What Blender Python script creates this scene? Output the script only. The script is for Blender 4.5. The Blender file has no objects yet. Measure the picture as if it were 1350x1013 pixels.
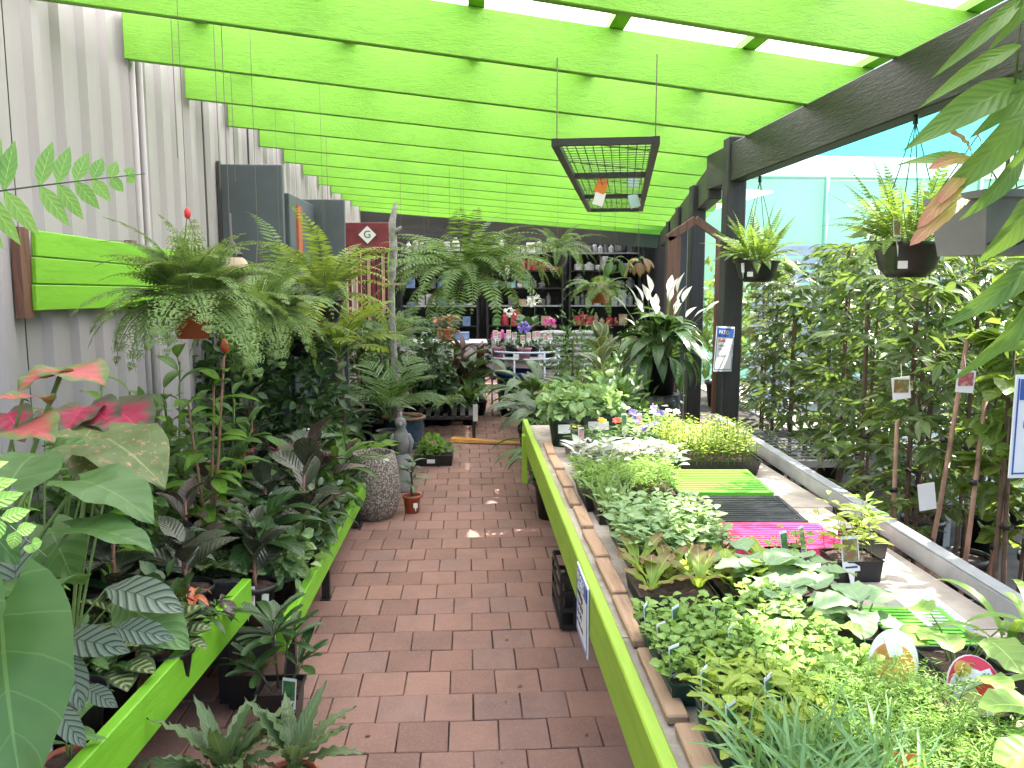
import bpy, math, random
import numpy as np
from mathutils import Vector, Matrix, Euler
R = math.radians
sc = bpy.context.scene
col = sc.collection
random.seed(7)
rng = np.random.default_rng(7)

# ------------------------------------------------------------------ camera
F_PX, CX, CY, EYE = 1080.0, 675.0, 506.5, 1.65
PITCH = math.atan(136 / F_PX)
YAW = R(3.1)
cam_d = bpy.data.cameras.new('camera')
cam_d.sensor_width = 36.0
cam_d.lens = F_PX / 1350 * 36
cam_d.clip_start = 0.05
cam_d.clip_end = 500
cam = bpy.data.objects.new('camera', cam_d)
col.objects.link(cam)
cam.location = (0, 0, EYE)
cam.rotation_euler = (R(90) - PITCH, 0, -YAW)
sc.camera = cam

# ------------------------------------------------------------------ sky and sun
SUN_EL, SUN_AZ = R(50), R(74)          # azimuth measured from +Y (ahead) towards +X (right)
world = bpy.data.worlds.new('World'); sc.world = world; world.use_nodes = True
wn = world.node_tree.nodes; wl = world.node_tree.links
sky = wn.new('ShaderNodeTexSky'); sky.sky_type = 'NISHITA'; sky.sun_disc = False
sky.sun_elevation = SUN_EL; sky.sun_rotation = SUN_AZ
sky.air_density = 1.0; sky.dust_density = 2.5; sky.ozone_density = 1.0
bg = wn['Background']; bg.inputs['Strength'].default_value = 0.15
wl.new(sky.outputs[0], bg.inputs['Color'])
sun_d = bpy.data.lights.new('sun', 'SUN'); sun_d.energy = 5.0; sun_d.angle = R(0.6); sun_d.color = (1.0, 0.95, 0.88)
sun = bpy.data.objects.new('sun', sun_d); col.objects.link(sun)
sdir = Vector((math.sin(SUN_AZ) * math.cos(SUN_EL), math.cos(SUN_AZ) * math.cos(SUN_EL), math.sin(SUN_EL)))
sun.rotation_euler = sdir.to_track_quat('Z', 'Y').to_euler()
vs = sc.view_settings
vs.view_transform = 'Standard'; vs.look = 'None'; vs.gamma = 1.0; vs.use_curve_mapping = False
vs.exposure = 2.1
sc.render.engine = 'CYCLES'
cy = sc.cycles
cy.use_denoising = True
cy.max_bounces = 9; cy.diffuse_bounces = 5; cy.glossy_bounces = 3; cy.transmission_bounces = 6; cy.transparent_max_bounces = 8
cy.sample_clamp_indirect = 6.0
cy.caustics_reflective = False; cy.caustics_refractive = False

# ------------------------------------------------------------------ pixel -> place (used once, while laying the place out)
_f = Vector((math.sin(YAW) * math.cos(PITCH), math.cos(YAW) * math.cos(PITCH), -math.sin(PITCH)))
_r = Vector((math.cos(YAW), -math.sin(YAW), 0)); _u = _r.cross(_f)
def P(x, y, X=None, Y=None, Z=None):
    d = _f * F_PX + _r * (x - CX) + _u * (CY - y)
    k = X / d.x if X is not None else (Y / d.y if Y is not None else (Z - EYE) / d.z)
    return Vector((0, 0, EYE)) + d * k

# ------------------------------------------------------------------ mesh helpers
class MB:
    def __init__(s):
        s.v = []; s.f = []; s.m = []; s.uv = []
    def face(s, idx, m=0, uv=None):
        s.f.append(idx); s.m.append(m); s.uv.append(uv or [(0.5, 0.5)] * len(idx))
    def box(s, c, d, rot=None, m=0, taper=1.0):
        hx, hy, hz = d[0] / 2, d[1] / 2, d[2] / 2
        b = len(s.v)
        for z, t in ((-hz, taper), (hz, 1.0)):
            for x, y in ((-hx, -hy), (hx, -hy), (hx, hy), (-hx, hy)):
                p = Vector((x * t, y * t, z))
                if rot is not None: p = rot @ p
                s.v.append((p.x + c[0], p.y + c[1], p.z + c[2]))
        for q in ((3, 2, 1, 0), (4, 5, 6, 7), (0, 1, 5, 4), (1, 2, 6, 5), (2, 3, 7, 6), (3, 0, 4, 7)):
            s.face([b + i for i in q], m)
        return s
    def tube(s, pts, r, n=6, m=0, cap=True):
        pts = [Vector(p) for p in pts]
        rs = r if isinstance(r, (list, tuple)) else [r] * len(pts)
        b = len(s.v)
        up = None
        for i, p in enumerate(pts):
            d = (pts[min(i + 1, len(pts) - 1)] - pts[max(i - 1, 0)])
            if d.length < 1e-9: d = Vector((0, 0, 1))
            d.normalize()
            if up is None: up = d.orthogonal().normalized()
            else:
                up = up - d * up.dot(d)
                up = up.normalized() if up.length > 1e-6 else d.orthogonal().normalized()
            w = d.cross(up)
            for k in range(n):
                a = 2 * math.pi * k / n
                q = p + (up * math.cos(a) + w * math.sin(a)) * rs[i]
                s.v.append(q[:])
        for i in range(len(pts) - 1):
            for k in range(n):
                k2 = (k + 1) % n
                s.face([b + i * n + k, b + i * n + k2, b + (i + 1) * n + k2, b + (i + 1) * n + k], m)
        if cap:
            s.face([b + k for k in reversed(range(n))], m)
            s.face([b + (len(pts) - 1) * n + k for k in range(n)], m)
        return s
    def lathe(s, prof, n=20, m=0, c=(0, 0, 0), ms=None, close=True):
        b = len(s.v)
        for r, z in prof:
            for k in range(n):
                a = 2 * math.pi * k / n
                s.v.append((c[0] + r * math.cos(a), c[1] + r * math.sin(a), c[2] + z))
        for i in range(len(prof) - 1):
            for k in range(n):
                k2 = (k + 1) % n
                s.face([b + i * n + k, b + i * n + k2, b + (i + 1) * n + k2, b + (i + 1) * n + k], ms[i] if ms else m)
        if close:
            s.face([b + k for k in reversed(range(n))], m)
            e = b + (len(prof) - 1) * n
            s.face([e + k for k in range(n)], ms[-1] if ms else m)
        return s
    def poly(s, pts, m=0, uv=None):
        b = len(s.v)
        s.v += [tuple(p) for p in pts]
        s.face(list(range(b, b + len(pts))), m, uv)
        return s
    def mesh(s, name, mats, smooth=False):
        me = bpy.data.meshes.new(name)
        me.from_pydata(s.v, [], s.f)
        for q in mats: me.materials.append(q)
        if len(mats) > 1: me.polygons.foreach_set('material_index', s.m)
        ul = me.uv_layers.new(name='UVMap')
        ul.data.foreach_set('uv', [c for f in s.uv for p in f for c in p])
        if smooth: me.polygons.foreach_set('use_smooth', [True] * len(me.polygons))
        me.update()
        return me
    def build(s, name, mats, parent=None, smooth=False, loc=None):
        if not isinstance(mats, (list, tuple)): mats = [mats]
        return put(s.mesh(name, mats, smooth), name, parent, loc)

def put(me, name, parent=None, loc=None, mat4=None):
    o = bpy.data.objects.new(name, me); col.objects.link(o)
    if parent is not None: o.parent = parent
    if mat4 is not None: o.matrix_basis = mat4
    elif loc is not None: o.location = loc
    return o
def tag(o, label=None, cat=None, group=None, kind=None):
    if label: o['label'] = label
    if cat: o['category'] = cat
    if group: o['group'] = group
    if kind: o['kind'] = kind
    return o
def thing(name, loc, label, cat, group=None, rz=0.0):
    o = bpy.data.objects.new(name, None); col.objects.link(o)
    o.location = loc; o.rotation_euler = (0, 0, rz); o.empty_display_size = 0.1
    return tag(o, label, cat, group)
def bevel(o, w=0.004, seg=1):
    b = o.modifiers.new('bevel', 'BEVEL'); b.width = w; b.segments = seg; b.limit_method = 'ANGLE'
    return o

# ------------------------------------------------------------------ materials
def newmat(name):
    m = bpy.data.materials.new(name); m.use_nodes = True
    return m, m.node_tree.nodes, m.node_tree.links, m.node_tree.nodes['Principled BSDF']
def nd(n, t, **k):
    x = n.new(t)
    for a, b in k.items():
        if a in x.inputs: x.inputs[a].default_value = b
        else: setattr(x, a, b)
    return x
def ramp(n, l, src, stops):
    r = n.new('ShaderNodeValToRGB'); e = r.color_ramp.elements
    while len(e) < len(stops): e.new(0.5)
    for q, (p, c) in zip(e, stops): q.position = p; q.color = (*c, 1)
    l.new(src, r.inputs[0]); return r.outputs[0]
def mathn(n, l, op, a, b=None, clamp=False):
    x = n.new('ShaderNodeMath'); x.operation = op; x.use_clamp = clamp
    for i, q in enumerate((a, b)):
        if q is None: continue
        if isinstance(q, (int, float)): x.inputs[i].default_value = q
        else: l.new(q, x.inputs[i])
    return x.outputs[0]
def mix(n, l, fac, a, b, bt='MIX'):
    x = n.new('ShaderNodeMix'); x.data_type = 'RGBA'; x.blend_type = bt
    for s, q in ((x.inputs['Factor'], fac), (x.inputs['A'], a), (x.inputs['B'], b)):
        if isinstance(q, (int, float)): s.default_value = q
        elif isinstance(q, tuple): s.default_value = (*q, 1)
        else: l.new(q, s)
    return x.outputs['Result']
def bump(n, l, h, bsdf, st=0.3, dist=0.01):
    b = nd(n, 'ShaderNodeBump', Strength=st, Distance=dist); l.new(h, b.inputs['Height']); l.new(b.outputs[0], bsdf.inputs['Normal'])

def mat_plain(name, c, rough=0.6, var=0.12, scale=6.0, metal=0.0, bmp=0.0, dirt=None, spec=0.5):
    m, n, l, b = newmat(name)
    tc = n.new('ShaderNodeTexCoord')
    nz = nd(n, 'ShaderNodeTexNoise', Scale=scale, Detail=6.0, Roughness=0.6); l.new(tc.outputs['Object'], nz.inputs['Vector'])
    lo = tuple(max(0, x * (1 - var * 1.6)) for x in c); hi = tuple(min(1, x * (1 + var)) for x in c)
    cc = ramp(n, l, nz.outputs[0], [(0.3, lo), (0.7, hi)])
    if dirt:
        n2 = nd(n, 'ShaderNodeTexNoise', Scale=scale * 0.45, Detail=8.0, Roughness=0.75); l.new(tc.outputs['Object'], n2.inputs['Vector'])
        f = mathn(n, l, 'MULTIPLY', mathn(n, l, 'SUBTRACT', n2.outputs[0], 0.52, True), 4.0, True)
        cc = mix(n, l, f, cc, dirt)
    l.new(cc, b.inputs['Base Color'])
    b.inputs['Roughness'].default_value = rough; b.inputs['Metallic'].default_value = metal; b.inputs['Specular IOR Level'].default_value = spec
    if bmp:
        n3 = nd(n, 'ShaderNodeTexNoise', Scale=scale * 9, Detail=4.0); l.new(tc.outputs['Object'], n3.inputs['Vector'])
        bump(n, l, n3.outputs[0], b, bmp, 0.004)
    return m

def mat_timber(name, c, dark, rough=0.5, grain=0.25, axis='X', wear=None, st=0.5):
    """painted sawn timber: long grain relief, a few darker streaks, optional worn patches"""
    m, n, l, b = newmat(name)
    tc = n.new('ShaderNodeTexCoord'); mp = n.new('ShaderNodeMapping'); l.new(tc.outputs['Object'], mp.inputs[0])
    s = {'X': (0.9, 9, 9), 'Y': (9, 0.9, 9), 'Z': (9, 9, 0.9)}[axis]
    mp.inputs['Scale'].default_value = s
    oi = n.new('ShaderNodeObjectInfo')
    va = n.new('ShaderNodeVectorMath'); va.operation = 'ADD'; l.new(mp.outputs[0], va.inputs[0])
    cb = n.new('ShaderNodeCombineXYZ'); k = mathn(n, l, 'MULTIPLY', oi.outputs['Random'], 40.0)
    for i in range(3): l.new(k, cb.inputs[i])
    l.new(cb.outputs[0], va.inputs[1])
    nz = nd(n, 'ShaderNodeTexNoise', Scale=3.0, Detail=7.0, Roughness=0.65, Distortion=1.2); l.new(va.outputs[0], nz.inputs['Vector'])
    cc = ramp(n, l, nz.outputs[0], [(0.28, dark), (0.5, c), (0.8, tuple(min(1, x * 1.08) for x in c))])
    if wear:
        nw = nd(n, 'ShaderNodeTexNoise', Scale=2.2, Detail=9.0, Roughness=0.8); l.new(va.outputs[0], nw.inputs['Vector'])
        f = mathn(n, l, 'MULTIPLY', mathn(n, l, 'SUBTRACT', nw.outputs[0], 0.58, True), 6.0, True)
        cc = mix(n, l, f, cc, wear)
    l.new(cc, b.inputs['Base Color'])
    n2 = nd(n, 'ShaderNodeTexNoise', Scale=7.0, Detail=5.0, Roughness=0.7, Distortion=2.0); l.new(va.outputs[0], n2.inputs['Vector'])
    bump(n, l, n2.outputs[0], b, st, 0.006)
    b.inputs['Roughness'].default_value = rough
    return m

M = {}
M['green'] = mat_timber('green_paint', (0.165, 0.435, 0.024), (0.125, 0.365, 0.017), 0.45, axis='X', st=0.7, wear=(0.14, 0.33, 0.03))
M['greenY'] = mat_timber('green_rail_paint', (0.17, 0.44, 0.02), (0.13, 0.36, 0.015), 0.5, axis='Y', st=0.3, wear=(0.22, 0.36, 0.05))
M['limeY'] = mat_timber('lime_rail_paint', (0.27, 0.43, 0.03), (0.21, 0.36, 0.025), 0.55, axis='Y', st=0.3, wear=(0.20, 0.24, 0.05))
M['black_timber'] = mat_timber('black_timber', (0.030, 0.026, 0.025), (0.014, 0.012, 0.012), 0.5, axis='Y', st=0.9)
M['black_post'] = mat_timber('black_post_timber', (0.028, 0.028, 0.032), (0.014, 0.014, 0.016), 0.55, axis='Z', st=0.7)
M['brown_timber'] = mat_timber('brown_timber', (0.16, 0.075, 0.05), (0.08, 0.035, 0.025), 0.6, axis='Z', st=0.5)
M['raw_timber'] = mat_timber('raw_timber', (0.46, 0.30, 0.20), (0.30, 0.18, 0.12), 0.75, axis='Y', st=0.5, wear=(0.25, 0.16, 0.12))
M['black_metal'] = mat_plain('black_metal', (0.018, 0.018, 0.02), 0.45, 0.2, 8)
M['black_plastic'] = mat_plain('black_plastic', (0.014, 0.014, 0.016), 0.38, 0.25, 10, bmp=0.05)
M['grey_plastic'] = mat_plain('grey_plastic', (0.20, 0.195, 0.21), 0.5, 0.08, 8)
M['terracotta'] = mat_plain('terracotta_plastic', (0.46, 0.115, 0.05), 0.5, 0.12, 9, dirt=(0.25, 0.10, 0.07))
M['white_card'] = mat_plain('white_card', (0.74, 0.74, 0.76), 0.5, 0.03, 9)
M['slate'] = mat_plain('slate_panel', (0.085, 0.10, 0.125), 0.5, 0.18, 1.2, dirt=(0.13, 0.14, 0.15))
M['galv'] = mat_plain('galvanised_steel', (0.36, 0.37, 0.40), 0.45, 0.2, 5, metal=0.2)
M['wire'] = mat_plain('wire', (0.16, 0.14, 0.12), 0.5, 0.1, 5, metal=0.5)
M['cement'] = mat_plain('cement_sheet', (0.47, 0.41, 0.36), 0.85, 0.2, 5, bmp=0.3, dirt=(0.10, 0.07, 0.055))
M['steel_paint'] = mat_plain('pale_steel_paint', (0.50, 0.55, 0.66), 0.4, 0.08, 5)
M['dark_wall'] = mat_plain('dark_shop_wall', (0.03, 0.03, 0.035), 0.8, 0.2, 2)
M['fascia'] = mat_plain('fascia_paint', (0.055, 0.05, 0.055), 0.6, 0.12, 2)

def mat_wall():
    m, n, l, b = newmat('grey_colour_steel')
    tc = n.new('ShaderNodeTexCoord')
    mp = nd(n, 'ShaderNodeMapping', Scale=(3, 3, 0.35)); l.new(tc.outputs['Object'], mp.inputs[0])
    nz = nd(n, 'ShaderNodeTexNoise', Scale=2.0, Detail=8.0, Roughness=0.7); l.new(mp.outputs[0], nz.inputs['Vector'])
    c = ramp(n, l, nz.outputs[0], [(0.25, (0.33, 0.305, 0.325)), (0.55, (0.355, 0.33, 0.35)), (0.85, (0.37, 0.345, 0.366))])
    n2 = nd(n, 'ShaderNodeTexNoise', Scale=60.0, Detail=3.0); l.new(tc.outputs['Object'], n2.inputs['Vector'])
    f = mathn(n, l, 'MULTIPLY', mathn(n, l, 'SUBTRACT', n2.outputs[0], 0.68, True), 8.0, True)
    c = mix(n, l, f, c, (0.33, 0.29, 0.30))
    l.new(c, b.inputs['Base Color']); b.inputs['Roughness'].default_value = 0.5; b.inputs['Metallic'].default_value = 0.0
    return m
M['wall'] = mat_wall()

def mat_brick():
    m, n, l, b = newmat('clay_paver')
    tc = n.new('ShaderNodeTexCoord'); ge = n.new('ShaderNodeNewGeometry'); oi = n.new('ShaderNodeObjectInfo')
    nz = nd(n, 'ShaderNodeTexNoise', Scale=2.6, Detail=10.0, Roughness=0.75); l.new(ge.outputs['Position'], nz.inputs['Vector'])
    n2 = nd(n, 'ShaderNodeTexNoise', Scale=90.0, Detail=5.0, Roughness=0.7); l.new(ge.outputs['Position'], n2.inputs['Vector'])
    ri = mathn(n, l, 'FRACT', mathn(n, l, 'ADD', mathn(n, l, 'MULTIPLY', oi.outputs['Random'], 7.3), ge.outputs['Random Per Island']))
    base = ramp(n, l, ri, [(0.0, (0.215, 0.120, 0.098)), (0.35, (0.258, 0.146, 0.119)), (0.7, (0.30, 0.172, 0.138)), (1.0, (0.245, 0.152, 0.132))])
    c = mix(n, l, mathn(n, l, 'MULTIPLY', mathn(n, l, 'SUBTRACT', nz.outputs[0], 0.42, True), 2.2, True), base, (0.135, 0.088, 0.078))
    c = mix(n, l, mathn(n, l, 'MULTIPLY', mathn(n, l, 'SUBTRACT', n2.outputs[0], 0.50, True), 2.5, True), c, (0.35, 0.23, 0.195))
    l.new(c, b.inputs['Base Color'])
    b.inputs['Roughness'].default_value = 0.85; b.inputs['Specular IOR Level'].default_value = 0.3
    bump(n, l, n2.outputs[0], b, 0.35, 0.004)
    return m
M['brick'] = mat_brick()
M['joint'] = mat_plain('joint_sand', (0.06, 0.045, 0.042), 0.95, 0.3, 30, bmp=0.4)
M['soil_ground'] = mat_plain('dark_ground', (0.06, 0.05, 0.045), 0.95, 0.4, 4, bmp=0.5)

def mat_roof():
    m, n, l, b = newmat('translucent_roof_sheet')
    tc = n.new('ShaderNodeTexCoord')
    nz = nd(n, 'ShaderNodeTexNoise', Scale=7.0, Detail=9.0, Roughness=0.75); l.new(tc.outputs['Object'], nz.inputs['Vector'])
    n2 = nd(n, 'ShaderNodeTexNoise', Scale=55.0, Detail=3.0, Roughness=0.6); l.new(tc.outputs['Object'], n2.inputs['Vector'])
    f = mathn(n, l, 'MULTIPLY', mathn(n, l, 'SUBTRACT', nz.outputs[0], 0.50, True), 3.0, True)
    c = mix(n, l, f, (0.90, 0.87, 0.86), (0.74, 0.66, 0.60))
    f2 = mathn(n, l, 'MULTIPLY', mathn(n, l, 'SUBTRACT', n2.outputs[0], 0.64, True), 8.0, True)
    c = mix(n, l, f2, c, (0.22, 0.16, 0.12))
    tr = n.new('ShaderNodeBsdfTranslucent'); l.new(c, tr.inputs[0])
    df = n.new('ShaderNodeBsdfDiffuse'); l.new(c, df.inputs[0])
    mx = n.new('ShaderNodeMixShader'); mx.inputs[0].default_value = 0.82
    l.new(df.outputs[0], mx.inputs[1]); l.new(tr.outputs[0], mx.inputs[2])
    l.new(mx.outputs[0], n['Material Output'].inputs['Surface'])
    return m
M['roof'] = mat_roof()

# ================================================================== THE SETTING
# ground and paved path
g = MB(); g.box((4, 24, -0.05), (120, 90, 0.06)); gr = g.build('ground', M['soil_ground']); tag(gr, kind='structure')
path = bpy.data.objects.new('path', None); col.objects.link(path); tag(path, kind='structure')
j = MB(); j.box((0.5, 6.0, -0.019), (4.6, 16.2, 0.02)); j.build('joint_bed', M['joint'], path)
BW, BD = 0.1845, 0.2005
def brick_mesh(k):
    q = random.Random(k); b = MB()
    w, d = BW - 0.003 - q.random() * 0.002, BD - 0.003 - q.random() * 0.002
    e = 0.004
    pts = []
    for (z, i) in ((-0.03, 0), (0.007, 0), (0.010, e)):
        for x, y in ((-1, -1), (1, -1), (1, 1), (-1, 1)):
            jx, jy = (q.random() - .5) * .004, (q.random() - .5) * .004
            pts.append((x * (w / 2 - i) + jx, y * (d / 2 - i) + jy, z))
    b.v = pts
    for r0 in (0, 4):
        for a in range(4):
            a2 = (a + 1) % 4; b.face([r0 + a, r0 + a2, r0 + 4 + a2, r0 + 4 + a])
    b.face([8, 9, 10, 11])
    return b
bm_var = [brick_mesh(k).mesh('paver_brick', [M['brick']]) for k in range(8)]
rest = MB()
SLX = -0.0
nrow = 0
y = 1.2
while y < 13.9:
    off = 0.5 * BW if nrow % 2 else 0.0
    for i in range(-10, 15):
        x = i * BW + off + 0.012
        inpath = (-0.80 < x < 0.64 and 2.55 < y < 8.3)
        tz = (random.random() - .5) * 0.004
        rot = Euler(((random.random() - .5) * .012, (random.random() - .5) * .012, (random.random() - .5) * .012))
        if inpath:
            put(bm_var[(i * 7 + nrow * 3) % 8], 'brick', path, mat4=Matrix.Translation((x, y, tz)) @ rot.to_matrix().to_4x4())
        elif y > 2.2:
            src = bm_var[(i * 5 + nrow) % 8]; b0 = len(rest.v); rm = rot.to_matrix()
            for v in src.vertices:
                p = rm @ v.co; rest.v.append((p.x + x, p.y + y, p.z + tz))
            for p in src.polygons: rest.face([b0 + k for k in p.vertices])
    y += BD; nrow += 1
tag(rest.build('brick_paving', M['brick'], path), kind='stuff')

yd = MB(); yd.box((8.4, 10.0, -0.012), (9.6, 9.0, 0.02)); tag(yd.build('yard', mat_plain('pale_gravel', (0.42, 0.40, 0.37), 0.9, 0.25, 25, bmp=0.6)), kind='structure')  # pale sunlit ground added so bright gaps show between the trees
# corrugated steel wall on the left
WX = -1.75
wall = thing('corrugated_wall', (WX, 0, 0), 'pale grey corrugated steel wall running along the left side', 'wall')
def sheet_profile(y0, y1):
    ys = []; pitch = 0.235; y = y0
    while y < y1 - 1e-6:
        for dy, x in ((0, 0), (0.12, 0), (0.145, 0.03), (0.21, 0.03)):
            if y + dy < y1: ys.append((y + dy, x))
        y += pitch
    ys.append((y1, 0))
    return ys
edges = [-0.4, 0.95, 2.3, 3.35, 4.52, 5.62, 6.75, 7.9, 9.05, 10.2, 11.35, 12.5, 13.6]
for a, b_ in zip(edges[:-1], edges[1:]):
    w = MB(); pr = sheet_profile(a + 0.004, b_ - 0.004); off = 0.0
    for y, x in pr: w.v += [(x, y, 0.0), (x, y, 3.3)]
    for k in range(len(pr) - 1): w.face([2 * k, 2 * k + 1, 2 * k + 3, 2 * k + 2])
    w.build('wall_sheet', M['wall'], wall)
for y in (4.47, 4.57):
    t = MB(); t.tube([(0.035, y, 0), (0.035, y, 3.2)], 0.019, 10); t.build('seam_cover', M['wall'], wall, True)
for y in (5.62, 6.75):
    t = MB(); t.box((0.030, y, 1.6), (0.012, 0.02, 3.2)); t.build('seam_cover', M['fascia'], wall)
bw = MB(); bw.box((-0.08, 6.6, 1.65), (0.1, 14.2, 3.3)); bw.build('wall_core', M['fascia'], wall)

# pergola roof: rafters, battens, sheets, beams, posts
pg = thing('pergola_roof', (0, 4.4, 0), 'lime green timber rafter roof with translucent sheeting over the brick path', 'pergola')
SK = 0.235                                               # the rafters run slightly askew: right ends farther off
RY = [4.40 + 0.905 * k for k in range(-4, 11)]           # where each rafter leaves the wall
def zr(x): return 2.76 - 0.0571 * (x + 1.75)            # underside of the rafters
def beamx(y): return 1.75 if y < 5.9 else 1.75 + (y - 5.9) * math.tan(R(10.9))
for y in RY:
    yr = y + 3.5 * SK
    xr = (1.75 if yr < 5.9 else (1.75 + (y + 1.75 * SK - 5.9) * 0.1926) / (1 - SK * 0.1926)) + 0.52
    r_ = MB(); x0 = WX + 0.035; h = 0.225; t = 0.022
    for yy in (-t, t):
        for x_, z_ in ((x0, zr(x0)), (xr - 0.05, zr(xr)), (xr, zr(xr) + 0.05), (xr, zr(xr) + h), (x0, zr(x0) + h)): r_.v.append((x_, yy + (x_ - WX) * SK, z_))
    r_.face([0, 1, 2, 3, 4]); r_.face([9, 8, 7, 6, 5])
    for k in range(5): r_.face([k, (k + 1) % 5 + 0, (k + 1) % 5 + 5, k + 5][::-1])
    o = r_.build('rafter', M['green'], pg, loc=(0, y - 4.4, 0)); bevel(o, 0.004)
for x in (-1.35, -0.62, 0.05, 0.72, 1.42, 2.12):
    b_ = MB(); z = zr(x) + 0.225 + 0.021
    b_.box((x, 2.9, z), (0.075, 11.9, 0.04), Matrix.Rotation(0.057, 3, 'Y')); b_.build('batten', M['greenY'], pg)
for x, y0 in ((2.5, 7.6), (2.95, 9.9)):
    b_ = MB(); z = zr(x) + 0.246; b_.box((x, (y0 + 13.4) / 2 - 4.4, z), (0.075, 13.4 - y0, 0.04)); b_.build('batten', M['greenY'], pg)
def roof_sheet(x0, x1, y0, y1):
    s = MB(); n = int((x1 - x0) / 0.0127); z0 = 0.284
    for k in range(n + 1):
        x = x0 + (x1 - x0) * k / n; dz = 0.009 * math.sin(k * 2 * math.pi / 6)
        s.v += [(x, y0, zr(x) + z0 + dz), (x, y1, zr(x) + z0 + dz)]
    for k in range(n): s.face([2 * k, 2 * k + 1, 2 * k + 3, 2 * k + 2])
    return s
xs = [-1.72, -0.92, -0.12, 0.68, 1.48, 2.22]
for i, (a, b_) in enumerate(zip(xs[:-1], xs[1:])):
    s = roof_sheet(a, b_ + 0.03, -3.1, 9.3)
    for k in range(len(s.v)): s.v[k] = (s.v[k][0], s.v[k][1], s.v[k][2] + 0.004 * (i % 2))
    s.build('roof_sheet', M['roof'], pg, True)
for a, b_, y0 in ((2.26, 2.9, 3.2), (2.9, 3.75, 5.6)):
    roof_sheet(a, b_, y0, 9.3).build('roof_sheet', M['roof'], pg, True)
b_ = MB(); b_.box((1.80, 1.0 - 4.4 + 0.75, 2.43), (0.10, 8.6, 0.25)); bevel(b_.build('beam', M['black_timber'], pg), 0.006)
ang = R(10.9)
b_ = MB(); L = 8.4
rot = Matrix.Rotation(-ang, 3, 'Z')
b_.box((1.80 + math.sin(ang) * L / 2, 5.98 - 4.4 + math.cos(ang) * L / 2, 2.36), (0.10, L, 0.24), rot); bevel(b_.build('beam', M['black_timber'], pg), 0.006)
for (x, y, w, zt) in ((1.80, 5.55, 0.13, 2.60), (1.93, 6.9, 0.12, 2.44), (2.32, 8.9, 0.12, 2.44), (2.75, 11.1, 0.12, 2.44)):
    b_ = MB(); b_.box((x, y - 4.4, zt / 2), (w, w, zt)); bevel(b_.build('post', M['black_post'], pg), 0.008)

# ================================================================== BENCHES, SHOP FRONT, PANELS
def bar(name, a, b, w, h, mats, parent, bev=0.004, up=Vector((0, 0, 1))):
    a = Vector(a); b = Vector(b); d = b - a; L = d.length; d.normalize()
    s = d.cross(up); s.normalize(); u2 = s.cross(d)
    rot = Matrix((s, d, u2)).transposed()
    m = MB(); m.box((0, 0, 0), (w, L, h))
    o = put(m.mesh(name, [mats]), name, parent, mat4=Matrix.Translation((a + b) / 2) @ rot.to_4x4())
    return bevel(o, bev) if bev else o
def text(body, size, loc, rot, mat, parent, ext=0.0005, align='CENTER', name='lettering'):
    c = bpy.data.curves.new(name, 'FONT'); c.body = body; c.size = size; c.align_x = align; c.align_y = 'CENTER'; c.extrude = ext
    c.materials.append(mat)
    t_ = bpy.data.objects.new(name, c); col.objects.link(t_)
    bpy.context.view_layer.update()
    me = bpy.data.meshes.new_from_object(t_.evaluated_get(bpy.context.evaluated_depsgraph_get()))
    bpy.data.objects.remove(t_)
    o = put(me, name, parent, loc); o.rotation_euler = rot
    return o
FACE = (R(90), 0, 0)     # text standing upright and facing the camera
M['navy'] = mat_plain('sign_blue', (0.03, 0.09, 0.34), 0.4, 0.05, 5)
M['ink'] = mat_plain('ink', (0.03, 0.03, 0.05), 0.5, 0.05, 5)
M['grey_ink'] = mat_plain('grey_ink', (0.30, 0.30, 0.33), 0.5, 0.05, 5)
M['red_ink'] = mat_plain('red_ink', (0.60, 0.03, 0.03), 0.45, 0.1, 5)
M['maroon'] = mat_plain('maroon_board', (0.19, 0.022, 0.04), 0.45, 0.3, 6)
M['soil'] = mat_plain('potting_mix', (0.085, 0.05, 0.04), 0.95, 0.5, 40, bmp=0.8)

# right seedling bench
RB = thing('seedling_bench', (0.38, 3.2, 0), 'long waist high bench with lime green edge board holding trays of seedlings', 'bench')
def rel(p): return Vector(p) - Vector((0.38, 3.2, 0))
bar('edge_board', rel((0.372, 0.85, 0.675)), rel((0.372, 5.30, 0.675)), 0.035, 0.15, M['limeY'], RB)
bar('back_rail', rel((1.465, 1.0, 0.742)), rel((1.605, 5.25, 0.742)), 0.022, 0.064, M['galv'], RB)
bar('back_cap', rel((1.478, 1.0, 0.779)), rel((1.618, 5.25, 0.779)), 0.05, 0.008, M['galv'], RB)
for a, b_ in ((0.85, 2.05), (2.056, 3.26), (3.266, 4.45), (4.456, 5.28)):
    q = MB(); q.box(((0.395 + 1.449 + 0.033 * (a - 1.0)) / 2 - 0.38, (a + b_) / 2 - 3.2, 0.70), (1.054 + 0.033 * (a - 1.0), b_ - a, 0.02)); q.build('deck_sheet', M['cement'], RB)
for y, l_ in ((1.42, .34), (1.78, .33), (2.14, .31), (2.47, .30), (2.79, .29), (3.12, .27), (3.42, .25), (3.74, .3), (4.1, .3), (4.45, .3)):
    bar('loose_batten', rel((0.447 + random.uniform(-.006, .006), y - l_ / 2, 0.724)), rel((0.447 + random.uniform(-.006, .006), y + l_ / 2, 0.724)), 0.048, 0.022, M['raw_timber'], RB)
for y in (1.0, 2.6, 4.2, 5.15):
    for x in (0.66, 1.40):
        q = MB(); q.box((x - 0.38, y - 3.2, 0.345), (0.045, 0.045, 0.69)); q.build('leg', M['black_metal'], RB)
    bar('cross_rail', rel((0.395, y, 0.665)), rel((1.44, y, 0.665)), 0.04, 0.05, M['black_metal'], RB)
q = MB(); q.box((0.352 - 0.38, 5.05 - 3.2, 0.54), (0.03, 0.09, 0.30)); q.build('corner_bracket', M['limeY'], RB)

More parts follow.
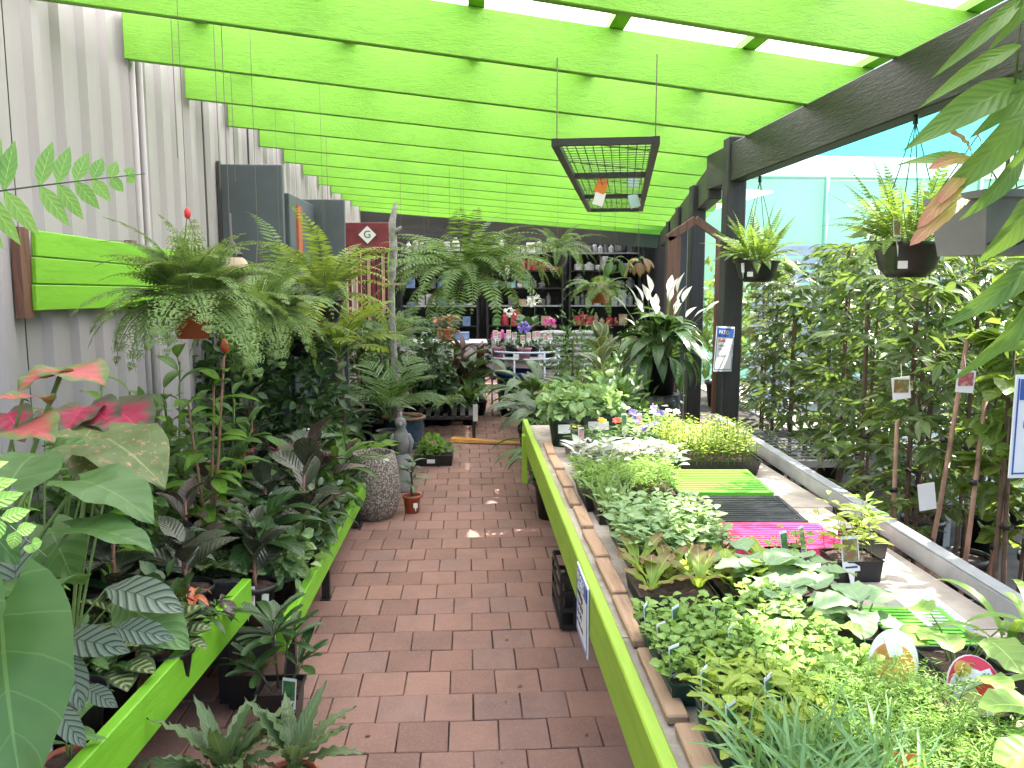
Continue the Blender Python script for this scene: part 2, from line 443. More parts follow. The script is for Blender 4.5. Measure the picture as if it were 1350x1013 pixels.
# mid left low bench
LB = thing('low_bench', (-0.72, 4.3, 0), 'low black legged bench with green edge board beside the path, left of centre', 'bench')
def relL(p): return Vector(p) - Vector((-0.72, 4.3, 0))
bar('edge_board', relL((-0.742, 3.12, 0.248)), relL((-0.712, 5.55, 0.248)), 0.04, 0.105, M['greenY'], LB)
bar('end_board', relL((-0.765, 3.10, 0.248)), relL((-1.6, 3.10, 0.248)), 0.035, 0.105, M['black_timber'], LB)
for x in np.arange(-1.65, -0.78, 0.105):
    bar('slat', relL((x, 3.13, 0.205)), relL((x, 5.55, 0.205)), 0.085, 0.018, M['raw_timber'], LB, 0)
for y in (3.3, 4.15, 5.38):
    for x in (-0.745, -1.62):
        q = MB(); q.box((x + 0.72, y - 4.3, 0.098), (0.04, 0.035, 0.196)); q.box((x + 0.72, y - 4.3 - 0.012, 0.006), (0.055, 0.06, 0.012)); q.build('leg', M['black_metal'], LB)
    bar('cross_rail', relL((-0.73, y, 0.18)), relL((-1.64, y, 0.18)), 0.03, 0.03, M['black_metal'], LB, 0)

# front left bench
FB = thing('display_bench', (-0.95, 2.2, 0), 'green edged plant bench in the left foreground', 'bench')
def relF(p): return Vector(p) - Vector((-0.95, 2.2, 0))
bar('edge_board', relF((-0.905, 3.26, 0.375)), relF((-1.045, 1.15, 0.375)), 0.04, 0.15, M['greenY'], FB)
bar('end_board', relF((-0.93, 3.245, 0.375)), relF((-1.68, 3.245, 0.375)), 0.035, 0.15, M['black_timber'], FB)
for x in np.arange(-1.66, -1.02, 0.105):
    bar('slat', relF((x + 0.07, 3.22, 0.305)), relF((x - 0.04, 1.15, 0.305)), 0.085, 0.018, M['raw_timber'], FB, 0)
for y, x in ((3.1, -0.955), (2.1, -1.02), (1.3, -1.07), (3.1, -1.62), (1.3, -1.68)):
    q = MB(); q.box((x + 0.95, y - 2.2, 0.148), (0.045, 0.045, 0.296)); q.build('leg', M['black_metal'], FB)
for y in (3.1, 1.3):
    bar('cross_rail', relF((-0.95, y, 0.28)), relF((-1.68, y, 0.28)), 0.03, 0.03, M['black_metal'], FB, 0)

# green board on the wall
GB = thing('green_wall_board', (-1.70, 4.3, 1.7), 'board of three lime green planks fixed to the corrugated wall', 'board')
for k in range(3):
    z = -0.135 + 0.105 * k
    bar('plank', (0.028, -1.02 + 0.012 * k, z + 0.02 + 0.0), (0.028, 1.0, z - 0.012), 0.022, 0.1015, M['greenY'], GB)
for y in (-1.04, 0.0, 0.95):
    q = MB(); q.box((0.0, y, -0.02), (0.034, 0.07, 0.345)); q.build('cleat', M['brown_timber'], GB)

# slate coloured steel panels against the wall
CP = thing('steel_partition', (-1.5, 6.0, 0), 'tall slate blue steel panel standing out from the grey wall', 'panel')
q = MB(); q.box((-0.01, 0.0, 1.23), (0.43, 0.05, 2.46)); bevel(q.build('sheet', M['slate'], CP), 0.006)
q = MB(); q.box((-0.232, 0.0, 1.23), (0.02, 0.08, 2.5)); q.build('edge_trim', M['fascia'], CP)
CB = thing('slate_cabinet', (-1.4, 6.6, 0), 'lower slate blue steel cabinet behind the tall slate panel', 'cabinet')
q = MB(); q.box((-0.11, 0.0, 1.14), (0.46, 0.96, 2.28)); bevel(q.build('body', M['slate'], CB), 0.006)
q = MB(); q.box((0.04, 0.52, 1.165), (0.66, 0.05, 2.33)); bevel(q.build('end_panel', M['slate'], CB), 0.006)
q = MB(); q.box((0.128, -0.2, 2.0), (0.02, 0.14, 0.42)); q.build('bark_slab', M['terracotta'], CB)

# maroon display stand with sign
MS = thing('product_stand', (-1.24, 10.5, 0), 'maroon product display stand with a diamond G emblem on its header', 'display stand')
q = MB(); q.box((0, 0, 2.19), (0.60, 0.10, 0.36)); bevel(q.build('header', M['maroon'], MS), 0.006)
q = MB(); q.box((0, 0, 0), (0.155, 0.012, 0.155)); put(q.mesh('emblem', [M['white_card']]), 'emblem', MS, mat4=Matrix.Translation((0.0, -0.055, 2.22)) @ Matrix.Rotation(R(45), 4, 'Y'))
text('G', 0.13, (0.0, -0.064, 2.22), FACE, M['ink'], MS)
text('GARTIOLA', 0.062, (-0.04, -0.056, 2.06), FACE, M['grey_plastic'], MS)
for k in range(9):
    q = MB(); q.box((-0.24 + 0.06 * k, 0.02, 1.0), (0.038, 0.05, 2.0)); q.build('display_slat', [M['maroon'], M['raw_timber']][k % 3 == 1], MS)
GP = thing('green_post', (-0.93, 10.2, 0), 'thin green upright post beside the maroon stand', 'post')  # slim green upright post
q = MB(); q.tube([(0, 0, 0), (0, 0, 2.02)], 0.04, 10); q.build('tube', M['greenY'], GP, True)
q = MB(); q.box((0, 0, 2.03), (0.10, 0.10, 0.02)); q.build('cap', M['greenY'], GP)

# shop at the end
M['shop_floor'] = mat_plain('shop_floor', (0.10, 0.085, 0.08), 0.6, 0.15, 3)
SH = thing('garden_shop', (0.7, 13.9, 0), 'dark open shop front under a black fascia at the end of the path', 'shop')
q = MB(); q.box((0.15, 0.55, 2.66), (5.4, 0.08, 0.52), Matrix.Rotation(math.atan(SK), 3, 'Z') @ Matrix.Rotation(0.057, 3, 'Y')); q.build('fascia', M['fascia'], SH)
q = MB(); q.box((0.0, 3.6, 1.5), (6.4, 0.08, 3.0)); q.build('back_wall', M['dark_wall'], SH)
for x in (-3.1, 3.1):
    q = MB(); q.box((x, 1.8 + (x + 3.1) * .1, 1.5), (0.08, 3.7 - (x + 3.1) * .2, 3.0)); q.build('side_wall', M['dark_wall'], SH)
for x in (-2.1, 0.0, 2.1):  # translucent ceiling panels added to brighten the shop interior
    q = MB(); q.box((x, 1.8, 2.99), (0.89, 3.7, 0.01)); q.build('added_skylight', M['roof'], SH)
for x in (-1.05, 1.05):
    q = MB(); q.box((x, 1.8, 2.99), (1.19, 3.7, 0.01)); q.build('added_skylight', M['roof'], SH)
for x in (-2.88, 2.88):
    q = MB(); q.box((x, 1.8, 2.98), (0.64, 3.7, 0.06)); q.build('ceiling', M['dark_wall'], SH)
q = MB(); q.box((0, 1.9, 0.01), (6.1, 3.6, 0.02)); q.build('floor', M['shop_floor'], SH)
def shelf_unit(x, y, w, label, zs, cols, seed, rz=0):
    t = thing('shelf_unit', (x, y, 0), label, 'shelving', 'shop shelving units', rz)
    q = random.Random(seed)
    for sx in (-w / 2, w / 2):
        m = MB(); m.box((sx, 0, 1.2), (0.04, 0.4, 2.4)); m.build('upright', M['black_metal'], t)
    m = MB(); m.box((0, 0.2, 1.2), (w, 0.02, 2.4)); m.build('back_board', M['dark_wall'], t)
    for i, z in enumerate(zs):
        m = MB(); m.box((0, 0, z), (w - 0.045, 0.38, 0.025)); m.build('shelf', M['galv'] if i % 3 == 2 else M['black_metal'], t)
        xx = -w / 2 + 0.08; nn = -1
        while xx < w / 2 - 0.08:
            bw_ = q.uniform(0.08, 0.24); bh = q.uniform(0.12, 0.31)
            if xx + bw_ > w / 2 - 0.04: break
            if q.random() < 0.93:
                m = MB(); kd = q.random()
                if kd < .3: m.lathe([(bw_ * .42, 0), (bw_ * .44, bh * .6), (bw_ * .3, bh * .72), (bw_ * .16, bh * .8), (bw_ * .18, bh * .95)], 12, 0, (xx + bw_ / 2, -.08, z + .013))
                elif kd < .55: m.lathe([(bw_ * .3, 0), (bw_ * .46, bh * .1), (bw_ * .44, bh * .5), (bw_ * .3, bh * .62)], 8, 0, (xx + bw_ / 2, -.08, z + .013))
                else: m.box((xx + bw_ / 2, -0.05 - q.uniform(0, .08), z + 0.0135 + bh / 2), (bw_ * q.uniform(.75, .95), 0.2, bh), Matrix.Rotation(q.uniform(-.15, .15), 3, 'Z'))
                nn += 1; GOODS.append((m, t, q.choice(cols[i % len(cols)]), i, nn))
            xx += bw_
    return t
GOODS = []
gm = {}
for nme, c in dict(red=(0.42, 0.04, 0.07), white=(0.62, 0.60, 0.60), tan=(0.46, 0.34, 0.22), blue=(0.14, 0.22, 0.40), green=(0.08, 0.18, 0.07), teal=(0.20, 0.36, 0.38), dark=(0.12, 0.12, 0.13), pink=(0.45, 0.14, 0.24), grey=(0.42, 0.42, 0.44)).items():
    gm[nme] = mat_plain('carton_' + nme, c, 0.5, 0.25, 9)
S1 = shelf_unit(1.15, 16.6, 1.5, 'dark shelving stacked with red and white packets in the middle of the shop', (0.3, 0.75, 1.15, 1.5, 1.85, 2.2), [['white', 'grey'], ['green', 'red', 'tan'], ['tan', 'dark', 'grey'], ['white', 'dark', 'teal'], ['red', 'pink', 'red'], ['grey', 'tan', 'white']], 3)
S2 = shelf_unit(-0.55, 16.5, 1.5, 'dark shelving with blue and grey goods left of the shop centre', (0.3, 0.75, 1.15, 1.5, 1.85, 2.2), [['blue', 'grey'], ['blue', 'dark'], ['grey', 'blue', 'white'], ['dark', 'blue'], ['green', 'grey'], ['grey', 'tan']], 5)
S3 = shelf_unit(2.75, 16.6, 1.4, 'dim shelving with brown goods at the right of the shop', (0.3, 0.75, 1.15, 1.5, 1.85, 2.2), [['tan', 'grey'], ['red', 'tan'], ['dark', 'grey'], ['tan', 'dark'], ['teal', 'grey'], ['grey', 'dark']], 8)
unit_no = {S1: 'middle', S2: 'left', S3: 'right'}
cnt = {}
ORD = 'first second third fourth fifth sixth seventh eighth ninth tenth eleventh twelfth thirteenth fourteenth fifteenth sixteenth seventeenth eighteenth nineteenth twentieth'.split()
for m, t, c, i_, n_ in GOODS:
    lab = {'red': 'red packet', 'white': 'white carton', 'tan': 'tan carton', 'blue': 'blue carton', 'green': 'green packet', 'teal': 'pale teal carton', 'dark': 'black carton', 'pink': 'pink packet', 'grey': 'grey carton'}[c]
    o = m.build('carton', gm[c], None); o.matrix_world = t.matrix_basis @ Matrix.Identity(4)
    tag(o, f'{lab}, {ORD[n_]} from the left on the {ORD[i_]} shelf up, {unit_no[t]} shop shelving', 'carton', f'cartons on the {unit_no[t]} shop shelving')
# stacked white bags low in the shop
M['bag'] = mat_plain('bag_plastic', (0.50, 0.50, 0.53), 0.4, 0.3, 9, dirt=(0.12, 0.12, 0.14))
bag = MB()
for i in range(9):
    for k in range(6):
        a = math.pi * i / 8; w = math.sin(a) ** 0.4 if 0 < i < 8 else 0.25
        b2 = 2 * math.pi * k / 6
        bag.v.append((-0.26 + 0.52 * i / 8, 0.15 * w * math.cos(b2), 0.055 * w * math.sin(b2)))
for i in range(8):
    for k in range(6): bag.face([i * 6 + k, i * 6 + (k + 1) % 6, i * 6 + 6 + (k + 1) % 6, i * 6 + 6 + k])
bagm = bag.mesh('potting_bag', [M['bag']], True)
for kx, x in enumerate((1.55, 2.15)):
    for k in range(7):
        o = put(bagm, 'potting_bag', None, (x + random.uniform(-.03, .03), 15.2, 0.09 + 0.10 * k)); o.rotation_euler = (0, 0, random.uniform(-.1, .1))
        tag(o, 'grey white plastic bag, %s from the floor in the %s shop stack' % (ORD[k], ('left', 'right')[kx]), 'bag', ('left', 'right')[kx] + ' stack of potting bags in the shop')

# white counter, low black stand, orange threshold, hanging mesh rack
M['counter'] = mat_plain('white_laminate', (0.62, 0.58, 0.60), 0.45, 0.06, 3)
CT = thing('shop_counter', (-0.65, 10.6, 0), 'white panelled counter behind the potted cordylines', 'counter')
q = MB(); q.box((0, 0, 0.43), (1.74, 0.5, 0.84)); bevel(q.build('body', M['counter'], CT), 0.006)
q = MB(); q.box((0, 0, 0.868), (1.80, 0.56, 0.03)); bevel(q.build('top', M['counter'], CT), 0.006)
LS = thing('low_stand', (-0.24, 8.75, 0), 'low black metal stand at the left edge of the path before the counter', 'stand')
for x in (-0.3, 0.3):
    for y in (-0.25, 0.3):
        q = MB(); q.box((x, y, 0.105), (0.035, 0.035, 0.21)); q.build('leg', M['black_metal'], LS)
for y in (-0.25, 0.3):
    q = MB(); q.box((0, y, 0.225), (0.64, 0.035, 0.03)); q.build('rail', M['black_metal'], LS)
for k in range(7):
    q = MB(); q.box((-0.27 + 0.09 * k, 0.025, 0.247), (0.05, 0.58, 0.014)); q.build('slat', M['black_metal'], LS)
sg = thing('price_card', (0.075, 8.47, 0.19), 'small white card clipped to the corner of the low black stand', 'card')
q = MB(); q.box((0, 0, 0.09), (0.05, 0.006, 0.18)); q.build('card', M['white_card'], sg)
q = MB(); q.box((0, 0.006, 0.09), (0.012, 0.005, 0.20)); q.build('clip', M['black_metal'], sg)
M['threshold'] = mat_plain('orange_threshold', (0.52, 0.24, 0.03), 0.6, 0.2, 7, dirt=(0.18, 0.09, 0.05))
TH = thing('threshold_strip', (0.24, 8.22, 0), 'worn orange painted threshold strip across the brick path', 'threshold', rz=R(-12))
q = MB()
q.v = [(-0.42, -0.07, 0.011), (0.45, -0.05, 0.011), (0.45, 0.06, 0.011), (-0.42, 0.08, 0.011), (-0.42, -0.05, 0.05), (0.45, -0.035, 0.016), (0.45, 0.03, 0.016), (-0.42, 0.05, 0.055)]
for f in ((0, 1, 5, 4), (1, 2, 6, 5), (2, 3, 7, 6), (3, 0, 4, 7), (4, 5, 6, 7)): q.face(list(f))
q.build('strip', M['threshold'], TH)
q = MB(); q.box((0.02, -0.085, 0.014), (0.94, 0.012, 0.01)); q.build('dark_edge', M['black_metal'], TH)

MR = thing('hanging_mesh_rack', (0.985, 5.65, 2.285), 'black wire mesh rack hanging flat under the green rafters', 'rack', rz=-R(10.9))
RW, RL = 0.46, 3.7
for x in (-RW / 2, RW / 2):
    q = MB(); q.box((x, 0, 0), (0.035, RL, 0.035)); q.build('side_rail', M['black_metal'], MR)
for y in (-RL / 2, -RL / 6, RL / 6, RL / 2):
    q = MB(); q.box((0, y, -0.002), (RW - 0.036, 0.04, 0.03)); q.build('cross_rail', M['black_metal'], MR)
for k in range(1, 11):
    q = MB(); q.tube([(-RW / 2 + RW * k / 11, -RL / 2, 0.005), (-RW / 2 + RW * k / 11, RL / 2, 0.005)], 0.0028, 4); q.build('mesh_wire', M['black_metal'], MR)
for k in range(1, 44):
    q = MB(); q.tube([(-RW / 2, -RL / 2 + RL * k / 44, 0.010), (RW / 2, -RL / 2 + RL * k / 44, 0.010)], 0.0024, 4); q.build('mesh_wire', M['black_metal'], MR)
for x in (-RW / 2, RW / 2):
    for y in (-RL / 2 + .1, RL / 2 - .1):
        q = MB(); q.tube([(x, y, 0), (x, y, 0.40)], 0.003, 5); q.build('hanger_wire', M['wire'], MR)

# signs
def sign(name, loc, rz, w, h, label, head, lines, tilt=0.0, cat='sign'):
    t = thing(name, loc, label, cat, None, rz); t.rotation_euler = (0, tilt, rz)
    q = MB(); q.box((0, 0, 0), (w, 0.004, h)); q.build('panel', M['white_card'], t)
    q = MB(); q.box((0, -0.0035, h * 0.36), (w * 0.86, 0.002, h * 0.20)); q.build('blue_band', M['navy'], t)
    for sx in (-1, 1):
        q = MB(); q.box((sx * w * 0.455, -0.003, 0), (w * 0.02, 0.0015, h * 0.93)); q.build('border', M['navy'], t)
    q = MB(); q.box((0, -0.003, -h * 0.455), (w * 0.93, 0.0015, w * 0.02)); q.build('border', M['navy'], t)
    if head: text(head, w * 0.2, (-w * .38, -0.0055, h * 0.36), FACE, M['white_card'], t, align='LEFT')
    for (s, sz, dz, ma) in lines: text(s, w * sz, (-w * .36, -0.004, h * dz), FACE, M[ma], t, align='LEFT')
    return t
sign('post_sign', (1.705, 5.36, 1.20), R(35), 0.19, 0.30, 'white sign with a blue band fixed to the near black post', 'PATIO', [('plants', .17, .19, 'red_ink'), ('Lovely in', .12, .08, 'grey_ink'), ('pots', .12, 0, 'grey_ink'), ('part shade', .11, -.14, 'grey_ink')], tilt=R(4))

# ================================================================== FOLIAGE KIT
def leafmat(name, c1, c2, tr=0.3, rough=0.38, pattern=None, ca=None, cb=None, midrib=None, tint=None, freq=9.0, spec=0.4):
    """leaf: two tones (per leaf and along the blade), midrib, optional markings that belong to the species, light shining through"""
    m, n, l, b = newmat(name)
    ge = n.new('ShaderNodeNewGeometry'); oi = n.new('ShaderNodeObjectInfo'); uvn = n.new('ShaderNodeUVMap'); uvn.uv_map = 'UVMap'
    sx = n.new('ShaderNodeSeparateXYZ'); l.new(uvn.outputs[0], sx.inputs[0])
    u, v = sx.outputs[0], sx.outputs[1]
    au = mathn(n, l, 'MULTIPLY', mathn(n, l, 'ABSOLUTE', mathn(n, l, 'SUBTRACT', u, 0.5)), 2.0)
    ri = mathn(n, l, 'FRACT', mathn(n, l, 'ADD', mathn(n, l, 'MULTIPLY', oi.outputs['Random'], 5.7), ge.outputs['Random Per Island']))
    nz = nd(n, 'ShaderNodeTexNoise', Scale=22.0, Detail=3.0); l.new(ge.outputs['Position'], nz.inputs['Vector'])
    f = mathn(n, l, 'ADD', mathn(n, l, 'MULTIPLY', ri, 0.75), mathn(n, l, 'MULTIPLY', mathn(n, l, 'SUBTRACT', nz.outputs[0], 0.4), 0.6), True)
    c = mix(n, l, f, c1, c2)
    # fine side veins
    chev = mathn(n, l, 'SINE', mathn(n, l, 'MULTIPLY', mathn(n, l, 'SUBTRACT', v, mathn(n, l, 'MULTIPLY', au, 0.22)), freq * 6.283))
    if pattern == 'chevron':
        s = mathn(n, l, 'MULTIPLY', mathn(n, l, 'SUBTRACT', chev, 0.45), 3.0, True)
        c = mix(n, l, s, c, ca)
    elif pattern == 'peacock':
        s = mathn(n, l, 'MULTIPLY', mathn(n, l, 'SUBTRACT', chev, 0.1), 3.0, True)
        s = mathn(n, l, 'MULTIPLY', s, mathn(n, l, 'LESS_THAN', au, 0.7))
        c = mix(n, l, s, c, ca)
    elif pattern == 'centre':      # coloured heart fading to a green margin
        s = mathn(n, l, 'SUBTRACT', 1.15, mathn(n, l, 'ADD', mathn(n, l, 'MULTIPLY', au, 1.0), mathn(n, l, 'MULTIPLY', mathn(n, l, 'ABSOLUTE', mathn(n, l, 'SUBTRACT', v, 0.42)), 0.9)))
        s = mathn(n, l, 'ADD', s, mathn(n, l, 'MULTIPLY', chev, 0.10))
        s = mathn(n, l, 'MULTIPLY', mathn(n, l, 'SUBTRACT', s, 0.22), 2.2, True)
        c = mix(n, l, s, c, ca)
    elif pattern == 'spots':
        vo = nd(n, 'ShaderNodeTexNoise', Scale=11.0, Detail=4.0, Roughness=0.7); l.new(uvn.outputs[0], vo.inputs['Vector'])
        s = mathn(n, l, 'MULTIPLY', mathn(n, l, 'SUBTRACT', vo.outputs[0], 0.56), 9.0, True)
        c = mix(n, l, s, c, ca)
    elif pattern == 'edge':
        nn = nd(n, 'ShaderNodeTexNoise', Scale=7.0, Detail=3.0); l.new(uvn.outputs[0], nn.inputs['Vector'])
        s = mathn(n, l, 'MULTIPLY', mathn(n, l, 'SUBTRACT', mathn(n, l, 'ADD', au, mathn(n, l, 'MULTIPLY', nn.outputs[0], 0.5)), 0.85), 6.0, True)
        c = mix(n, l, s, c, ca)
    elif pattern == 'mottle':
        nn = nd(n, 'ShaderNodeTexNoise', Scale=12.0, Detail=4.0, Roughness=0.7); l.new(uvn.outputs[0], nn.inputs['Vector'])
        s = mathn(n, l, 'MULTIPLY', mathn(n, l, 'SUBTRACT', nn.outputs[0], 0.5), 7.0, True)
        c = mix(n, l, s, c, ca)
    elif pattern == 'tip':
        s = mathn(n, l, 'MULTIPLY', mathn(n, l, 'SUBTRACT', v, 0.35), 1.8, True)
        c = mix(n, l, s, c, ca)
    if pattern is None:
        vn = mathn(n, l, 'MULTIPLY', mathn(n, l, 'GREATER_THAN', chev, 0.988 if freq < 6 else 0.95), 0.4)
        c = mix(n, l, vn, c, midrib or tuple(min(1, x * 1.7 + 0.02) for x in c2))
    mr = mathn(n, l, 'LESS_THAN', au, 0.03)
    c = mix(n, l, mathn(n, l, 'MULTIPLY', mr, 0.75), c, midrib or tuple(min(1, x * 1.9 + 0.02) for x in c2))
    l.new(c, b.inputs['Base Color'])
    b.inputs['Roughness'].default_value = rough; b.inputs['Specular IOR Level'].default_value = spec
    bp = nd(n, 'ShaderNodeBump', Strength=0.22, Distance=0.004); l.new(mathn(n, l, 'SUBTRACT', chev, mathn(n, l, 'MULTIPLY', mr, 2.0)), bp.inputs['Height']); l.new(bp.outputs[0], b.inputs['Normal'])
    t = n.new('ShaderNodeBsdfTranslucent')
    tc_ = mix(n, l, 1.0, c, tint or (1.0, 1.0, 0.35), 'MULTIPLY')
    gm_ = n.new('ShaderNodeGamma'); gm_.inputs[1].default_value = 0.75; l.new(tc_, gm_.inputs[0]); l.new(gm_.outputs[0], t.inputs[0])
    mx = n.new('ShaderNodeMixShader'); mx.inputs[0].default_value = tr
    l.new(b.outputs[0], mx.inputs[1]); l.new(t.outputs[0], mx.inputs[2]); l.new(mx.outputs[0], n['Material Output'].inputs['Surface'])
    return m
LM = {}
LM['elephant'] = leafmat('elephant_ear_leaf', (0.055, 0.135, 0.03), (0.08, 0.175, 0.045), 0.25, 0.42, freq=5.0, midrib=(0.15, 0.28, 0.08))
LM['caladium'] = leafmat('caladium_leaf', (0.10, 0.17, 0.05), (0.16, 0.22, 0.07), 0.3, 0.5, 'centre', (0.46, 0.11, 0.10), tint=(1, .7, .5), freq=5, midrib=(0.6, 0.12, 0.16))
LM['caladium_red'] = leafmat('caladium_red_leaf', (0.05, 0.07, 0.035), (0.10, 0.09, 0.05), 0.25, 0.5, 'centre', (0.30, 0.022, 0.06), tint=(1, .6, .6), freq=5, midrib=(0.55, 0.04, 0.10))
LM['caladium_spot'] = leafmat('caladium_spotted_leaf', (0.07, 0.12, 0.035), (0.11, 0.16, 0.05), 0.2, 0.5, 'spots', (0.55, 0.24, 0.15), freq=5)
LM['calathea'] = leafmat('calathea_leaf', (0.13, 0.185, 0.13), (0.18, 0.235, 0.17), 0.15, 0.45, 'chevron', (0.03, 0.06, 0.045), freq=8, midrib=(0.05, 0.08, 0.06))
LM['calathea_green'] = leafmat('calathea_green_leaf', (0.09, 0.19, 0.05), (0.12, 0.23, 0.07), 0.2, 0.5, freq=9)
LM['maranta'] = leafmat('maranta_leaf', (0.045, 0.075, 0.03), (0.06, 0.09, 0.035), 0.15, 0.45, 'peacock', (0.24, 0.30, 0.12), freq=6, midrib=(0.2, 0.25, 0.10))
LM['rubber'] = leafmat('rubber_leaf', (0.035, 0.050, 0.032), (0.065, 0.075, 0.055), 0.06, 0.22, freq=10, midrib=(0.14, 0.10, 0.08), spec=0.6)
LM['rubber_red'] = leafmat('rubber_red_leaf', (0.06, 0.045, 0.042), (0.13, 0.105, 0.10), 0.08, 0.25, freq=10, midrib=(0.20, 0.06, 0.06), spec=0.6)
LM['variegated'] = leafmat('variegated_leaf', (0.10, 0.15, 0.08), (0.15, 0.19, 0.11), 0.2, 0.4, 'edge', (0.46, 0.46, 0.26), freq=8)
LM['aglaonema'] = leafmat('aglaonema_leaf', (0.06, 0.11, 0.06), (0.09, 0.14, 0.08), 0.15, 0.4, 'mottle', (0.26, 0.32, 0.22), freq=8)
LM['deep'] = leafmat('deep_green_leaf', (0.025, 0.065, 0.018), (0.045, 0.10, 0.028), 0.22, 0.3, freq=9, spec=0.55)
LM['mid'] = leafmat('mid_green_leaf', (0.05, 0.12, 0.025), (0.085, 0.17, 0.04), 0.3, 0.38, freq=9)
LM['bright'] = leafmat('bright_green_leaf', (0.12, 0.27, 0.03), (0.18, 0.34, 0.045), 0.36, 0.42, freq=8)
LM['fern_near'] = leafmat('near_fern_leaf', (0.17, 0.36, 0.08), (0.25, 0.45, 0.11), 0.38, 0.5, freq=6)
LM['fern'] = leafmat('fern_leaf', (0.085, 0.165, 0.045), (0.14, 0.235, 0.07), 0.35, 0.5, freq=6)
LM['fern_lacy'] = leafmat('lacy_fern_leaf', (0.115, 0.205, 0.06), (0.195, 0.295, 0.10), 0.36, 0.55, freq=6)
LM['fern_yellow'] = leafmat('yellow_fern_leaf', (0.15, 0.24, 0.04), (0.26, 0.34, 0.07), 0.4, 0.5, freq=6)
LM['cordyline'] = leafmat('cordyline_leaf', (0.045, 0.022, 0.025), (0.10, 0.05, 0.045), 0.15, 0.3, freq=10, midrib=(0.12, 0.04, 0.05))
LM['bronze'] = leafmat('bronze_leaf', (0.16, 0.10, 0.045), (0.24, 0.13, 0.06), 0.3, 0.4, freq=8)
LM['pink_bract'] = leafmat('pink_bract', (0.50, 0.06, 0.14), (0.62, 0.16, 0.24), 0.3, 0.45, tint=(1, .6, .6))
LM['orange_bract'] = leafmat('orange_bract', (0.55, 0.12, 0.06), (0.62, 0.22, 0.12), 0.3, 0.4, tint=(1, .7, .4))
LM['white_petal'] = leafmat('white_petal', (0.66, 0.66, 0.60), (0.74, 0.73, 0.70), 0.3, 0.5, tint=(1, 1, .9), midrib=(0.60, 0.62, 0.45))
LM['magenta'] = leafmat('magenta_petal', (0.52, 0.05, 0.26), (0.65, 0.16, 0.40), 0.3, 0.5, tint=(1, .6, .8))
LM['violet'] = leafmat('violet_petal', (0.16, 0.10, 0.50), (0.28, 0.20, 0.60), 0.3, 0.5, tint=(.8, .7, 1))
LM['yellow_petal'] = leafmat('yellow_petal', (0.70, 0.36, 0.02), (0.78, 0.50, 0.04), 0.3, 0.5, tint=(1, .9, .4))
LM['red_petal'] = leafmat('red_petal', (0.50, 0.03, 0.02), (0.62, 0.06, 0.03), 0.3, 0.5, tint=(1, .5, .4))
LM['silver'] = leafmat('silver_leaf', (0.44, 0.47, 0.44), (0.58, 0.61, 0.58), 0.2, 0.7, freq=5, midrib=(0.5, 0.53, 0.5))
LM['seedling'] = leafmat('seedling_leaf', (0.19, 0.34, 0.07), (0.29, 0.45, 0.11), 0.35, 0.45, freq=5)
LM['basket'] = leafmat('basket_fern_leaf', (0.10, 0.19, 0.035), (0.18, 0.28, 0.055), 0.38, 0.45, freq=6)
LM['crisp'] = leafmat('crinkled_leaf', (0.085, 0.14, 0.06), (0.13, 0.19, 0.085), 0.22, 0.5, freq=10)
LM['lime'] = leafmat('lime_leaf', (0.30, 0.42, 0.06), (0.42, 0.54, 0.10), 0.4, 0.45, freq=5)
LM['mint'] = leafmat('mint_leaf', (0.20, 0.33, 0.13), (0.31, 0.45, 0.22), 0.3, 0.5, freq=5)
LM['brassica'] = leafmat('brassica_leaf', (0.22, 0.36, 0.17), (0.32, 0.46, 0.25), 0.25, 0.4, freq=4, midrib=(0.42, 0.54, 0.38))
LM['lettuce'] = leafmat('lettuce_leaf', (0.24, 0.40, 0.05), (0.32, 0.48, 0.08), 0.4, 0.45, 'tip', (0.22, 0.13, 0.07), freq=4)
LM['chive'] = leafmat('chive_leaf', (0.17, 0.33, 0.12), (0.25, 0.42, 0.16), 0.25, 0.45, freq=1)
LM['carrot'] = leafmat('carrot_leaf', (0.20, 0.37, 0.06), (0.28, 0.46, 0.10), 0.35, 0.5, freq=3)
LM['long'] = leafmat('long_leaf', (0.09, 0.19, 0.045), (0.15, 0.28, 0.06), 0.32, 0.36, freq=10, midrib=(0.22, 0.34, 0.10))
LM['sunny'] = leafmat('sunny_leaf', (0.10, 0.19, 0.035), (0.19, 0.29, 0.06), 0.45, 0.28, freq=8, spec=0.7)
LM['tree'] = leafmat('tree_leaf', (0.06, 0.12, 0.03), (0.13, 0.20, 0.055), 0.40, 0.2, freq=9, spec=0.9)
LM['tree_grey'] = leafmat('grey_tree_leaf', (0.10, 0.14, 0.07), (0.18, 0.22, 0.12), 0.35, 0.22, freq=9, spec=0.9)
M['stem'] = mat_plain('green_stem', (0.12, 0.20, 0.05), 0.5, 0.2, 12)
M['stem_dark'] = mat_plain('dark_stem', (0.06, 0.07, 0.03), 0.5, 0.2, 12)
M['stem_red'] = mat_plain('reddish_stem', (0.30, 0.15, 0.10), 0.5, 0.2, 12)
M['bark'] = mat_plain('bark', (0.13, 0.085, 0.06), 0.8, 0.3, 20, bmp=0.4)
M['stake'] = mat_plain('timber_stake', (0.34, 0.20, 0.14), 0.7, 0.25, 14, bmp=0.2)

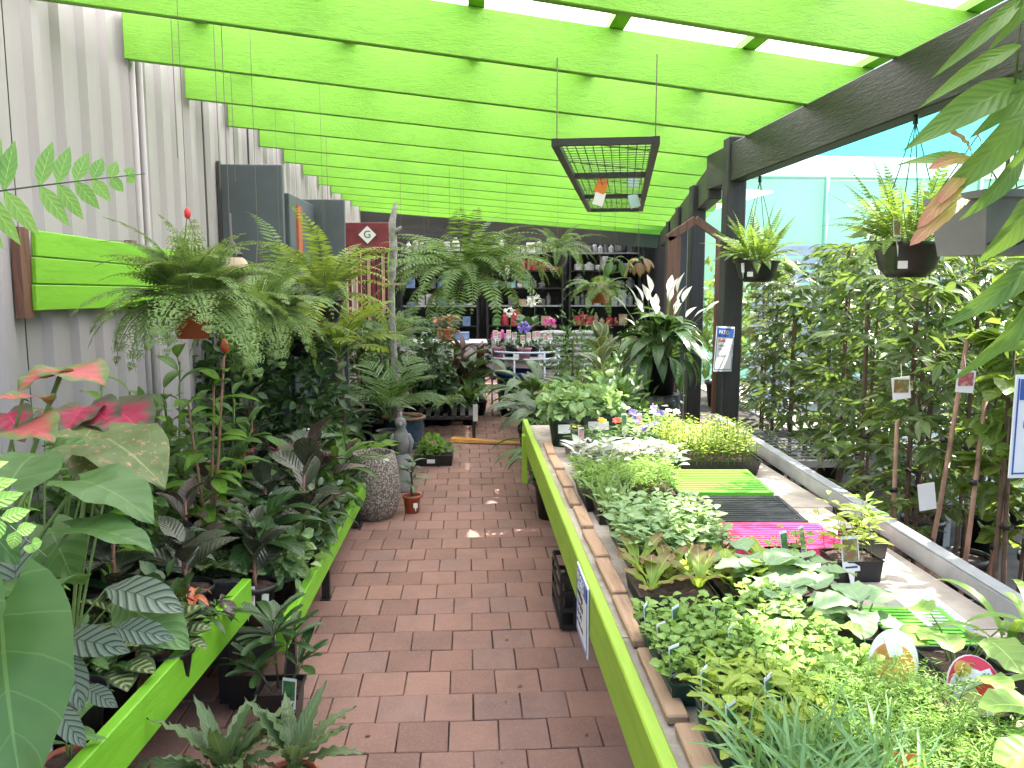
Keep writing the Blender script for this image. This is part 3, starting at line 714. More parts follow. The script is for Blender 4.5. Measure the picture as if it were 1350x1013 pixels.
ELL = [(0, .04), (.12, .45), (.3, .88), (.5, 1.0), (.7, .82), (.87, .42), (1, .02)]
LANCE = [(0, .10), (.15, .62), (.35, 1.0), (.6, .82), (.82, .42), (1, .01)]
STRAP = [(0, .75), (.2, .9), (.5, 1.0), (.75, .86), (.92, .5), (1, .05)]
ROUND = [(0, .12), (.1, .6), (.3, .95), (.55, 1.0), (.8, .78), (.94, .42), (1, .08)]
OBOV = [(0, .08), (.25, .35), (.55, .8), (.78, 1.0), (.93, .75), (1, .2)]
BLUNT = [(0, .25), (.3, .75), (.7, 1.0), (.93, .9), (1, .55)]
def prof(pr, t):
    for (a, wa), (b, wb) in zip(pr[:-1], pr[1:]):
        if t <= b: return wa + (wb - wa) * (t - a) / (b - a)
    return pr[-1][1]
def blade(mb, L, W, pr=ELL, p0=(0, 0, 0), e0=0.0, e1=-30.0, fold=15.0, nl=8, nw=2, wave=0.0, wf=5.0, lobe=0.0, m=0, twist=0.0, ph=0.0):
    """blade in local space: runs along +Y from p0, elevation e0 -> e1 degrees; lobe > 0 makes it heart shaped"""
    b = len(mb.v); y, z = p0[1], p0[2]
    rows = []
    ds = L / nl; cs = nw * 2 + 1
    tt = [k / nl for k in range(nl + 1)]
    for k, t in enumerate(tt):
        e = R(e0 + (e1 - e0) * t)
        if k: y += math.cos(e) * ds; z += math.sin(e) * ds
        hw = prof(pr, t) * W / 2
        for c in range(cs):
            s = (c - nw) / nw
            back = lobe * L * max(0.0, 1 - t / 0.5) * (abs(s) ** 1.3)
            x = s * hw
            lift = abs(x) * math.tan(R(fold)) + wave * W * math.sin(t * wf * 6.283 + (1 if s > 0 else 2.1) + ph) * abs(s) ** 1.5
            tw = twist * t
            yy = y - back * math.cos(e) - math.sin(e) * lift; zz = z - back * math.sin(e) + math.cos(e) * lift
            mb.v.append((p0[0] + x * math.cos(tw), yy, zz + x * math.sin(tw)))
    for k in range(nl):
        for c in range(cs - 1):
            i = b + k * cs + c
            q = [i, i + 1, i + cs + 1, i + cs]
            uv = [(c / (cs - 1), tt[k]), ((c + 1) / (cs - 1), tt[k]), ((c + 1) / (cs - 1), tt[k + 1]), (c / (cs - 1), tt[k + 1])]
            mb.face(q, m, uv)
    return mb
def petioled(pet, L, W, pr=ELL, a0=75, a1=45, e0=10, e1=-35, rad=0.004, pm=1, **k):
    """petiole rising from the origin, then the blade"""
    mb = MB(); y = z = 0.0; pts = [(0, 0, 0)]
    for i in range(5):
        a = R(a0 + (a1 - a0) * i / 4); y += math.cos(a) * pet / 5; z += math.sin(a) * pet / 5; pts.append((0, y, z))
    mb.tube(pts, [rad * (1.25 - 0.1 * i) for i in range(6)], 5, pm, False)
    blade(mb, L, W, pr, (0, y, z), e0, e1, m=0, **k)
    return mb
def pinnate(L, npair, pl, pw, a0=60, a1=-40, first=0.12, taper=0.55, ang=72, pr=LANCE, rad=0.003, fold=10, droop=-18, seg=3, curve=0.0, lacy=0, swell=0.35):
    """fern frond or palm leaf: rachis along an arc with pairs of pinnae (lacy: each pinna itself divided)"""
    mb = MB(); N = 24; y = z = 0.0; sp = [(0, 0, R(a0))]
    for i in range(N):
        t = (i + .5) / N; a = R(a0 + (a1 - a0) * t); y += math.cos(a) * L / N; z += math.sin(a) * L / N; sp.append((y, z, a))
    xoff = lambda t: curve * L * t * t
    mb.tube([(xoff(i / N), sp[i][0], sp[i][1]) for i in range(0, N + 1, 3)], [rad * (1.2 - 0.9 * i / N) for i in range(0, N + 1, 3)], 4, 1, False)
    for k in range(npair):
        t = first + (1 - first) * (k + .5) / npair
        y, z, a = sp[min(N, int(t * N + .5))]
        env = (swell + (1 - swell) * min(1, (t - first) / 0.25)) * (1 - (max(0, t - taper) / (1 - taper)) ** 1.4 * 0.92) if not lacy else (1 - t) ** 0.85 * min(1, (t - first) / .05 + .6)
        ln = pl * env
        for s in (-1, 1):
            q = MB()
            th = R(ang - 25 * t * t) + random.uniform(-.06, .06)
            if lacy:
                ns = max(3, int(lacy * env))
                for j in range(ns):
                    tj = (j + .6) / ns
                    for s2 in (-1, 1):
                        w = MB(); l2 = ln * 0.42 * (1 - tj) ** 0.8 + 0.006
                        blade(w, l2, l2 * 0.42, LANCE, nl=2, nw=1, e0=0, e1=-10, fold=5)
                        cz = math.cos(s2 * R(52)); sz = math.sin(s2 * R(52)); b0 = len(q.v)
                        q.v += [(x * cz - yy * sz, x * sz + yy * cz + tj * ln, zz - 0.12 * ln * tj * tj) for x, yy, zz in w.v]
                        for f, u in zip(w.f, w.uv): q.face([b0 + i for i in f], 0, u)
                w = MB(); blade(w, ln, 0.003 + ln * .03, STRAP, nl=2, nw=1, e0=0, e1=-12); b0 = len(q.v); q.v += w.v
                for f, u in zip(w.f, w.uv): q.face([b0 + i for i in f], 0, u)
            else:
                blade(q, ln, pw * (0.55 + .45 * env), pr, nl=seg, nw=1, e0=0, e1=droop + random.uniform(-8, 8), fold=fold)
            b0 = len(mb.v); ca, sa = math.cos(th), math.sin(th)
            cy_, sy_ = math.cos(a), math.sin(a)
            for x, yy, zz in q.v:
                # pinna runs sideways (s*X) and forward along the rachis
                px_ = s * (yy * sa) + x * ca * s; fw_ = yy * ca - x * sa
                mb.v.append((px_ + xoff(t), y + fw_ * cy_ - zz * sy_, z + fw_ * sy_ + zz * cy_))
            for f, u in zip(q.f, q.uv): mb.face([b0 + i for i in (f if s > 0 else f[::-1])], 0, u if s > 0 else u[::-1])
    return mb
def tmpl(W, pr=ELL, nl=3, nw=1, e1=-25, fold=14):
    q = MB(); blade(q, 1.0, W, pr, nl=nl, nw=nw, e0=8, e1=e1, fold=fold)
    return np.array(q.v), np.array(q.f), np.array(q.uv)
TL = {'oval': tmpl(.55), 'lance': tmpl(.30, LANCE), 'narrow': tmpl(.16, LANCE), 'round': tmpl(.85, ROUND), 'grass': tmpl(.035, STRAP, 4, 1, -60, 25), 'obov': tmpl(.5, OBOV), 'tiny': tmpl(.6, ELL, 2), 'mid': tmpl(.42, LANCE, 3)}
def leaves(name, mat, pos, dirs, size, tp='oval', parent=None, roll=0.5, loc=None, extra=None, upn=1.0):
    """many small leaves as one mesh: pos (n,3), dirs (n,3) unit, size (n,)"""
    V, Fc, U = TL[tp]; pos = np.asarray(pos, float); n = len(pos)
    d = np.asarray(dirs, float); d /= np.linalg.norm(d, axis=1, keepdims=True) + 1e-9
    up = np.array([0, 0, 1.0]) * upn + rng.normal(0, roll, (n, 3))
    s = np.cross(d, up); s /= np.linalg.norm(s, axis=1, keepdims=True) + 1e-9
    nn = np.cross(s, d)
    sz = np.asarray(size)[:, None, None]
    W = pos[:, None, :] + sz * (V[None, :, 0:1] * s[:, None, :] + V[None, :, 1:2] * d[:, None, :] + V[None, :, 2:3] * nn[:, None, :])
    nv = V.shape[0]; verts = W.reshape(-1, 3)
    faces = (Fc[None] + (np.arange(n) * nv)[:, None, None]).reshape(-1, 4)
    uv = np.broadcast_to(U[None], (n, *U.shape)).reshape(-1, 2)
    mats = [mat]
    ev = []; ef = []
    if extra is not None:
        ev = np.array(extra.v); ef = extra.f; mats.append(extra_mat[0])
        allv = np.vstack([verts, ev]); allf = faces.tolist() + [[i + len(verts) for i in f] for f in ef]
    else: allv, allf = verts, faces.tolist()
    me = bpy.data.meshes.new(name); me.from_pydata(allv.tolist(), [], allf)
    for q in mats: me.materials.append(q)
    if extra is not None: me.polygons.foreach_set('material_index', [0] * len(faces) + [1] * len(ef))
    ul = me.uv_layers.new(name='UVMap'); full = np.full((len(me.loops), 2), 0.5); full[:len(uv)] = uv
    ul.data.foreach_set('uv', full.ravel())
    me.polygons.foreach_set('use_smooth', [True] * len(me.polygons)); me.update()
    return tag(put(me, name, parent, loc), kind='stuff')
extra_mat = [None]
def dirs_dome(n, zmin=-0.2, zmax=1.0):
    z = rng.uniform(zmin, zmax, n); a = rng.uniform(0, 2 * np.pi, n); r = np.sqrt(np.clip(1 - z * z, 0, 1))
    return np.stack([r * np.cos(a), r * np.sin(a), z], 1)
def bush(name, mat, n, rx, rz, size, tp='oval', parent=None, loc=None, zc=0.0, fill=0.45, out=0.7, zmin=-0.6):
    d = dirs_dome(n, zmin); rad = rng.uniform(fill, 1.0, n)
    lump = 1 + 0.22 * np.sin(d[:, 0] * 5 + rng.uniform(0, 6)) * np.cos(d[:, 1] * 6 + d[:, 2] * 4)
    p = d * (rad * lump)[:, None] * np.array([rx, rx, rz]) + np.array([0, 0, zc])
    dr = d * out + rng.normal(0, 0.5, (n, 3)) + np.array([0, 0, -0.05])
    return leaves(name, mat, p, dr, rng.uniform(.7, 1.25, n) * size, tp, parent, 0.6, loc)

# ---- pots
def pot_mesh(r, h, style='round', mat=None, soil=True, seg=18):
    q = MB()
    if style == 'round':
        q.lathe([(r * .72, 0), (r * .94, h * .86), (r * 1.05, h * .87), (r * 1.06, h), (r * .98, h), (r * .95, h * .90)], seg, 0, close=False)
        q.face([k for k in reversed(range(seg))])
    elif style == 'bowl':
        q.lathe([(r * .55, 0), (r * .80, h * .25), (r * .96, h * .85), (r * 1.06, h * .88), (r * 1.07, h), (r * .98, h), (r * .94, h * .88)], seg, 0, close=False)
        q.face([k for k in reversed(range(seg))])
    elif style == 'square':
        b = r * 2
        for z, s in ((0, .82), (h * .88, .97), (h * .885, 1.06), (h, 1.07), (h, .98), (h * .9, .95)):
            for x, y in ((-1, -1), (1, -1), (1, 1), (-1, 1)): q.v.append((x * r * s, y * r * s, z))
        for k in range(5):
            for a in range(4): q.face([k * 4 + a, k * 4 + (a + 1) % 4, k * 4 + 4 + (a + 1) % 4, k * 4 + 4 + a])
        q.face([3, 2, 1, 0])
    return q
def soil_mesh(r, z, seg=14, sq=False):
    q = MB(); n = 4 if sq else seg
    q.v.append((0, 0, z + r * .06)); a0 = math.pi / 4 if sq else 0; rr = r * (1.38 if sq else 1)
    for k in range(n):
        a = a0 + 2 * math.pi * k / n; q.v.append((rr * .945 * math.cos(a), rr * .945 * math.sin(a), z + random.uniform(-.003, .003)))
    for k in range(n): q.face([0, 1 + k, 1 + (k + 1) % n])
    return q
_pm = {}
def add_pot(t, r, h, mat='black_plastic', style='round', z=0.0):
    k = (round(r, 3), round(h, 3), mat, style)
    if k not in _pm:
        _pm[k] = (pot_mesh(r, h, style).mesh('pot', [M[mat]], style != 'square'), soil_mesh(r, h * .90, sq=style == 'square').mesh('soil', [M['soil']]))
    put(_pm[k][0], 'pot', t, (0, 0, z)); put(_pm[k][1], 'soil', t, (0, 0, z))
    return h * 0.9 + z
_tagm = {}
def add_tag(t, loc, w=0.035, h=0.06, rz=0.0, pic=None, tilt=-0.15):
    """plastic plant label: white card, printed picture as its own raised panel, pointed foot"""
    q = MB(); q.box((0, 0, h * .5), (w, 0.0016, h)); q.poly([(-w * .2, 0, 0), (w * .2, 0, 0), (0, 0, -h * .7)])
    rot = Matrix.Translation(loc) @ Euler((tilt, 0, rz)).to_matrix().to_4x4()
    o = put(q.mesh('plant_label', [M['white_card']]), 'plant_label', t, mat4=rot)
    if pic:
        q = MB(); q.box((0, -0.0016, h * .60), (w * .86, 0.001, h * .62)); put(q.mesh('picture', [pic]), 'picture', o)
        q = MB(); q.box((0, -0.0016, h * .12), (w * .7, 0.001, h * .05)); put(q.mesh('printed_line', [M['ink']]), 'printed_line', o)
    return o
def printmat(name, cols, scale=30):
    m, n, l, b = newmat(name); tc = n.new('ShaderNodeTexCoord')
    nz = nd(n, 'ShaderNodeTexNoise', Scale=scale, Detail=3.0, Roughness=0.7); l.new(tc.outputs['Object'], nz.inputs['Vector'])
    k = len(cols); l.new(ramp(n, l, nz.outputs[0], [(0.32 + 0.36 * i / max(1, k - 1), c) for i, c in enumerate(cols)]), b.inputs['Base Color'])
    b.inputs['Roughness'].default_value = 0.3
    return m
PIC = {'leaf': printmat('print_leaf', [(0.05, 0.12, 0.04), (0.15, 0.25, 0.08), (0.35, 0.12, 0.12)]), 'pink': printmat('print_pink', [(0.45, 0.08, 0.15), (0.65, 0.35, 0.40), (0.12, 0.2, 0.06)]),
       'red': printmat('print_red', [(0.40, 0.04, 0.03), (0.12, 0.15, 0.04), (0.55, 0.3, 0.2)]), 'green': printmat('print_green', [(0.03, 0.10, 0.04), (0.06, 0.17, 0.06), (0.12, 0.22, 0.08)]),
       'fruit': printmat('print_fruit', [(0.5, 0.2, 0.15), (0.35, 0.06, 0.10), (0.7, 0.5, 0.35)])}
# ---- generic plants
def rosette(t, meshes, n, z=0.0, s=(0.8, 1.15), tilt=(-10, 15), name='leaf', az0=None, arc=360, r0=0.0):
    a0 = random.uniform(0, 360) if az0 is None else az0
    for k in range(n):
        az = R(a0 + arc * (k + random.uniform(-.3, .3)) / n); sc_ = random.uniform(*s)
        m4 = Matrix.Translation((r0 * math.sin(-az), r0 * math.cos(az), z)) @ Matrix.Rotation(az, 4, 'Z') @ Matrix.Rotation(R(random.uniform(*tilt)), 4, 'X') @ Matrix.Rotation(R(random.uniform(-12, 12)), 4, 'Y') @ Matrix.Scale(sc_, 4)
        put(meshes[k % len(meshes)], name, t, mat4=m4)
def stemmed(t, meshes, n, z0, z1, lean=(0, 0), s=(0.8, 1.1), tilt=(-5, 20), mat='stem_dark', rad=0.008, name='leaf', az0=None):
    """one stem with leaves spiralling up it"""
    q = MB(); q.tube([(lean[0] * k / 4 + random.uniform(-.004, .004), lean[1] * k / 4, z0 - 0.02 + (z1 - z0 + .02) * k / 4) for k in range(5)], [rad * (1.15 - .12 * k) for k in range(5)], 6); q.build('stem', M[mat], t, True)
    a = random.uniform(0, 360) if az0 is None else az0
    for k in range(n):
        f = (k + .6) / n; a += 137.5 + random.uniform(-15, 15)
        m4 = Matrix.Translation((lean[0] * f, lean[1] * f, z0 + (z1 - z0) * (0.12 + 0.88 * f))) @ Matrix.Rotation(R(a), 4, 'Z') @ Matrix.Rotation(R(random.uniform(*tilt) + 28 * f), 4, 'X') @ Matrix.Rotation(R(random.uniform(-15, 15)), 4, 'Y') @ Matrix.Scale(random.uniform(*s) * (1.08 - .3 * f), 4)
        put(meshes[k % len(meshes)], name, t, mat4=m4)
def hero(t, me, L0, base, tip, nrm=(0, -0.5, 0.85), w=1.0, name='leaf', root=None, rad=0.005, mat='stem', sag=0.0):
    """one leaf whose blade runs from base to tip (world points); petiole from root (world) to base"""
    b = Vector(base); tp_ = Vector(tip); y = (tp_ - b); L = y.length; y.normalize()
    x = y.cross(Vector(nrm)); x.normalize(); z = x.cross(y)
    o0 = t.matrix_basis.translation
    m4 = Matrix.Translation(b - o0) @ Matrix((x, y, z)).transposed().to_4x4() @ Matrix.Diagonal((L / L0 * w, L / L0, L / L0, 1))
    o = put(me, name, t, mat4=m4)
    if root is not None:
        r_ = Vector(root); mid = (r_ + b) / 2 + Vector((0, 0, 0.12 * (b - r_).length + sag)); pts = []
        for k in range(8):
            u_ = k / 7; pts.append(((1 - u_) ** 2 * r_ + 2 * u_ * (1 - u_) * mid + u_ * u_ * b) - o0)
        q = MB(); q.tube(pts, [rad * (1.3 - .09 * k) for k in range(8)], 6); q.build('leaf_stalk', M[mat], t, True)
    return o
def LMesh(key, mbs, pm='stem', nm='leaf'): return [q.mesh(nm, [LM[key], M[pm]], True) for q in mbs]

# ================================================================== LEFT SIDE PLANTS
rnd = lambda a, b: random.uniform(a, b)
def fl(me, mats): return me.mesh('leaf', mats, True)
# blades used singly (for leaves set one by one)
HB = {}
def heart(L=1.0, W=0.85, lobe=.24, e1=-30, fold=8, wave=.03, ph=0.0):
    q = MB(); blade(q, L, W, [(0, .42), (.08, .72), (.2, .95), (.32, 1.0), (.5, .9), (.7, .62), (.86, .32), (1, .01)], e0=6, e1=e1, fold=fold, nl=12, nw=3, wave=wave, wf=2.5, lobe=lobe, ph=ph); return q
HB['elephant'] = [heart(e1=-28, ph=p).mesh('leaf', [LM['elephant'], M['stem']], True) for p in (0, 2)]
HB['caladium'] = [heart(W=.7, e1=-38, fold=12, wave=.06, ph=p).mesh('leaf', [LM['caladium'], M['stem']], True) for p in (0, 2)]
HB['caladium_red'] = [heart(W=.75, e1=-30, fold=10, wave=.05, ph=p).mesh('leaf', [LM['caladium_red'], M['stem']], True) for p in (0, 2)]
HB['caladium_spot'] = [heart(W=.75, e1=-22, fold=8, wave=.05).mesh('leaf', [LM['caladium_spot'], M['stem']], True)]
def ellb(key, W=.42, e1=-30, wave=.02, pr=ELL, fold=10): q = MB(); blade(q, 1.0, W, pr, e0=6, e1=e1, fold=fold, nl=10, nw=3, wave=wave, wf=3); return [q.mesh('leaf', [LM[key], M['stem']], True)]
HB['calathea'] = ellb('calathea'); HB['calathea_green'] = ellb('calathea_green', .5)
HB['maranta'] = ellb('maranta', .62)

def plant(name, px, py, z0, label, cat='plant', group=None, X=None, Y=None):
    p = P(px, py, Z=z0) if Y is None else P(px, py, Y=Y)
    p.z = z0
    return thing(name, p, label, cat, group)

# A1 sword fern hanging close on the left
SF = thing('sword_fern', (-0.86, 1.02, 1.55), 'bright green sword fern in a hanging basket at the left edge, close to the viewer', 'fern')
add_pot(SF, 0.12, 0.14, 'black_plastic', 'bowl')
for a in (0, 120, 240):
    q = MB(); q.tube([(0.12 * math.cos(R(a)), 0.12 * math.sin(R(a)), 0.13), (0, 0, 0.62), (0, 0, 1.25)], 0.0015, 4); q.build('hanger_wire', M['wire'], SF)
def frond_to(t, b, tip, npair, pl, pw, nrm, key='fern_near', a0=12, a1=-12, ang=80, first=.05, mi=None):
    L = 1.0
    q = pinnate(L, npair, pl, pw, a0, a1, first, .6, ang, rad=.004, droop=-12, seg=4, swell=.7)
    b = Vector(b); tip = Vector(tip); y = tip - b; ln = y.length; y.normalize(); x = y.cross(Vector(nrm)); x.normalize(); z = x.cross(y)
    s_ = ln / L
    return put(q.mesh('frond', [LM[key], M['stem_dark']], True), 'frond', t, mat4=Matrix.Translation(b - t.matrix_basis.translation) @ Matrix((x, y, z)).transposed().to_4x4() @ Matrix.Scale(s_, 4))
frond_to(SF, (-0.86, 1.02, 1.70), P(200, 233, Y=1.08), 16, .15, .052, (0.05, -1, 0.1), a0=14, a1=-10, first=.22)
frond_to(SF, (-0.86, 1.0, 1.68), P(80, 745, Y=0.97), 22, .14, .05, (0.3, -0.85, 0.25), a0=25, a1=-18)
frond_to(SF, (-0.88, 1.0, 1.68), P(18, 345, Y=1.0), 18, .17, .055, (0.1, -1, 0.3), a0=30, a1=-30)
frond_to(SF, (-0.86, 1.0, 1.68), P(-60, 640, Y=0.92), 16, .17, .055, (0.1, -1, 0.3), a0=30, a1=-30)
frond_to(SF, (-0.86, 1.02, 1.68), (-1.3, 1.3, 1.7), 14, .17, .055, (0, 0, 1), a0=30, a1=-30)
frond_to(SF, (-0.86, 1.02, 1.68), (-1.0, 0.6, 1.9), 14, .17, .055, (0, 0, 1), a0=30, a1=-30)

# A2 elephant ear
EE = thing('elephant_ear', (-1.17, 1.55, 0.315), 'elephant ear with large heart shaped green leaves at the left foreground', 'plant')
add_pot(EE, 0.13, 0.24, 'black_plastic'); rt = Vector((-1.17, 1.55, 0.53))
for i, (b_, t_, n_, w_) in enumerate([
    ((2, 800, 1.35), (16, 1060, 1.15), (0.25, -0.9, 0.45), .8), ((24, 783, 1.42), (108, 742, 1.62), (-0.1, -0.55, 0.8), .95), ((12, 640, 1.5), (52, 572, 1.68), (0.1, -0.75, 0.6), 1.0),
    ((105, 634, 1.75), (203, 660, 1.62), (-0.1, -0.05, 1), .75), ((95, 697, 1.62), (205, 702, 1.55), (-0.1, -0.05, 1), .62), ((70, 588, 1.85), (132, 577, 1.9), (0.05, -0.1, 1), .8),
    ((66, 698, 1.75), (98, 762, 1.66), (0.3, -0.6, 0.7), .9), ((-60, 760, 1.35), (-40, 900, 1.2), (0.2, -0.9, 0.4), .8), ((-20, 690, 1.5), (20, 740, 1.45), (0.2, -0.8, 0.5), .9)]):
    hero(EE, HB['elephant'][i % 2], 1.0, P(b_[0], b_[1], Y=b_[2]), P(t_[0], t_[1], Y=t_[2]), n_, w_, root=rt, rad=0.006)

# A3 caladiums
CA = thing('caladium', (-1.33, 2.1, 0.315), 'caladium with salmon pink and green leaves on tall stalks, left foreground', 'plant')
add_pot(CA, 0.11, 0.2, 'black_plastic'); rt = Vector((-1.33, 2.1, 0.5))
for i, (k, b_, t_, n_, w_) in enumerate([('caladium', (84, 489, 2.05), (138, 488, 2.0), (0, -.15, 1), 1.8), ('caladium', (80, 489, 2.05), (14, 500, 1.95), (0, -.12, 1), 1.2), ('caladium', (30, 525, 1.9), (70, 516, 2.0), (0, -.3, 1), 1.4), ('caladium', (30, 527, 1.9), (-15, 518, 1.85), (0, -.2, 1), 1.2),
    ('caladium', (20, 565, 1.9), (62, 556, 1.8), (0, -.3, .9), 1.3)]):
    hero(CA, HB[k][i % 2], 1.0, P(b_[0], b_[1], Y=b_[2]), P(t_[0], t_[1], Y=t_[2]), n_, w_, root=rt, rad=0.005)
CR = thing('caladium', (-1.28, 2.42, 0.315), 'caladium with crimson centred leaves behind the salmon pink one', 'plant')
add_pot(CR, 0.10, 0.2, 'black_plastic'); rt = Vector((-1.28, 2.42, 0.5))
for i, (b_, t_, n_, w_) in enumerate([((112, 537, 2.4), (82, 560, 2.25), (0, -.5, .85), 1.2), ((118, 537, 2.4), (150, 556, 2.3), (0, -.5, .85), 1.2), ((152, 540, 2.4), (192, 566, 2.25), (0, -.55, .8), 1.1), ((10, 545, 2.3), (28, 572, 2.2), (0, -.5, .8), 1.1), ((135, 556, 2.4), (152, 590, 2.2), (.1, -.5, .8), 1.2), ((60, 548, 2.5), (92, 534, 2.6), (0, -.5, .8), 1.0)]):
    hero(CR, HB['caladium_red'][i % 2], 1.0, P(b_[0], b_[1], Y=b_[2]), P(t_[0], t_[1], Y=t_[2]), n_, w_, root=rt, rad=0.004)
CS = thing('caladium', (-1.12, 2.22, 0.315), 'caladium with pink speckled green leaves in front of the crimson one', 'plant')
add_pot(CS, 0.10, 0.2, 'black_plastic'); rt = Vector((-1.12, 2.22, 0.5))
for i, (b_, t_, n_, w_) in enumerate([((140, 578, 2.15), (214, 622, 1.95), (-.05, -.25, .95), .95), ((120, 566, 2.3), (95, 606, 2.1), (.1, -.5, .8), 1.2), ((160, 570, 2.3), (196, 582, 2.25), (0, -.5, .8), 1.3), ((120, 602, 2.1), (165, 640, 2.0), (-.1, -.5, .85), 1.1)]):
    hero(CS, HB['caladium_spot'][0], 1.0, P(b_[0], b_[1], Y=b_[2]), P(t_[0], t_[1], Y=t_[2]), n_, w_, root=rt, rad=0.004)

# A4 striped calatheas on the front bench
C1 = thing('striped_calathea', (-1.12, 1.72, 0.315), 'silver green calathea with dark chevron stripes in a terracotta pot, left foreground', 'plant')
add_pot(C1, 0.085, 0.15, 'terracotta'); rt = Vector((-1.12, 1.72, 0.45))
q = MB()
for k in range(9):
    a = R(-110 + 8 * k); q.v += [(0.0915 * math.cos(a), 0.0915 * math.sin(a), 0.095), (0.0925 * math.cos(a), 0.0925 * math.sin(a), 0.125)]
for k in range(8): q.face([2 * k, 2 * k + 2, 2 * k + 3, 2 * k + 1])
q.build('pot_label', M['white_card'], C1)
for i, (k, b_, t_, n_, w_) in enumerate([('calathea', (22, 782, 1.55), (14, 688, 1.62), (.1, -.95, .3), 1.15), ('calathea', (78, 842, 1.62), (160, 846, 1.55), (0, -.6, .8), 1.0), ('calathea', (140, 776, 1.85), (233, 788, 1.75), (-.1, -.5, .85), 1.0), ('calathea', (148, 828, 1.75), (226, 836, 1.72), (0, -.7, .7), 1.0),
    ('calathea', (92, 862, 1.6), (103, 930, 1.5), (.2, -.8, .5), 1.0), ('calathea', (84, 915, 1.55), (92, 985, 1.5), (.1, -.9, .4), 1.1), ('calathea_green', (150, 792, 1.85), (243, 836, 1.72), (-.1, -.45, .9), 1.05), ('calathea', (110, 905, 1.75), (150, 928, 1.7), (0, -.7, .7), 1.0), ('calathea', (70, 925, 1.5), (108, 985, 1.45), (.1, -.8, .5), 1.0)]):
    hero(C1, HB[k][0], 1.0, P(b_[0], b_[1], Y=b_[2]), P(t_[0], t_[1], Y=t_[2]), n_, w_, root=rt, rad=0.003)
cal_l = LMesh('calathea', [petioled(.13, .19, .085, a0=85, a1=65, e0=35, e1=-25, wave=.03, wf=2.5, nw=3, rad=.003), petioled(.09, .16, .07, a0=80, a1=50, e0=10, e1=-35, nw=3, rad=.003)])
cal_g = LMesh('calathea_green', [petioled(.13, .19, .085, a0=85, a1=65, e0=35, e1=-25, wave=.03, wf=2.5, rad=.003), petioled(.09, .16, .07, a0=80, a1=50, e0=10, e1=-35, rad=.003)])
mar_l = LMesh('maranta', [petioled(.07, .12, .085, a0=75, a1=45, e0=15, e1=-25, nw=3, rad=.0025), petioled(.05, .10, .075, a0=60, a1=30, e0=5, e1=-20, nw=3, rad=.0025)])
rub_l = LMesh('rubber', [petioled(.03, .20, .105, ELL, a0=55, a1=40, e0=38, e1=0, fold=18, rad=.004), petioled(.03, .18, .095, ELL, a0=40, a1=25, e0=15, e1=-25, fold=14, rad=.004)], 'stem_red')
rub_r = LMesh('rubber_red', [petioled(.03, .20, .105, ELL, a0=55, a1=40, e0=38, e1=0, fold=18, rad=.004), petioled(.03, .18, .095, ELL, a0=40, a1=25, e0=15, e1=-25, fold=14, rad=.004)], 'stem_red')
var_l = LMesh('variegated', [petioled(.03, .18, .095, ELL, a0=55, a1=40, e0=38, e1=0, fold=15, rad=.004), petioled(.03, .16, .085, ELL, a0=40, a1=25, e0=15, e1=-20, fold=12, rad=.004)], 'stem')
agl_l = LMesh('aglaonema', [petioled(.08, .20, .075, LANCE, a0=80, a1=60, e0=40, e1=-25, rad=.004), petioled(.07, .18, .07, LANCE, a0=70, a1=45, e0=20, e1=-35, rad=.004)])
deep_l = LMesh('deep', [petioled(.12, .24, .085, LANCE, a0=82, a1=65, e0=45, e1=-35, rad=.004), petioled(.10, .22, .08, LANCE, a0=75, a1=50, e0=25, e1=-45, rad=.004)])
mid_l = LMesh('mid', [petioled(.05, .17, .07, ELL, a0=70, a1=50, e0=30, e1=-25, rad=.003), petioled(.05, .15, .06, ELL, a0=60, a1=35, e0=10, e1=-35, rad=.003)])
strap_g = LMesh('mid', [petioled(.02, .34, .035, STRAP, a0=80, a1=78, e0=72, e1=-40, fold=22, nl=9, nw=1, rad=.006), petioled(.02, .30, .032, STRAP, a0=70, a1=65, e0=55, e1=-50, fold=22, nl=9, nw=1, rad=.006)])
strap_d = LMesh('deep', [petioled(.02, .34, .04, STRAP, a0=80, a1=78, e0=72, e1=-30, fold=22, nl=9, nw=1, rad=.006), petioled(.02, .30, .036, STRAP, a0=70, a1=65, e0=50, e1=-45, fold=22, nl=9, nw=1, rad=.006)])
cord_l = LMesh('cordyline', [petioled(.05, .30, .065, LANCE, a0=75, a1=65, e0=58, e1=-15, fold=20, nl=8, rad=.004), petioled(.05, .28, .06, LANCE, a0=60, a1=50, e0=40, e1=-35, fold=20, nl=8, rad=.004)], 'stem_red')
brom_l = LMesh('deep', [petioled(.01, .20, .03, STRAP, a0=60, a1=55, e0=50, e1=-25, fold=20, nw=1, rad=.005)])
brom_b = LMesh('pink_bract', [petioled(.01, .085, .022, LANCE, a0=70, a1=70, e0=65, e1=0, fold=15, nw=1, nl=5, rad=.003)], nm='bract')
oran_b = LMesh('orange_bract', [petioled(.01, .12, .035, LANCE, a0=70, a1=70, e0=60, e1=-75, fold=25, nw=2, nl=8, rad=.003)], nm='bract')
nest_l = LMesh('bright', [petioled(.02, .36, .09, STRAP, a0=80, a1=78, e0=72, e1=5, fold=10, nl=10, wave=.08, wf=4, rad=.004), petioled(.02, .32, .085, STRAP, a0=70, a1=65, e0=58, e1=-15, fold=10, nl=10, wave=.08, wf=4, rad=.004)])
crisp_l = LMesh('crisp', [petioled(.05, .19, .045, LANCE, a0=82, a1=75, e0=70, e1=35, fold=12, nl=12, wave=.12, wf=6, rad=.003), petioled(.05, .18, .045, LANCE, a0=70, a1=60, e0=50, e1=5, fold=12, nl=12, wave=.12, wf=6, rad=.003)])

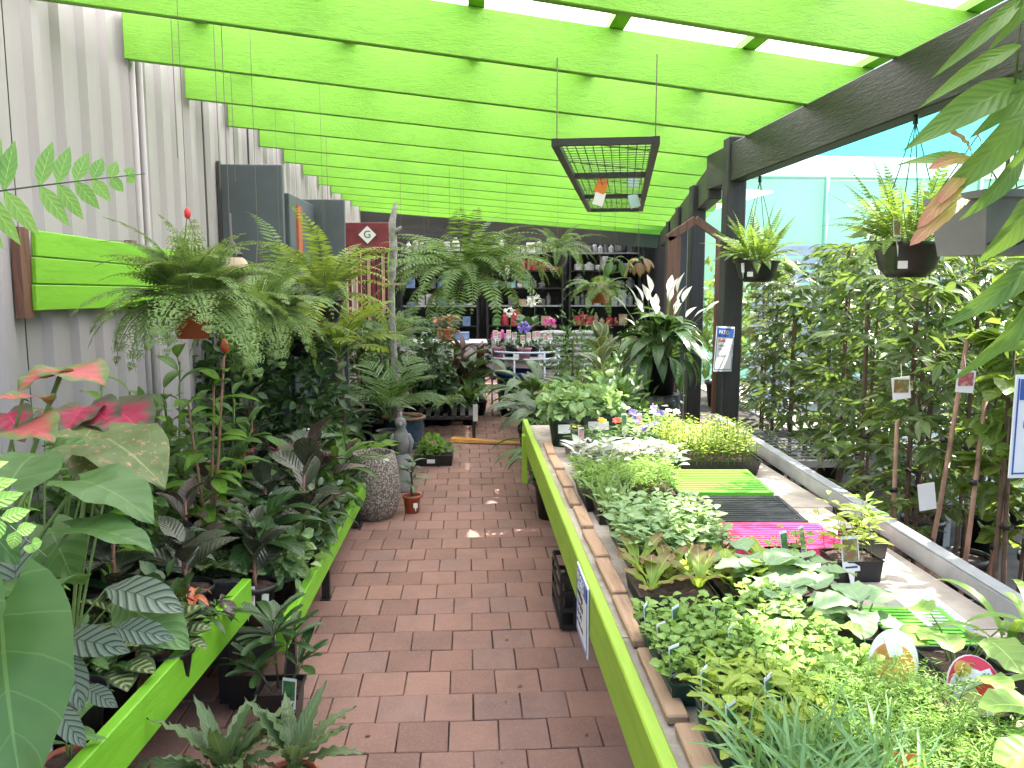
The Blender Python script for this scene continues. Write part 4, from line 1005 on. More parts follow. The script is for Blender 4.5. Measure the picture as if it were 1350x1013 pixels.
def potted(name, px, py, z0, r, h, label, pot='black_plastic', style='round', cat='plant', Y=None, group=None):
    t = plant(name, px, py, z0, label, cat, group, Y=Y)
    return t, add_pot(t, r, h, pot, style)
def at_xy(name, x, y, z0, r, h, label, pot='black_plastic', style='round', cat='plant', group=None):
    t = thing(name, (x, y, z0), label, cat, group)
    return t, add_pot(t, r, h, pot, style)
DF, DL = 0.315, 0.215    # tops of the front bench and of the low bench
t, z = at_xy('peacock_plant', -1.10, 2.45, DF, .08, .14, 'peacock plant with pale feathered dark leaves behind the striped calathea', 'black_plastic'); rosette(t, mar_l, 16, z, (.9, 1.3), (-5, 30))
t, z = at_xy('peacock_plant', -0.99, 2.62, DF, .08, .14, 'peacock plant with round feathered leaves near the green bench end', 'black_plastic'); rosette(t, mar_l, 15, z, (.9, 1.25), (-5, 30))
t, z = at_xy('peacock_plant', -1.22, 2.75, DF, .08, .14, 'dark peacock plant below the speckled caladium', 'black_plastic'); rosette(t, mar_l, 15, z, (.9, 1.3), (-5, 30))
t, z = at_xy('small_calathea', -1.03, 2.03, DF, .06, .12, 'small green calathea in a terracotta pot against the front green board', 'terracotta'); rosette(t, cal_g, 7, z, (.5, .75), (0, 25)); add_tag(t, (-.075, -.02, .06), .02, .05, 0.3)
t, z = at_xy('small_calathea', -1.18, 2.15, DF, .065, .13, 'small calathea in a black pot beside the terracotta one', 'black_plastic'); rosette(t, cal_l, 8, z, (.5, .8), (0, 25)); add_tag(t, (.06, -.05, .06), .02, .05, 0.3)
t, z = at_xy('orange_bromeliad', -0.99, 2.86, DF, .075, .14, 'bromeliad with curling coral orange bracts at the end of the front bench', 'black_plastic')
rosette(t, brom_l, 9, z, (.7, .9), (-25, 0)); rosette(t, oran_b, 6, z + .06, (.9, 1.3), (0, 20), 'bract')
t, z = at_xy('red_pitcher', -0.955, 3.02, DF, .06, .12, 'small plant with dark red curled leaves hanging over the green board', 'black_plastic')
rosette(t, LMesh('rubber_red', [petioled(.04, .09, .05, ELL, a0=60, a1=20, e0=-20, e1=-80, fold=30)]), 6, z, (.8, 1.2), (0, 20))
for x, y, lab, ms, n, zz in ((-1.30, 2.95, 'dark rubber plant with black green leaves at the back of the front bench', rub_l, 11, .40), (-1.48, 2.55, 'dark rubber plant next to the wall behind the caladiums', rub_l, 10, .42), (-1.08, 3.1, 'low rubber plant with blackish oval leaves by the front bench end', rub_l, 10, .28)):
    t, z = at_xy('rubber_plant', x, y, DF, .09, .17, lab, 'black_plastic'); stemmed(t, ms, n, z, z + zz - .12, (rnd(-.03, .03), 0), (.9, 1.2), mat='stem_red')
# low bench: rubber plants, bromeliads, calatheas, straps
low = [(-0.90, 3.38, rub_l, 9, .22, 'rubber plant with a picture label on its black pot, near end of low bench', 'rubber_plant'),
       (-1.22, 3.5, rub_r, 11, .34, 'purple tinged rubber plant in the second row of the low bench', 'rubber_plant'),
       (-0.98, 3.85, rub_l, 11, .30, 'glossy dark rubber plant in the middle of the low bench edge', 'rubber_plant'),
       (-1.30, 3.95, rub_r, 11, .36, 'grey purple rubber plant behind the glossy dark one', 'rubber_plant'),
       (-0.90, 4.65, rub_r, 9, .24, 'purple rubber plant near the far end of the low bench', 'rubber_plant'),
       (-1.52, 3.55, rub_l, 10, .5, 'tall dark rubber plant against the wall above the low bench', 'rubber_plant')]
for i, (x, y, ms, n, zz, lab, nm) in enumerate(low):
    t, z = at_xy(nm, x, y, DL, .085, .17, lab, 'black_plastic'); stemmed(t, ms, n, z, z + zz, (rnd(-.03, .03), 0), (.85, 1.15), mat='stem_red')
    if i == 0: add_tag(t, (-.01, -.095, .10), .055, .085, .15, PIC['pink']); add_tag(t, (.055, -.08, .10), .03, .05, -.2)
    if i == 2: add_tag(t, (.05, -.06, .18), .03, .07, .2); add_tag(t, (.075, -.03, .18), .03, .06, .4)
for x, y, lab in ((-1.05, 4.22, 'silver striped calathea on the low bench behind the dark rubber plants'), (-1.42, 4.35, 'striped calathea near the wall end of the low bench')):
    t, z = at_xy('striped_calathea', x, y, DL, .08, .15, lab, 'black_plastic'); rosette(t, cal_l, 12, z, (.8, 1.2), (0, 25))
for x, y, lab, h_ in ((-1.33, 4.85, 'pink flowered bromeliad, the larger of the pair by the wall', .34), (-1.17, 5.05, 'red pink bromeliad, the smaller of the pair by the wall', .30)):
    t, z = at_xy('pink_bromeliad', x, y, DL, .085, .16, lab, 'black_plastic'); rosette(t, brom_l, 14, z, (1.0, 1.5), (-10, 25)); rosette(t, brom_b, 12, z + h_ - .1, (.9, 1.2), (-30, 25), 'bract'); rosette(t, brom_b, 7, z + h_ - .05, (.7, 1.0), (0, 30), 'bract')
    q = MB(); q.tube([(0, 0, z - .02), (0, 0, z + h_ - .04)], .012, 6); q.build('stem', M['stem_red'], t, True)
for x, y, ms, n, lab in ((-0.93, 5.0, strap_g, 16, 'green arching strap leaved dracaena at the far end of the low bench'), (-0.85, 4.35, strap_d, 14, 'dark strap leaved plant arching over the green board'), (-1.28, 5.3, strap_d, 16, 'dark strap leaved plant behind the bromeliads')):
    t, z = at_xy('dracaena', x, y, DL, .085, .16, lab, 'black_plastic'); rosette(t, ms, n, z, (.8, 1.25), (-15, 15))
for x, y, lab, ms in ((-0.86, 5.38, 'dark grey leaved aglaonema overhanging the far end of the low bench', rub_r), (-1.1, 4.6, 'aglaonema with mottled leaves in the middle of the low bench', agl_l)):
    t, z = at_xy('aglaonema', x, y, DL, .085, .16, lab, 'black_plastic'); rosette(t, ms, 14, z, (.9, 1.3), (5, 45)); add_tag(t, (.06, -.07, .12), .035, .05, .3)
# small white flowers in the middle
t, z = at_xy('white_begonia', -1.02, 5.45, DL, .08, .15, 'small plant with white flowers beside the dark leaves of the low bench', 'black_plastic'); bush('foliage', LM['deep'], 120, .16, .16, .06, 'oval', t, zc=z + .1); bush('blossom', LM['white_petal'], 40, .16, .18, .03, 'round', t, zc=z + .14, fill=.9)
# tall upright plants by the wall
lt_l = LMesh('bright', [petioled(.03, .15, .055, ELL, a0=50, a1=30, e0=15, e1=-35, rad=.003), petioled(.03, .13, .05, ELL, a0=30, a1=10, e0=-5, e1=-45, rad=.003)])
t, z = at_xy('spiral_ginger', -1.20, 3.75, DL, .10, .2, 'tall spiral ginger with reddish canes and one red flower cone', 'black_plastic')
for lx, ly, hh in ((.10, .02, .92), (.03, .06, .78), (-.06, -.02, .70)): stemmed(t, lt_l, 13, z, z + hh, (lx, ly), (1.05, 1.45), (-15, 10), 'stem_red', .008)
q = MB(); q.lathe([(.004, 0), (.016, .01), (.02, .03), (.013, .055), (.003, .07)], 10, 0, (.10, .02, z + .93)); q.build('flower_cone', M['red_ink'], t, True)
t, z = at_xy('tall_shrub', -1.38, 3.05, DF, .10, .2, 'thin stemmed shrub with pale green leaves beside the wall', 'black_plastic')
for lx, ly, hh in ((.03, .02, .78), (.16, .06, .62), (-.03, .06, .5)): stemmed(t, lt_l, 11, z, z + hh, (lx, ly), (.95, 1.35), (-10, 20), 'stem', .006)
t, z = at_xy('tall_shrub', -1.55, 5.45, DL, .10, .2, 'bushy dark shrub against the slate panel', 'black_plastic')
bush('foliage', LM['deep'], 600, .30, .55, .085, 'oval', t, zc=z + .5); q = MB(); q.tube([(0, 0, z - .02), (0, 0, z + .6)], .01, 6); q.build('stem', M['bark'], t, True)

for x, y, hh, z0, lab in ((-1.5, 2.55, .72, DF, 'pale leaved upright shrub against the wall behind the crimson caladium'), (-1.45, 3.45, .80, DL, 'pale leaved upright shrub below the lacy fern'), (-1.5, 4.2, .85, DL, 'tall pale leaved shrub left of the slate panel'), (-1.35, 4.6, .6, DL, 'short pale leaved shrub in front of the slate panel')):
    t, z = at_xy('tall_shrub', x, y, z0, .10, .2, lab, 'black_plastic')
    for lx, ly, f in ((.05, .0, 1), (-.06, .05, .8), (.12, .06, .7)): stemmed(t, lt_l if y < 4 else mid_l, 11, z, z + hh * f, (lx, ly), (.9, 1.3), (-10, 20), 'stem', .006)
# plants on the bricks in front of the bench, bottom left
t, z = potted('lady_palm', 372, 960, 0.0, .075, .17, 'lady palm with broad ribbed leaf fingers standing on the bricks by the bench', 'black_plastic', 'square')
fing = LMesh('deep', [petioled(.02, .15, .04, BLUNT, a0=50, a1=50, e0=45, e1=15, fold=16, nl=6, rad=.002), petioled(.02, .14, .038, BLUNT, a0=40, a1=40, e0=30, e1=-10, fold=16, nl=6, rad=.002)])
for (x, y, hh, n, arc, az) in ((-.02, 0, .20, 12, 360, 0), (.07, -.02, .09, 6, 220, -150), (-.06, -.04, .08, 7, 220, 30), (.02, .04, .15, 9, 360, 40), (-.02, 0, .25, 6, 360, 20)):
    q = MB(); q.tube([(x * .3, y * .3, z - .02), (x, y, z + hh)], .004, 6); q.build('stem', M['stem_dark'], t, True)
    for k in range(n):
        m4 = Matrix.Translation((x, y, z + hh)) @ Matrix.Rotation(R(az + arc * k / n + rnd(-10, 10)), 4, 'Z') @ Matrix.Rotation(R(rnd(-20, 25)), 4, 'X') @ Matrix.Scale(rnd(.8, 1.1), 4); put(fing[k % 2], 'leaf_finger', t, mat4=m4)
add_tag(t, (.045, -.085, .12), .055, .11, -.3, PIC['green'])
t, z = potted('lady_palm', 325, 930, 0.0, .06, .15, 'small lady palm in a black pot half hidden under the front bench', 'black_plastic', 'square'); rosette(t, fing, 8, z + .02, (.7, 1.0), (-10, 20), 'leaf_finger')
t, z = potted('crinkled_fern', 300, 1095, 0.0, .09, .16, 'crinkle edged grey green fern at the bottom left of the path', 'terracotta'); rosette(t, crisp_l, 26, z, (.95, 1.4), (-25, 10))
t, z = potted('crinkled_fern', 385, 1080, 0.0, .08, .15, 'crinkle edged fern in a terracotta pot right of its twin', 'terracotta'); rosette(t, crisp_l, 15, z, (.9, 1.3), (-25, 15))

# the rest of the crowd on the low bench and the front bench
SPC = [(rub_l, 'dark rubber plant', 'rubber_plant', 's'), (agl_l, 'mottled aglaonema', 'aglaonema', 'r'), (rub_r, 'purple rubber plant', 'rubber_plant', 's'), (cal_l, 'striped calathea', 'striped_calathea', 'r'), (deep_l, 'deep green clump', 'leafy_plant', 'r'), (strap_d, 'dark strap leaved plant', 'dracaena', 'r'), (mar_l, 'peacock plant', 'peacock_plant', 'r'), (mid_l, 'mid green leafy plant', 'leafy_plant', 's'), (var_l, 'cream edged rubber plant', 'rubber_plant', 's'), (cal_g, 'plain green calathea', 'leafy_plant', 'r'), (strap_g, 'green strap leaved plant', 'dracaena', 'r')]
TAKEN = [o.location.copy() for o in list(bpy.data.objects) if o.type == 'EMPTY' and o.get('category') == 'plant']
def crowd(xs, ys, z0, where, mind, scale, r, h, order, seed, n=13, side='wall'):
    q = random.Random(seed)
    for j_, y in enumerate(ys):
        for i_, x in enumerate(xs):
            xx, yy = x + q.uniform(-.03, .03), y + q.uniform(-.04, .04)
            if any((Vector((xx, yy)) - p.xy).length < mind for p in TAKEN): continue
            TAKEN.append(Vector((xx, yy, z0))); ms, nm, on, kd = order[(i_ * 3 + j_ * 5 + q.randrange(2)) % len(order)]
            t, z = at_xy(on, xx, yy, z0, r, h, f'{nm}, {ORD[j_]} row, {ORD[i_]} from the {side}, {where}', 'black_plastic', group='plants crowded ' + where)
            if kd == 's': stemmed(t, ms, 11, z, z + q.uniform(.2, .38) * scale, (q.uniform(-.04, .04), 0), (.9 * scale, 1.2 * scale), mat='stem_red')
            else: rosette(t, ms, n, z, (.85 * scale, 1.25 * scale), (-5, 30))
crowd((-1.52, -1.32, -1.12, -0.92, -0.82), (3.36, 3.66, 3.96, 4.26, 4.56, 4.86, 5.16, 5.42), DL, 'on the low bench', .14, 1.38, .085, .16, SPC, 4)
crowd((-1.55, -1.38, -1.2, -1.05), (2.05, 2.3, 2.55, 2.8, 3.05), DF, 'on the front bench', .16, .9, .075, .14, [SPC[k] for k in (3, 6, 0, 4, 6, 1)], 9)

n_ = 46; lx = np.where(rng.random(n_) < .55, rng.uniform(-.72, -.35, n_), rng.uniform(.1, .42, n_)); ly = rng.uniform(2.6, 8.0, n_)
leaves('leaf_litter', LM['bronze'], np.stack([lx, ly, np.full(n_, .016)], 1), np.stack([rng.normal(0, 1, n_), rng.normal(0, 1, n_), np.full(n_, .02)], 1), rng.uniform(.012, .032, n_), 'oval', None, .1)

# low bushy pots along the bench edges, hiding the pots behind
EDG = [(-.835, 3.60, 'mint', 'round', 'pale round leaved bushy pot at the low bench edge, nearest of its row'), (-.83, 3.88, 'deep', 'oval', 'dark oval leaved bushy pot at the low bench edge, second of its row'), (-.83, 4.14, 'mid', 'lance', 'mid green bushy pot at the low bench edge, third of its row'), (-.825, 4.50, 'aglaonema', 'oval', 'mottled bushy pot at the low bench edge, fourth of its row'), (-.82, 4.82, 'mid', 'oval', 'green bushy pot at the low bench edge, fifth of its row'), (-.82, 5.18, 'deep', 'lance', 'dark fine leaved pot at the low bench edge, farthest of its row'),
       (-1.10, 3.42, 'mid', 'lance', 'green fine leaved pot behind the labelled rubber plant'), (-1.14, 4.02, 'mint', 'oval', 'pale leaved bushy pot in the middle of the low bench'), (-1.2, 4.7, 'mid', 'oval', 'green bushy pot before the pink bromeliads'), (-1.2, 2.36, 'mid', 'oval', 'green bushy pot in the middle of the front bench'), (-1.08, 2.8, 'deep', 'oval', 'dark bushy pot at the far end of the front bench'), (-1.3, 2.3, 'deep', 'lance', 'dark fine leaved pot under the caladiums')]
for x, y, key, tp, lab in EDG:
    t, z = at_xy('bushy_pot', x, y, DF if y < 3.2 else DL, .065, .12, lab, 'black_plastic', group='bushy pots along the left benches'); bush('foliage', LM[key], 170, .15, .13, .065, tp, t, zc=z + .07, fill=.2, out=.6, zmin=-.55)
for x, y, hh, key, lab in ((-1.5, 3.3, .6, 'mid', 'dense green shrub by the wall under the lacy fern'), (-1.52, 3.95, .7, 'fern', 'soft green shrub by the wall left of the slate panel'), (-1.05, 5.75, .55, 'mid', 'dense green shrub behind the far end of the low bench')):
    t, z = at_xy('leafy_shrub', x, y, DL if y < 5.5 else 0, .1, .2, lab, 'black_plastic'); bush('foliage', LM[key], 520, .24, hh * .5, .075, 'oval', t, zc=z + hh * .5, fill=.2, zmin=-1); q = MB(); q.tube([(0, 0, z - .02), (0, 0, z + hh * .6)], .01, 6); q.build('stem', M['bark'], t, True)

# ================================================================== HANGING FERNS AND MIDDLE / BACK PLANTS
def wires(t, r, z, ztop, n=3, mat='wire', rad=.0016, apex=.35):
    for k in range(n):
        a = 2 * math.pi * k / n + .4
        q = MB(); q.tube([(r * math.cos(a), r * math.sin(a), z), (0, 0, z + apex)], rad, 4); q.build('hanger_wire', M[mat], t)
    q = MB(); q.tube([(0, 0, z + apex), (0, 0, ztop)], rad, 4); q.build('hanging_line', M[mat], t)
def fronds(t, meshes, n, z, s=(.8, 1.15), tilt=(-25, 25), r0=.03): rosette(t, meshes, n, z, s, tilt, 'frond', r0=r0)
sword = LMesh('fern', [pinnate(.55, 26, .075, .016, 62, -55, .10, .5, 78, rad=.0025), pinnate(.48, 24, .07, .016, 50, -75, .10, .5, 78, rad=.0025, curve=.08), pinnate(.60, 28, .075, .016, 72, -20, .10, .5, 78, rad=.0025, curve=-.08)], 'stem', 'frond')
sword_y = LMesh('fern_yellow', [pinnate(.50, 22, .075, .017, 62, -50, .10, .5, 78, rad=.0025), pinnate(.45, 22, .07, .017, 50, -70, .10, .5, 78, rad=.0025, curve=.08), pinnate(.52, 24, .075, .017, 74, -15, .10, .5, 78, rad=.0025)], 'stem', 'frond')
lacy = LMesh('fern_lacy', [pinnate(.42, 12, .15, .02, 40, -55, .22, .5, 70, rad=.0025, lacy=8), pinnate(.38, 12, .14, .02, 25, -80, .22, .5, 70, rad=.0025, lacy=8, curve=.1), pinnate(.40, 12, .14, .02, 62, -20, .22, .5, 70, rad=.0025, lacy=8, curve=-.1)], 'stem', 'frond')
lacy_s = LMesh('fern_lacy', [pinnate(.22, 9, .07, .02, 55, -40, .2, .5, 70, rad=.002, lacy=6), pinnate(.2, 9, .065, .02, 35, -60, .2, .5, 70, rad=.002, lacy=6)], 'stem', 'frond')
bosty = LMesh('basket', [pinnate(.28, 20, .035, .012, 75, 20, .08, .5, 75, rad=.002), pinnate(.26, 20, .035, .012, 55, -30, .08, .5, 75, rad=.002), pinnate(.30, 20, .035, .012, 82, 55, .08, .5, 75, rad=.002)], 'stem', 'frond')
palm = LMesh('mid', [pinnate(.75, 18, .24, .016, 72, -20, .25, .6, 50, STRAP, .004, 12, -25, 4, 0, 0, .8), pinnate(.68, 17, .22, .016, 58, -45, .25, .6, 50, STRAP, .004, 12, -30, 4, .08, 0, .8)], 'stem', 'frond')
palm_y = LMesh('fern_yellow', [pinnate(.62, 12, .20, .034, 60, -5, .2, .65, 58, STRAP, .005, 14, -10, 4, 0, 0, .8), pinnate(.58, 12, .19, .034, 45, -30, .2, .65, 58, STRAP, .005, 14, -15, 4, .08, 0, .8)], 'stem', 'frond')

def hang(name, px, py, Y, r, h, label, pot, style='bowl', ztop=2.9, apex=.35, cat='fern', mat='wire'):
    p = P(px, py, Y=Y); t = thing(name, p, label, cat); z = add_pot(t, r, h, pot, style)
    wires(t, r, h, ztop - p.z, apex=apex, mat=mat)
    return t, z
t, z = hang('lacy_fern', 255, 446, 3.35, .085, .15, 'lacy hare foot fern in a terracotta pot hanging by the grey wall', 'terracotta', 'round')
fronds(t, lacy, 44, z, (.85, 1.25), (-35, 30)); fronds(t, lacy, 18, z + .03, (.75, 1.05), (15, 50))
q = MB(); q.lathe([(.004, 0), (.012, .01), (.012, .03), (.004, .045)], 8, 0, (0, 0, .47)); q.build('red_hook', M['red_ink'], t, True)
t, z = hang('lacy_fern', 345, 452, 4.1, .09, .15, 'second lacy fern hanging behind and right of the terracotta potted one', 'black_plastic', 'round')
fronds(t, lacy, 44, z, (.85, 1.2), (-30, 35))
# tan bell shaped hanging bird feeder
M['tan'] = mat_plain('tan_ceramic', (0.42, 0.33, 0.24), 0.7, 0.2, 14, bmp=.3)
t = thing('hanging_feeder', P(306, 372, Y=3.75), 'tan ceramic bird feeder with a black bell cap hanging among the lacy ferns', 'feeder')
q = MB(); q.lathe([(.02, 0), (.055, .01), (.075, .04), (.075, .075), (.06, .10), (.04, .115)], 18); q.build('jar', M['tan'], t, True)
q = MB(); q.lathe([(.052, .113), (.052, .128), (.032, .135), (.022, .17), (.01, .185), (.008, .30), (.004, .302)], 14); q.build('cap', M['black_plastic'], t, True)
q = MB(); q.tube([(0, 0, .30), (0, 0, 1.2)], .0018, 5); q.build('hanging_line', M['wire'], t)

for px, py, Y, key, n, lab in ((430, 425, 5.3, sword_y, 30, 'yellow green sword fern hanging in front of the slate cabinet'), (398, 470, 5.9, sword_y, 22, 'yellow green fern below the slate cabinet'), (372, 415, 5.5, sword, 16, 'dark sword fern with long fronds against the slate panel')):
    t, z = hang('sword_fern', px, py, Y, .11, .15, lab, 'black_plastic'); fronds(t, key, n, z, (.95, 1.4), (-25, 35))
t, z = hang('boston_fern', 612, 400, 6.6, .13, .17, 'large boston fern hanging at the centre under the rafters', 'black_plastic'); fronds(t, sword, 60, z, (1.1, 1.55), (-40, 25)); fronds(t, sword, 8, z, (1.2, 1.5), (18, 38))
t, z = hang('boston_fern', 668, 372, 8.0, .12, .16, 'smaller boston fern hanging behind and right of the large one', 'black_plastic'); fronds(t, sword, 30, z, (.8, 1.15), (-35, 25)); add_tag(t, (.0, -.15, .08), .05, .08, 0)
# yellow tinted palm frond plant in front of the maroon stand
t, z = at_xy('cycad_palm', -1.08, 6.9, 0, .13, .28, 'yellow green palm with stiff upright leaflets beside the slate cabinet', 'black_plastic'); 
q = MB(); q.tube([(0, 0, z - .02), (0, 0, z + .75)], [.05, .045], 8); q.build('trunk', M['bark'], t, True)
rosette(t, palm_y, 12, z + .75, (.9, 1.25), (-10, 25), 'frond')
t, z = at_xy('parlour_palm', -0.72, 7.5, 0, .13, .28, 'green palm with fine arching leaflets left of the counter', 'black_plastic'); rosette(t, palm, 13, z + .1, (.9, 1.2), (5, 30), 'frond')
t, z = at_xy('parlour_palm', -0.85, 8.6, 0, .12, .26, 'tall palm with pale arching leaves in front of the green post', 'black_plastic')
q = MB(); q.tube([(0, 0, z - .02), (0, 0, z + .6)], [.03, .025], 8); q.build('trunk', M['stem'], t, True); rosette(t, palm, 11, z + .6, (.85, 1.15), (5, 35), 'frond')
# weathered driftwood post
t = thing('driftwood_post', (-0.72, 7.95, 0), 'weathered grey driftwood post standing among the palms', 'post')
q = MB(); q.tube([(0, 0, 0), (.01, 0, .8), (-.01, .0, 1.5), (.02, 0, 1.95), (.01, 0, 2.2), (.05, 0, 2.38)], [.035, .033, .03, .04, .035, .02], 9); q.tube([(.03, 0, 2.1), (.10, 0, 2.16)], [.03, .012], 6)
q.build('trunk', mat_plain('grey_bark', (0.27, 0.26, 0.25), .9, .35, 18, bmp=.6), t, True)
q = MB(); q.box((.0, -.05, 1.62), (.26, .02, .02)); q.build('plank', M['raw_timber'], t)

# jungle between the wall and the path
fil = [(-1.15, 6.2, deep_l, 20, 'dark peace lily style clump below the slate cabinet', 1.2), (-1.42, 5.65, strap_d, 20, 'dark arching strap plant at the foot of the slate panel', 1.2), (-0.95, 6.3, agl_l, 20, 'mottled aglaonema behind the pebbled planter', 1.15),
       (-1.05, 7.2, deep_l, 18, 'deep green clump under the hanging ferns', 1.3), (-1.3, 7.9, deep_l, 18, 'deep green clump in the shade by the cabinet end', 1.4), (-0.75, 6.85, mid_l, 18, 'leafy green pot plant left of the blue glazed pot', 1.2), (-1.5, 8.9, deep_l, 18, 'tall dark clump by the maroon stand', 1.7), (-0.95, 9.3, strap_d, 20, 'dark strap leaved clump before the counter', 1.3)]
for x, y, ms, n, lab, s_ in fil:
    t, z = at_xy('leafy_plant', x, y, 0, .12, .24, lab, 'black_plastic', group='leafy plants between the wall and the path'); rosette(t, ms, n, z, (.8 * s_, 1.15 * s_), (-5, 25))
t, z = at_xy('leafy_shrub', -1.2, 5.85, 0, .14, .3, 'tall dark shrub filling the corner below the slate cabinet', 'black_plastic'); bush('foliage', LM['deep'], 700, .36, .55, .09, 'oval', t, zc=z + .5); q = MB(); q.tube([(0, 0, z - .02), (0, 0, z + .5)], .014, 6); q.build('stem', M['bark'], t, True)
t, z = at_xy('leafy_shrub', -1.1, 8.3, 0, .14, .3, 'dense green shrub under the boston fern', 'black_plastic'); bush('foliage', LM['mid'], 600, .36, .55, .08, 'lance', t, zc=z + .5); q = MB(); q.tube([(0, 0, z - .02), (0, 0, z + .5)], .014, 6); q.build('stem', M['bark'], t, True)
t, z = at_xy('bronze_shrub', -1.0, 5.72, 0, .12, .26, 'green croton with a few bronze leaves behind the low bench', 'black_plastic'); rosette(t, mid_l, 26, z + .12, (.9, 1.3), (0, 45)); rosette(t, LMesh('bronze', [petioled(.05, .17, .06, LANCE, a0=70, a1=50, e0=30, e1=-25)]), 5, z + .16, (.9, 1.2), (0, 40))
t, z = at_xy('nest_fern', -0.82, 6.05, 0, .14, .3, 'birds nest fern with broad bright green wavy leaves behind the pebbled planter', 'black_plastic'); rosette(t, nest_l, 14, z, (.9, 1.25), (-22, 8))
# blue glazed pots
M['blue_glaze'] = mat_plain('blue_glaze', (0.035, 0.075, 0.13), .25, .3, 6)
M['blue_deep'] = mat_plain('deep_blue_glaze', (0.015, 0.045, 0.20), .25, .2, 6)
p = P(533, 592, Z=0); t = thing('glazed_pot', (p.x, p.y, 0), 'round blue glazed pot with a brown rim and a low fern', 'pot')
q = MB(); q.lathe([(.13, 0), (.19, .12), (.205, .24), (.19, .30)], 22, close=False); q.build('body', M['blue_glaze'], t, True)
q = MB(); q.lathe([(.188, .298), (.215, .30), (.22, .325), (.20, .335), (.18, .32), (.175, .28)], 22, close=False); q.build('rim', M['brown_timber'], t, True)
soil_mesh(.185, .29).build('soil', M['soil'], t); rosette(t, lacy_s, 7, .29, (.5, .8), (-10, 20), 'frond')
p = P(385, 585, Y=5.9); t = thing('glazed_pot', (p.x, 5.9, 0), 'deep blue glazed pot half hidden behind the bromeliads', 'pot')
q = MB(); q.lathe([(.14, 0), (.19, .2), (.19, .40), (.21, .42), (.21, .45), (.18, .45), (.17, .4)], 22, close=False); q.build('body', M['blue_deep'], t, True); soil_mesh(.175, .40).build('soil', M['soil'], t)
rosette(t, mid_l, 16, .40, (.9, 1.4), (0, 30))
# pebbled planter
M['pebble'] = mat_plain('pebble_concrete', (0.30, 0.27, 0.25), .85, .1, 5, bmp=.0)
def _peb():
    m = M['pebble']; n = m.node_tree.nodes; l = m.node_tree.links; b = n['Principled BSDF']
    tc = n.new('ShaderNodeTexCoord'); vo = nd(n, 'ShaderNodeTexVoronoi', Scale=75.0); l.new(tc.outputs['Object'], vo.inputs['Vector'])
    c = ramp(n, l, vo.outputs['Color'], [(0.1, (0.18, 0.15, 0.13)), (0.5, (0.32, 0.28, 0.25)), (0.9, (0.46, 0.42, 0.38))]); e = mathn(n, l, 'MULTIPLY', mathn(n, l, 'SUBTRACT', vo.outputs['Distance'], .35), 3.0, True)
    l.new(mix(n, l, e, c, (0.12, 0.10, 0.09)), b.inputs['Base Color']); iv = mathn(n, l, 'SUBTRACT', 1.0, vo.outputs['Distance']); bump(n, l, iv, b, .9, .01)
_peb()
t = thing('pebbled_planter', (-0.66, 5.62, 0), 'tall egg shaped planter faced with small grey pebbles at the path edge', 'planter')
q = MB(); q.lathe([(.11, 0), (.16, .06), (.185, .16), (.185, .28), (.165, .40), (.145, .47), (.125, .47), (.13, .42)], 28, close=False); q.build('body', M['pebble'], t, True); soil_mesh(.135, .43).build('soil', M['soil'], t)
q = MB(); q.box((.10, -.116, .435), (.05, .003, .03), Matrix.Rotation(R(40), 3, 'Z')); q.build('price_sticker', M['white_card'], t)
# grey stone bird statue
M['stone'] = mat_plain('grey_stone', (0.22, 0.22, 0.23), .85, .2, 14, bmp=.4)
p = P(530, 640, Y=6.35); t = thing('bird_statue', (p.x, 6.35, -0.0), 'grey stone parrot statue perched upright behind the small variegated plant', 'statue')
q = MB(); q.lathe([(.09, 0), (.10, .03), (.085, .10), (.07, .22), (.06, .30)], 14); q.build('pedestal', M['stone'], t, True)
q = MB(); q.tube([(0, .05, .26), (0, .02, .32), (0, 0, .40), (0, -.01, .47), (0, -.015, .51), (0, -.03, .55), (0, -.035, .585), (0, -.03, .60)], [.02, .05, .068, .055, .035, .046, .038, .012], 14)
q.tube([(0, -.06, .56), (0, -.09, .55), (0, -.097, .53)], [.018, .012, .003], 8); q.tube([(0, -.02, .59), (0, .0, .62), (0, .03, .635)], [.014, .012, .003], 6); q.build('bird', M['stone'], t, True)
for s in (-1, 1):
    q = MB(); q.tube([(s * .055, -.01, .46), (s * .07, .01, .40), (s * .05, .04, .31), (s * .03, .06, .24)], [.018, .03, .024, .006], 8); q.build('wing', M['stone'], t, True)
# small pot by the planter, black tray of ferns
t, z = at_xy('aglaonema', -0.405, 5.72, 0.0, .065, .14, 'small silver leaved plant in a terracotta pot beside the pebbled planter', 'terracotta'); stemmed(t, agl_l, 18, z, z + .22, (0, 0), (.55, .8), (-20, 15)); add_tag(t, (.03, -.07, .06), .03, .035, .1)
t = plant('fern_tray', 572, 612, 0.0, 'black tray of small mixed ferns standing on the bricks by the path', 'tray')
q = MB(); q.box((0, 0, .055), (.36, .28, .11), taper=.9); bevel(q.build('tray', M['black_plastic'], t), .006)
for x, y in ((-.11, -.06), (.02, -.06), (.11, -.05), (-.1, .07), (.03, .07), (.12, .07)): 
    for k in range(7):
        m4 = Matrix.Translation((x, y, .11)) @ Matrix.Rotation(R(51 * k + rnd(-15, 15)), 4, 'Z') @ Matrix.Rotation(R(rnd(-10, 25)), 4, 'X') @ Matrix.Scale(rnd(.6, 1.0), 4); put(lacy_s[k % 2], 'frond', t, mat4=m4)
bush('foliage', LM['bright'], 160, .13, .11, .045, 'round', t, zc=.16)
q = MB(); q.box((-.02, -.135, .06), (.07, .004, .045), Matrix.Rotation(R(-8), 3, 'X')); q.build('price_sticker', M['white_card'], t)
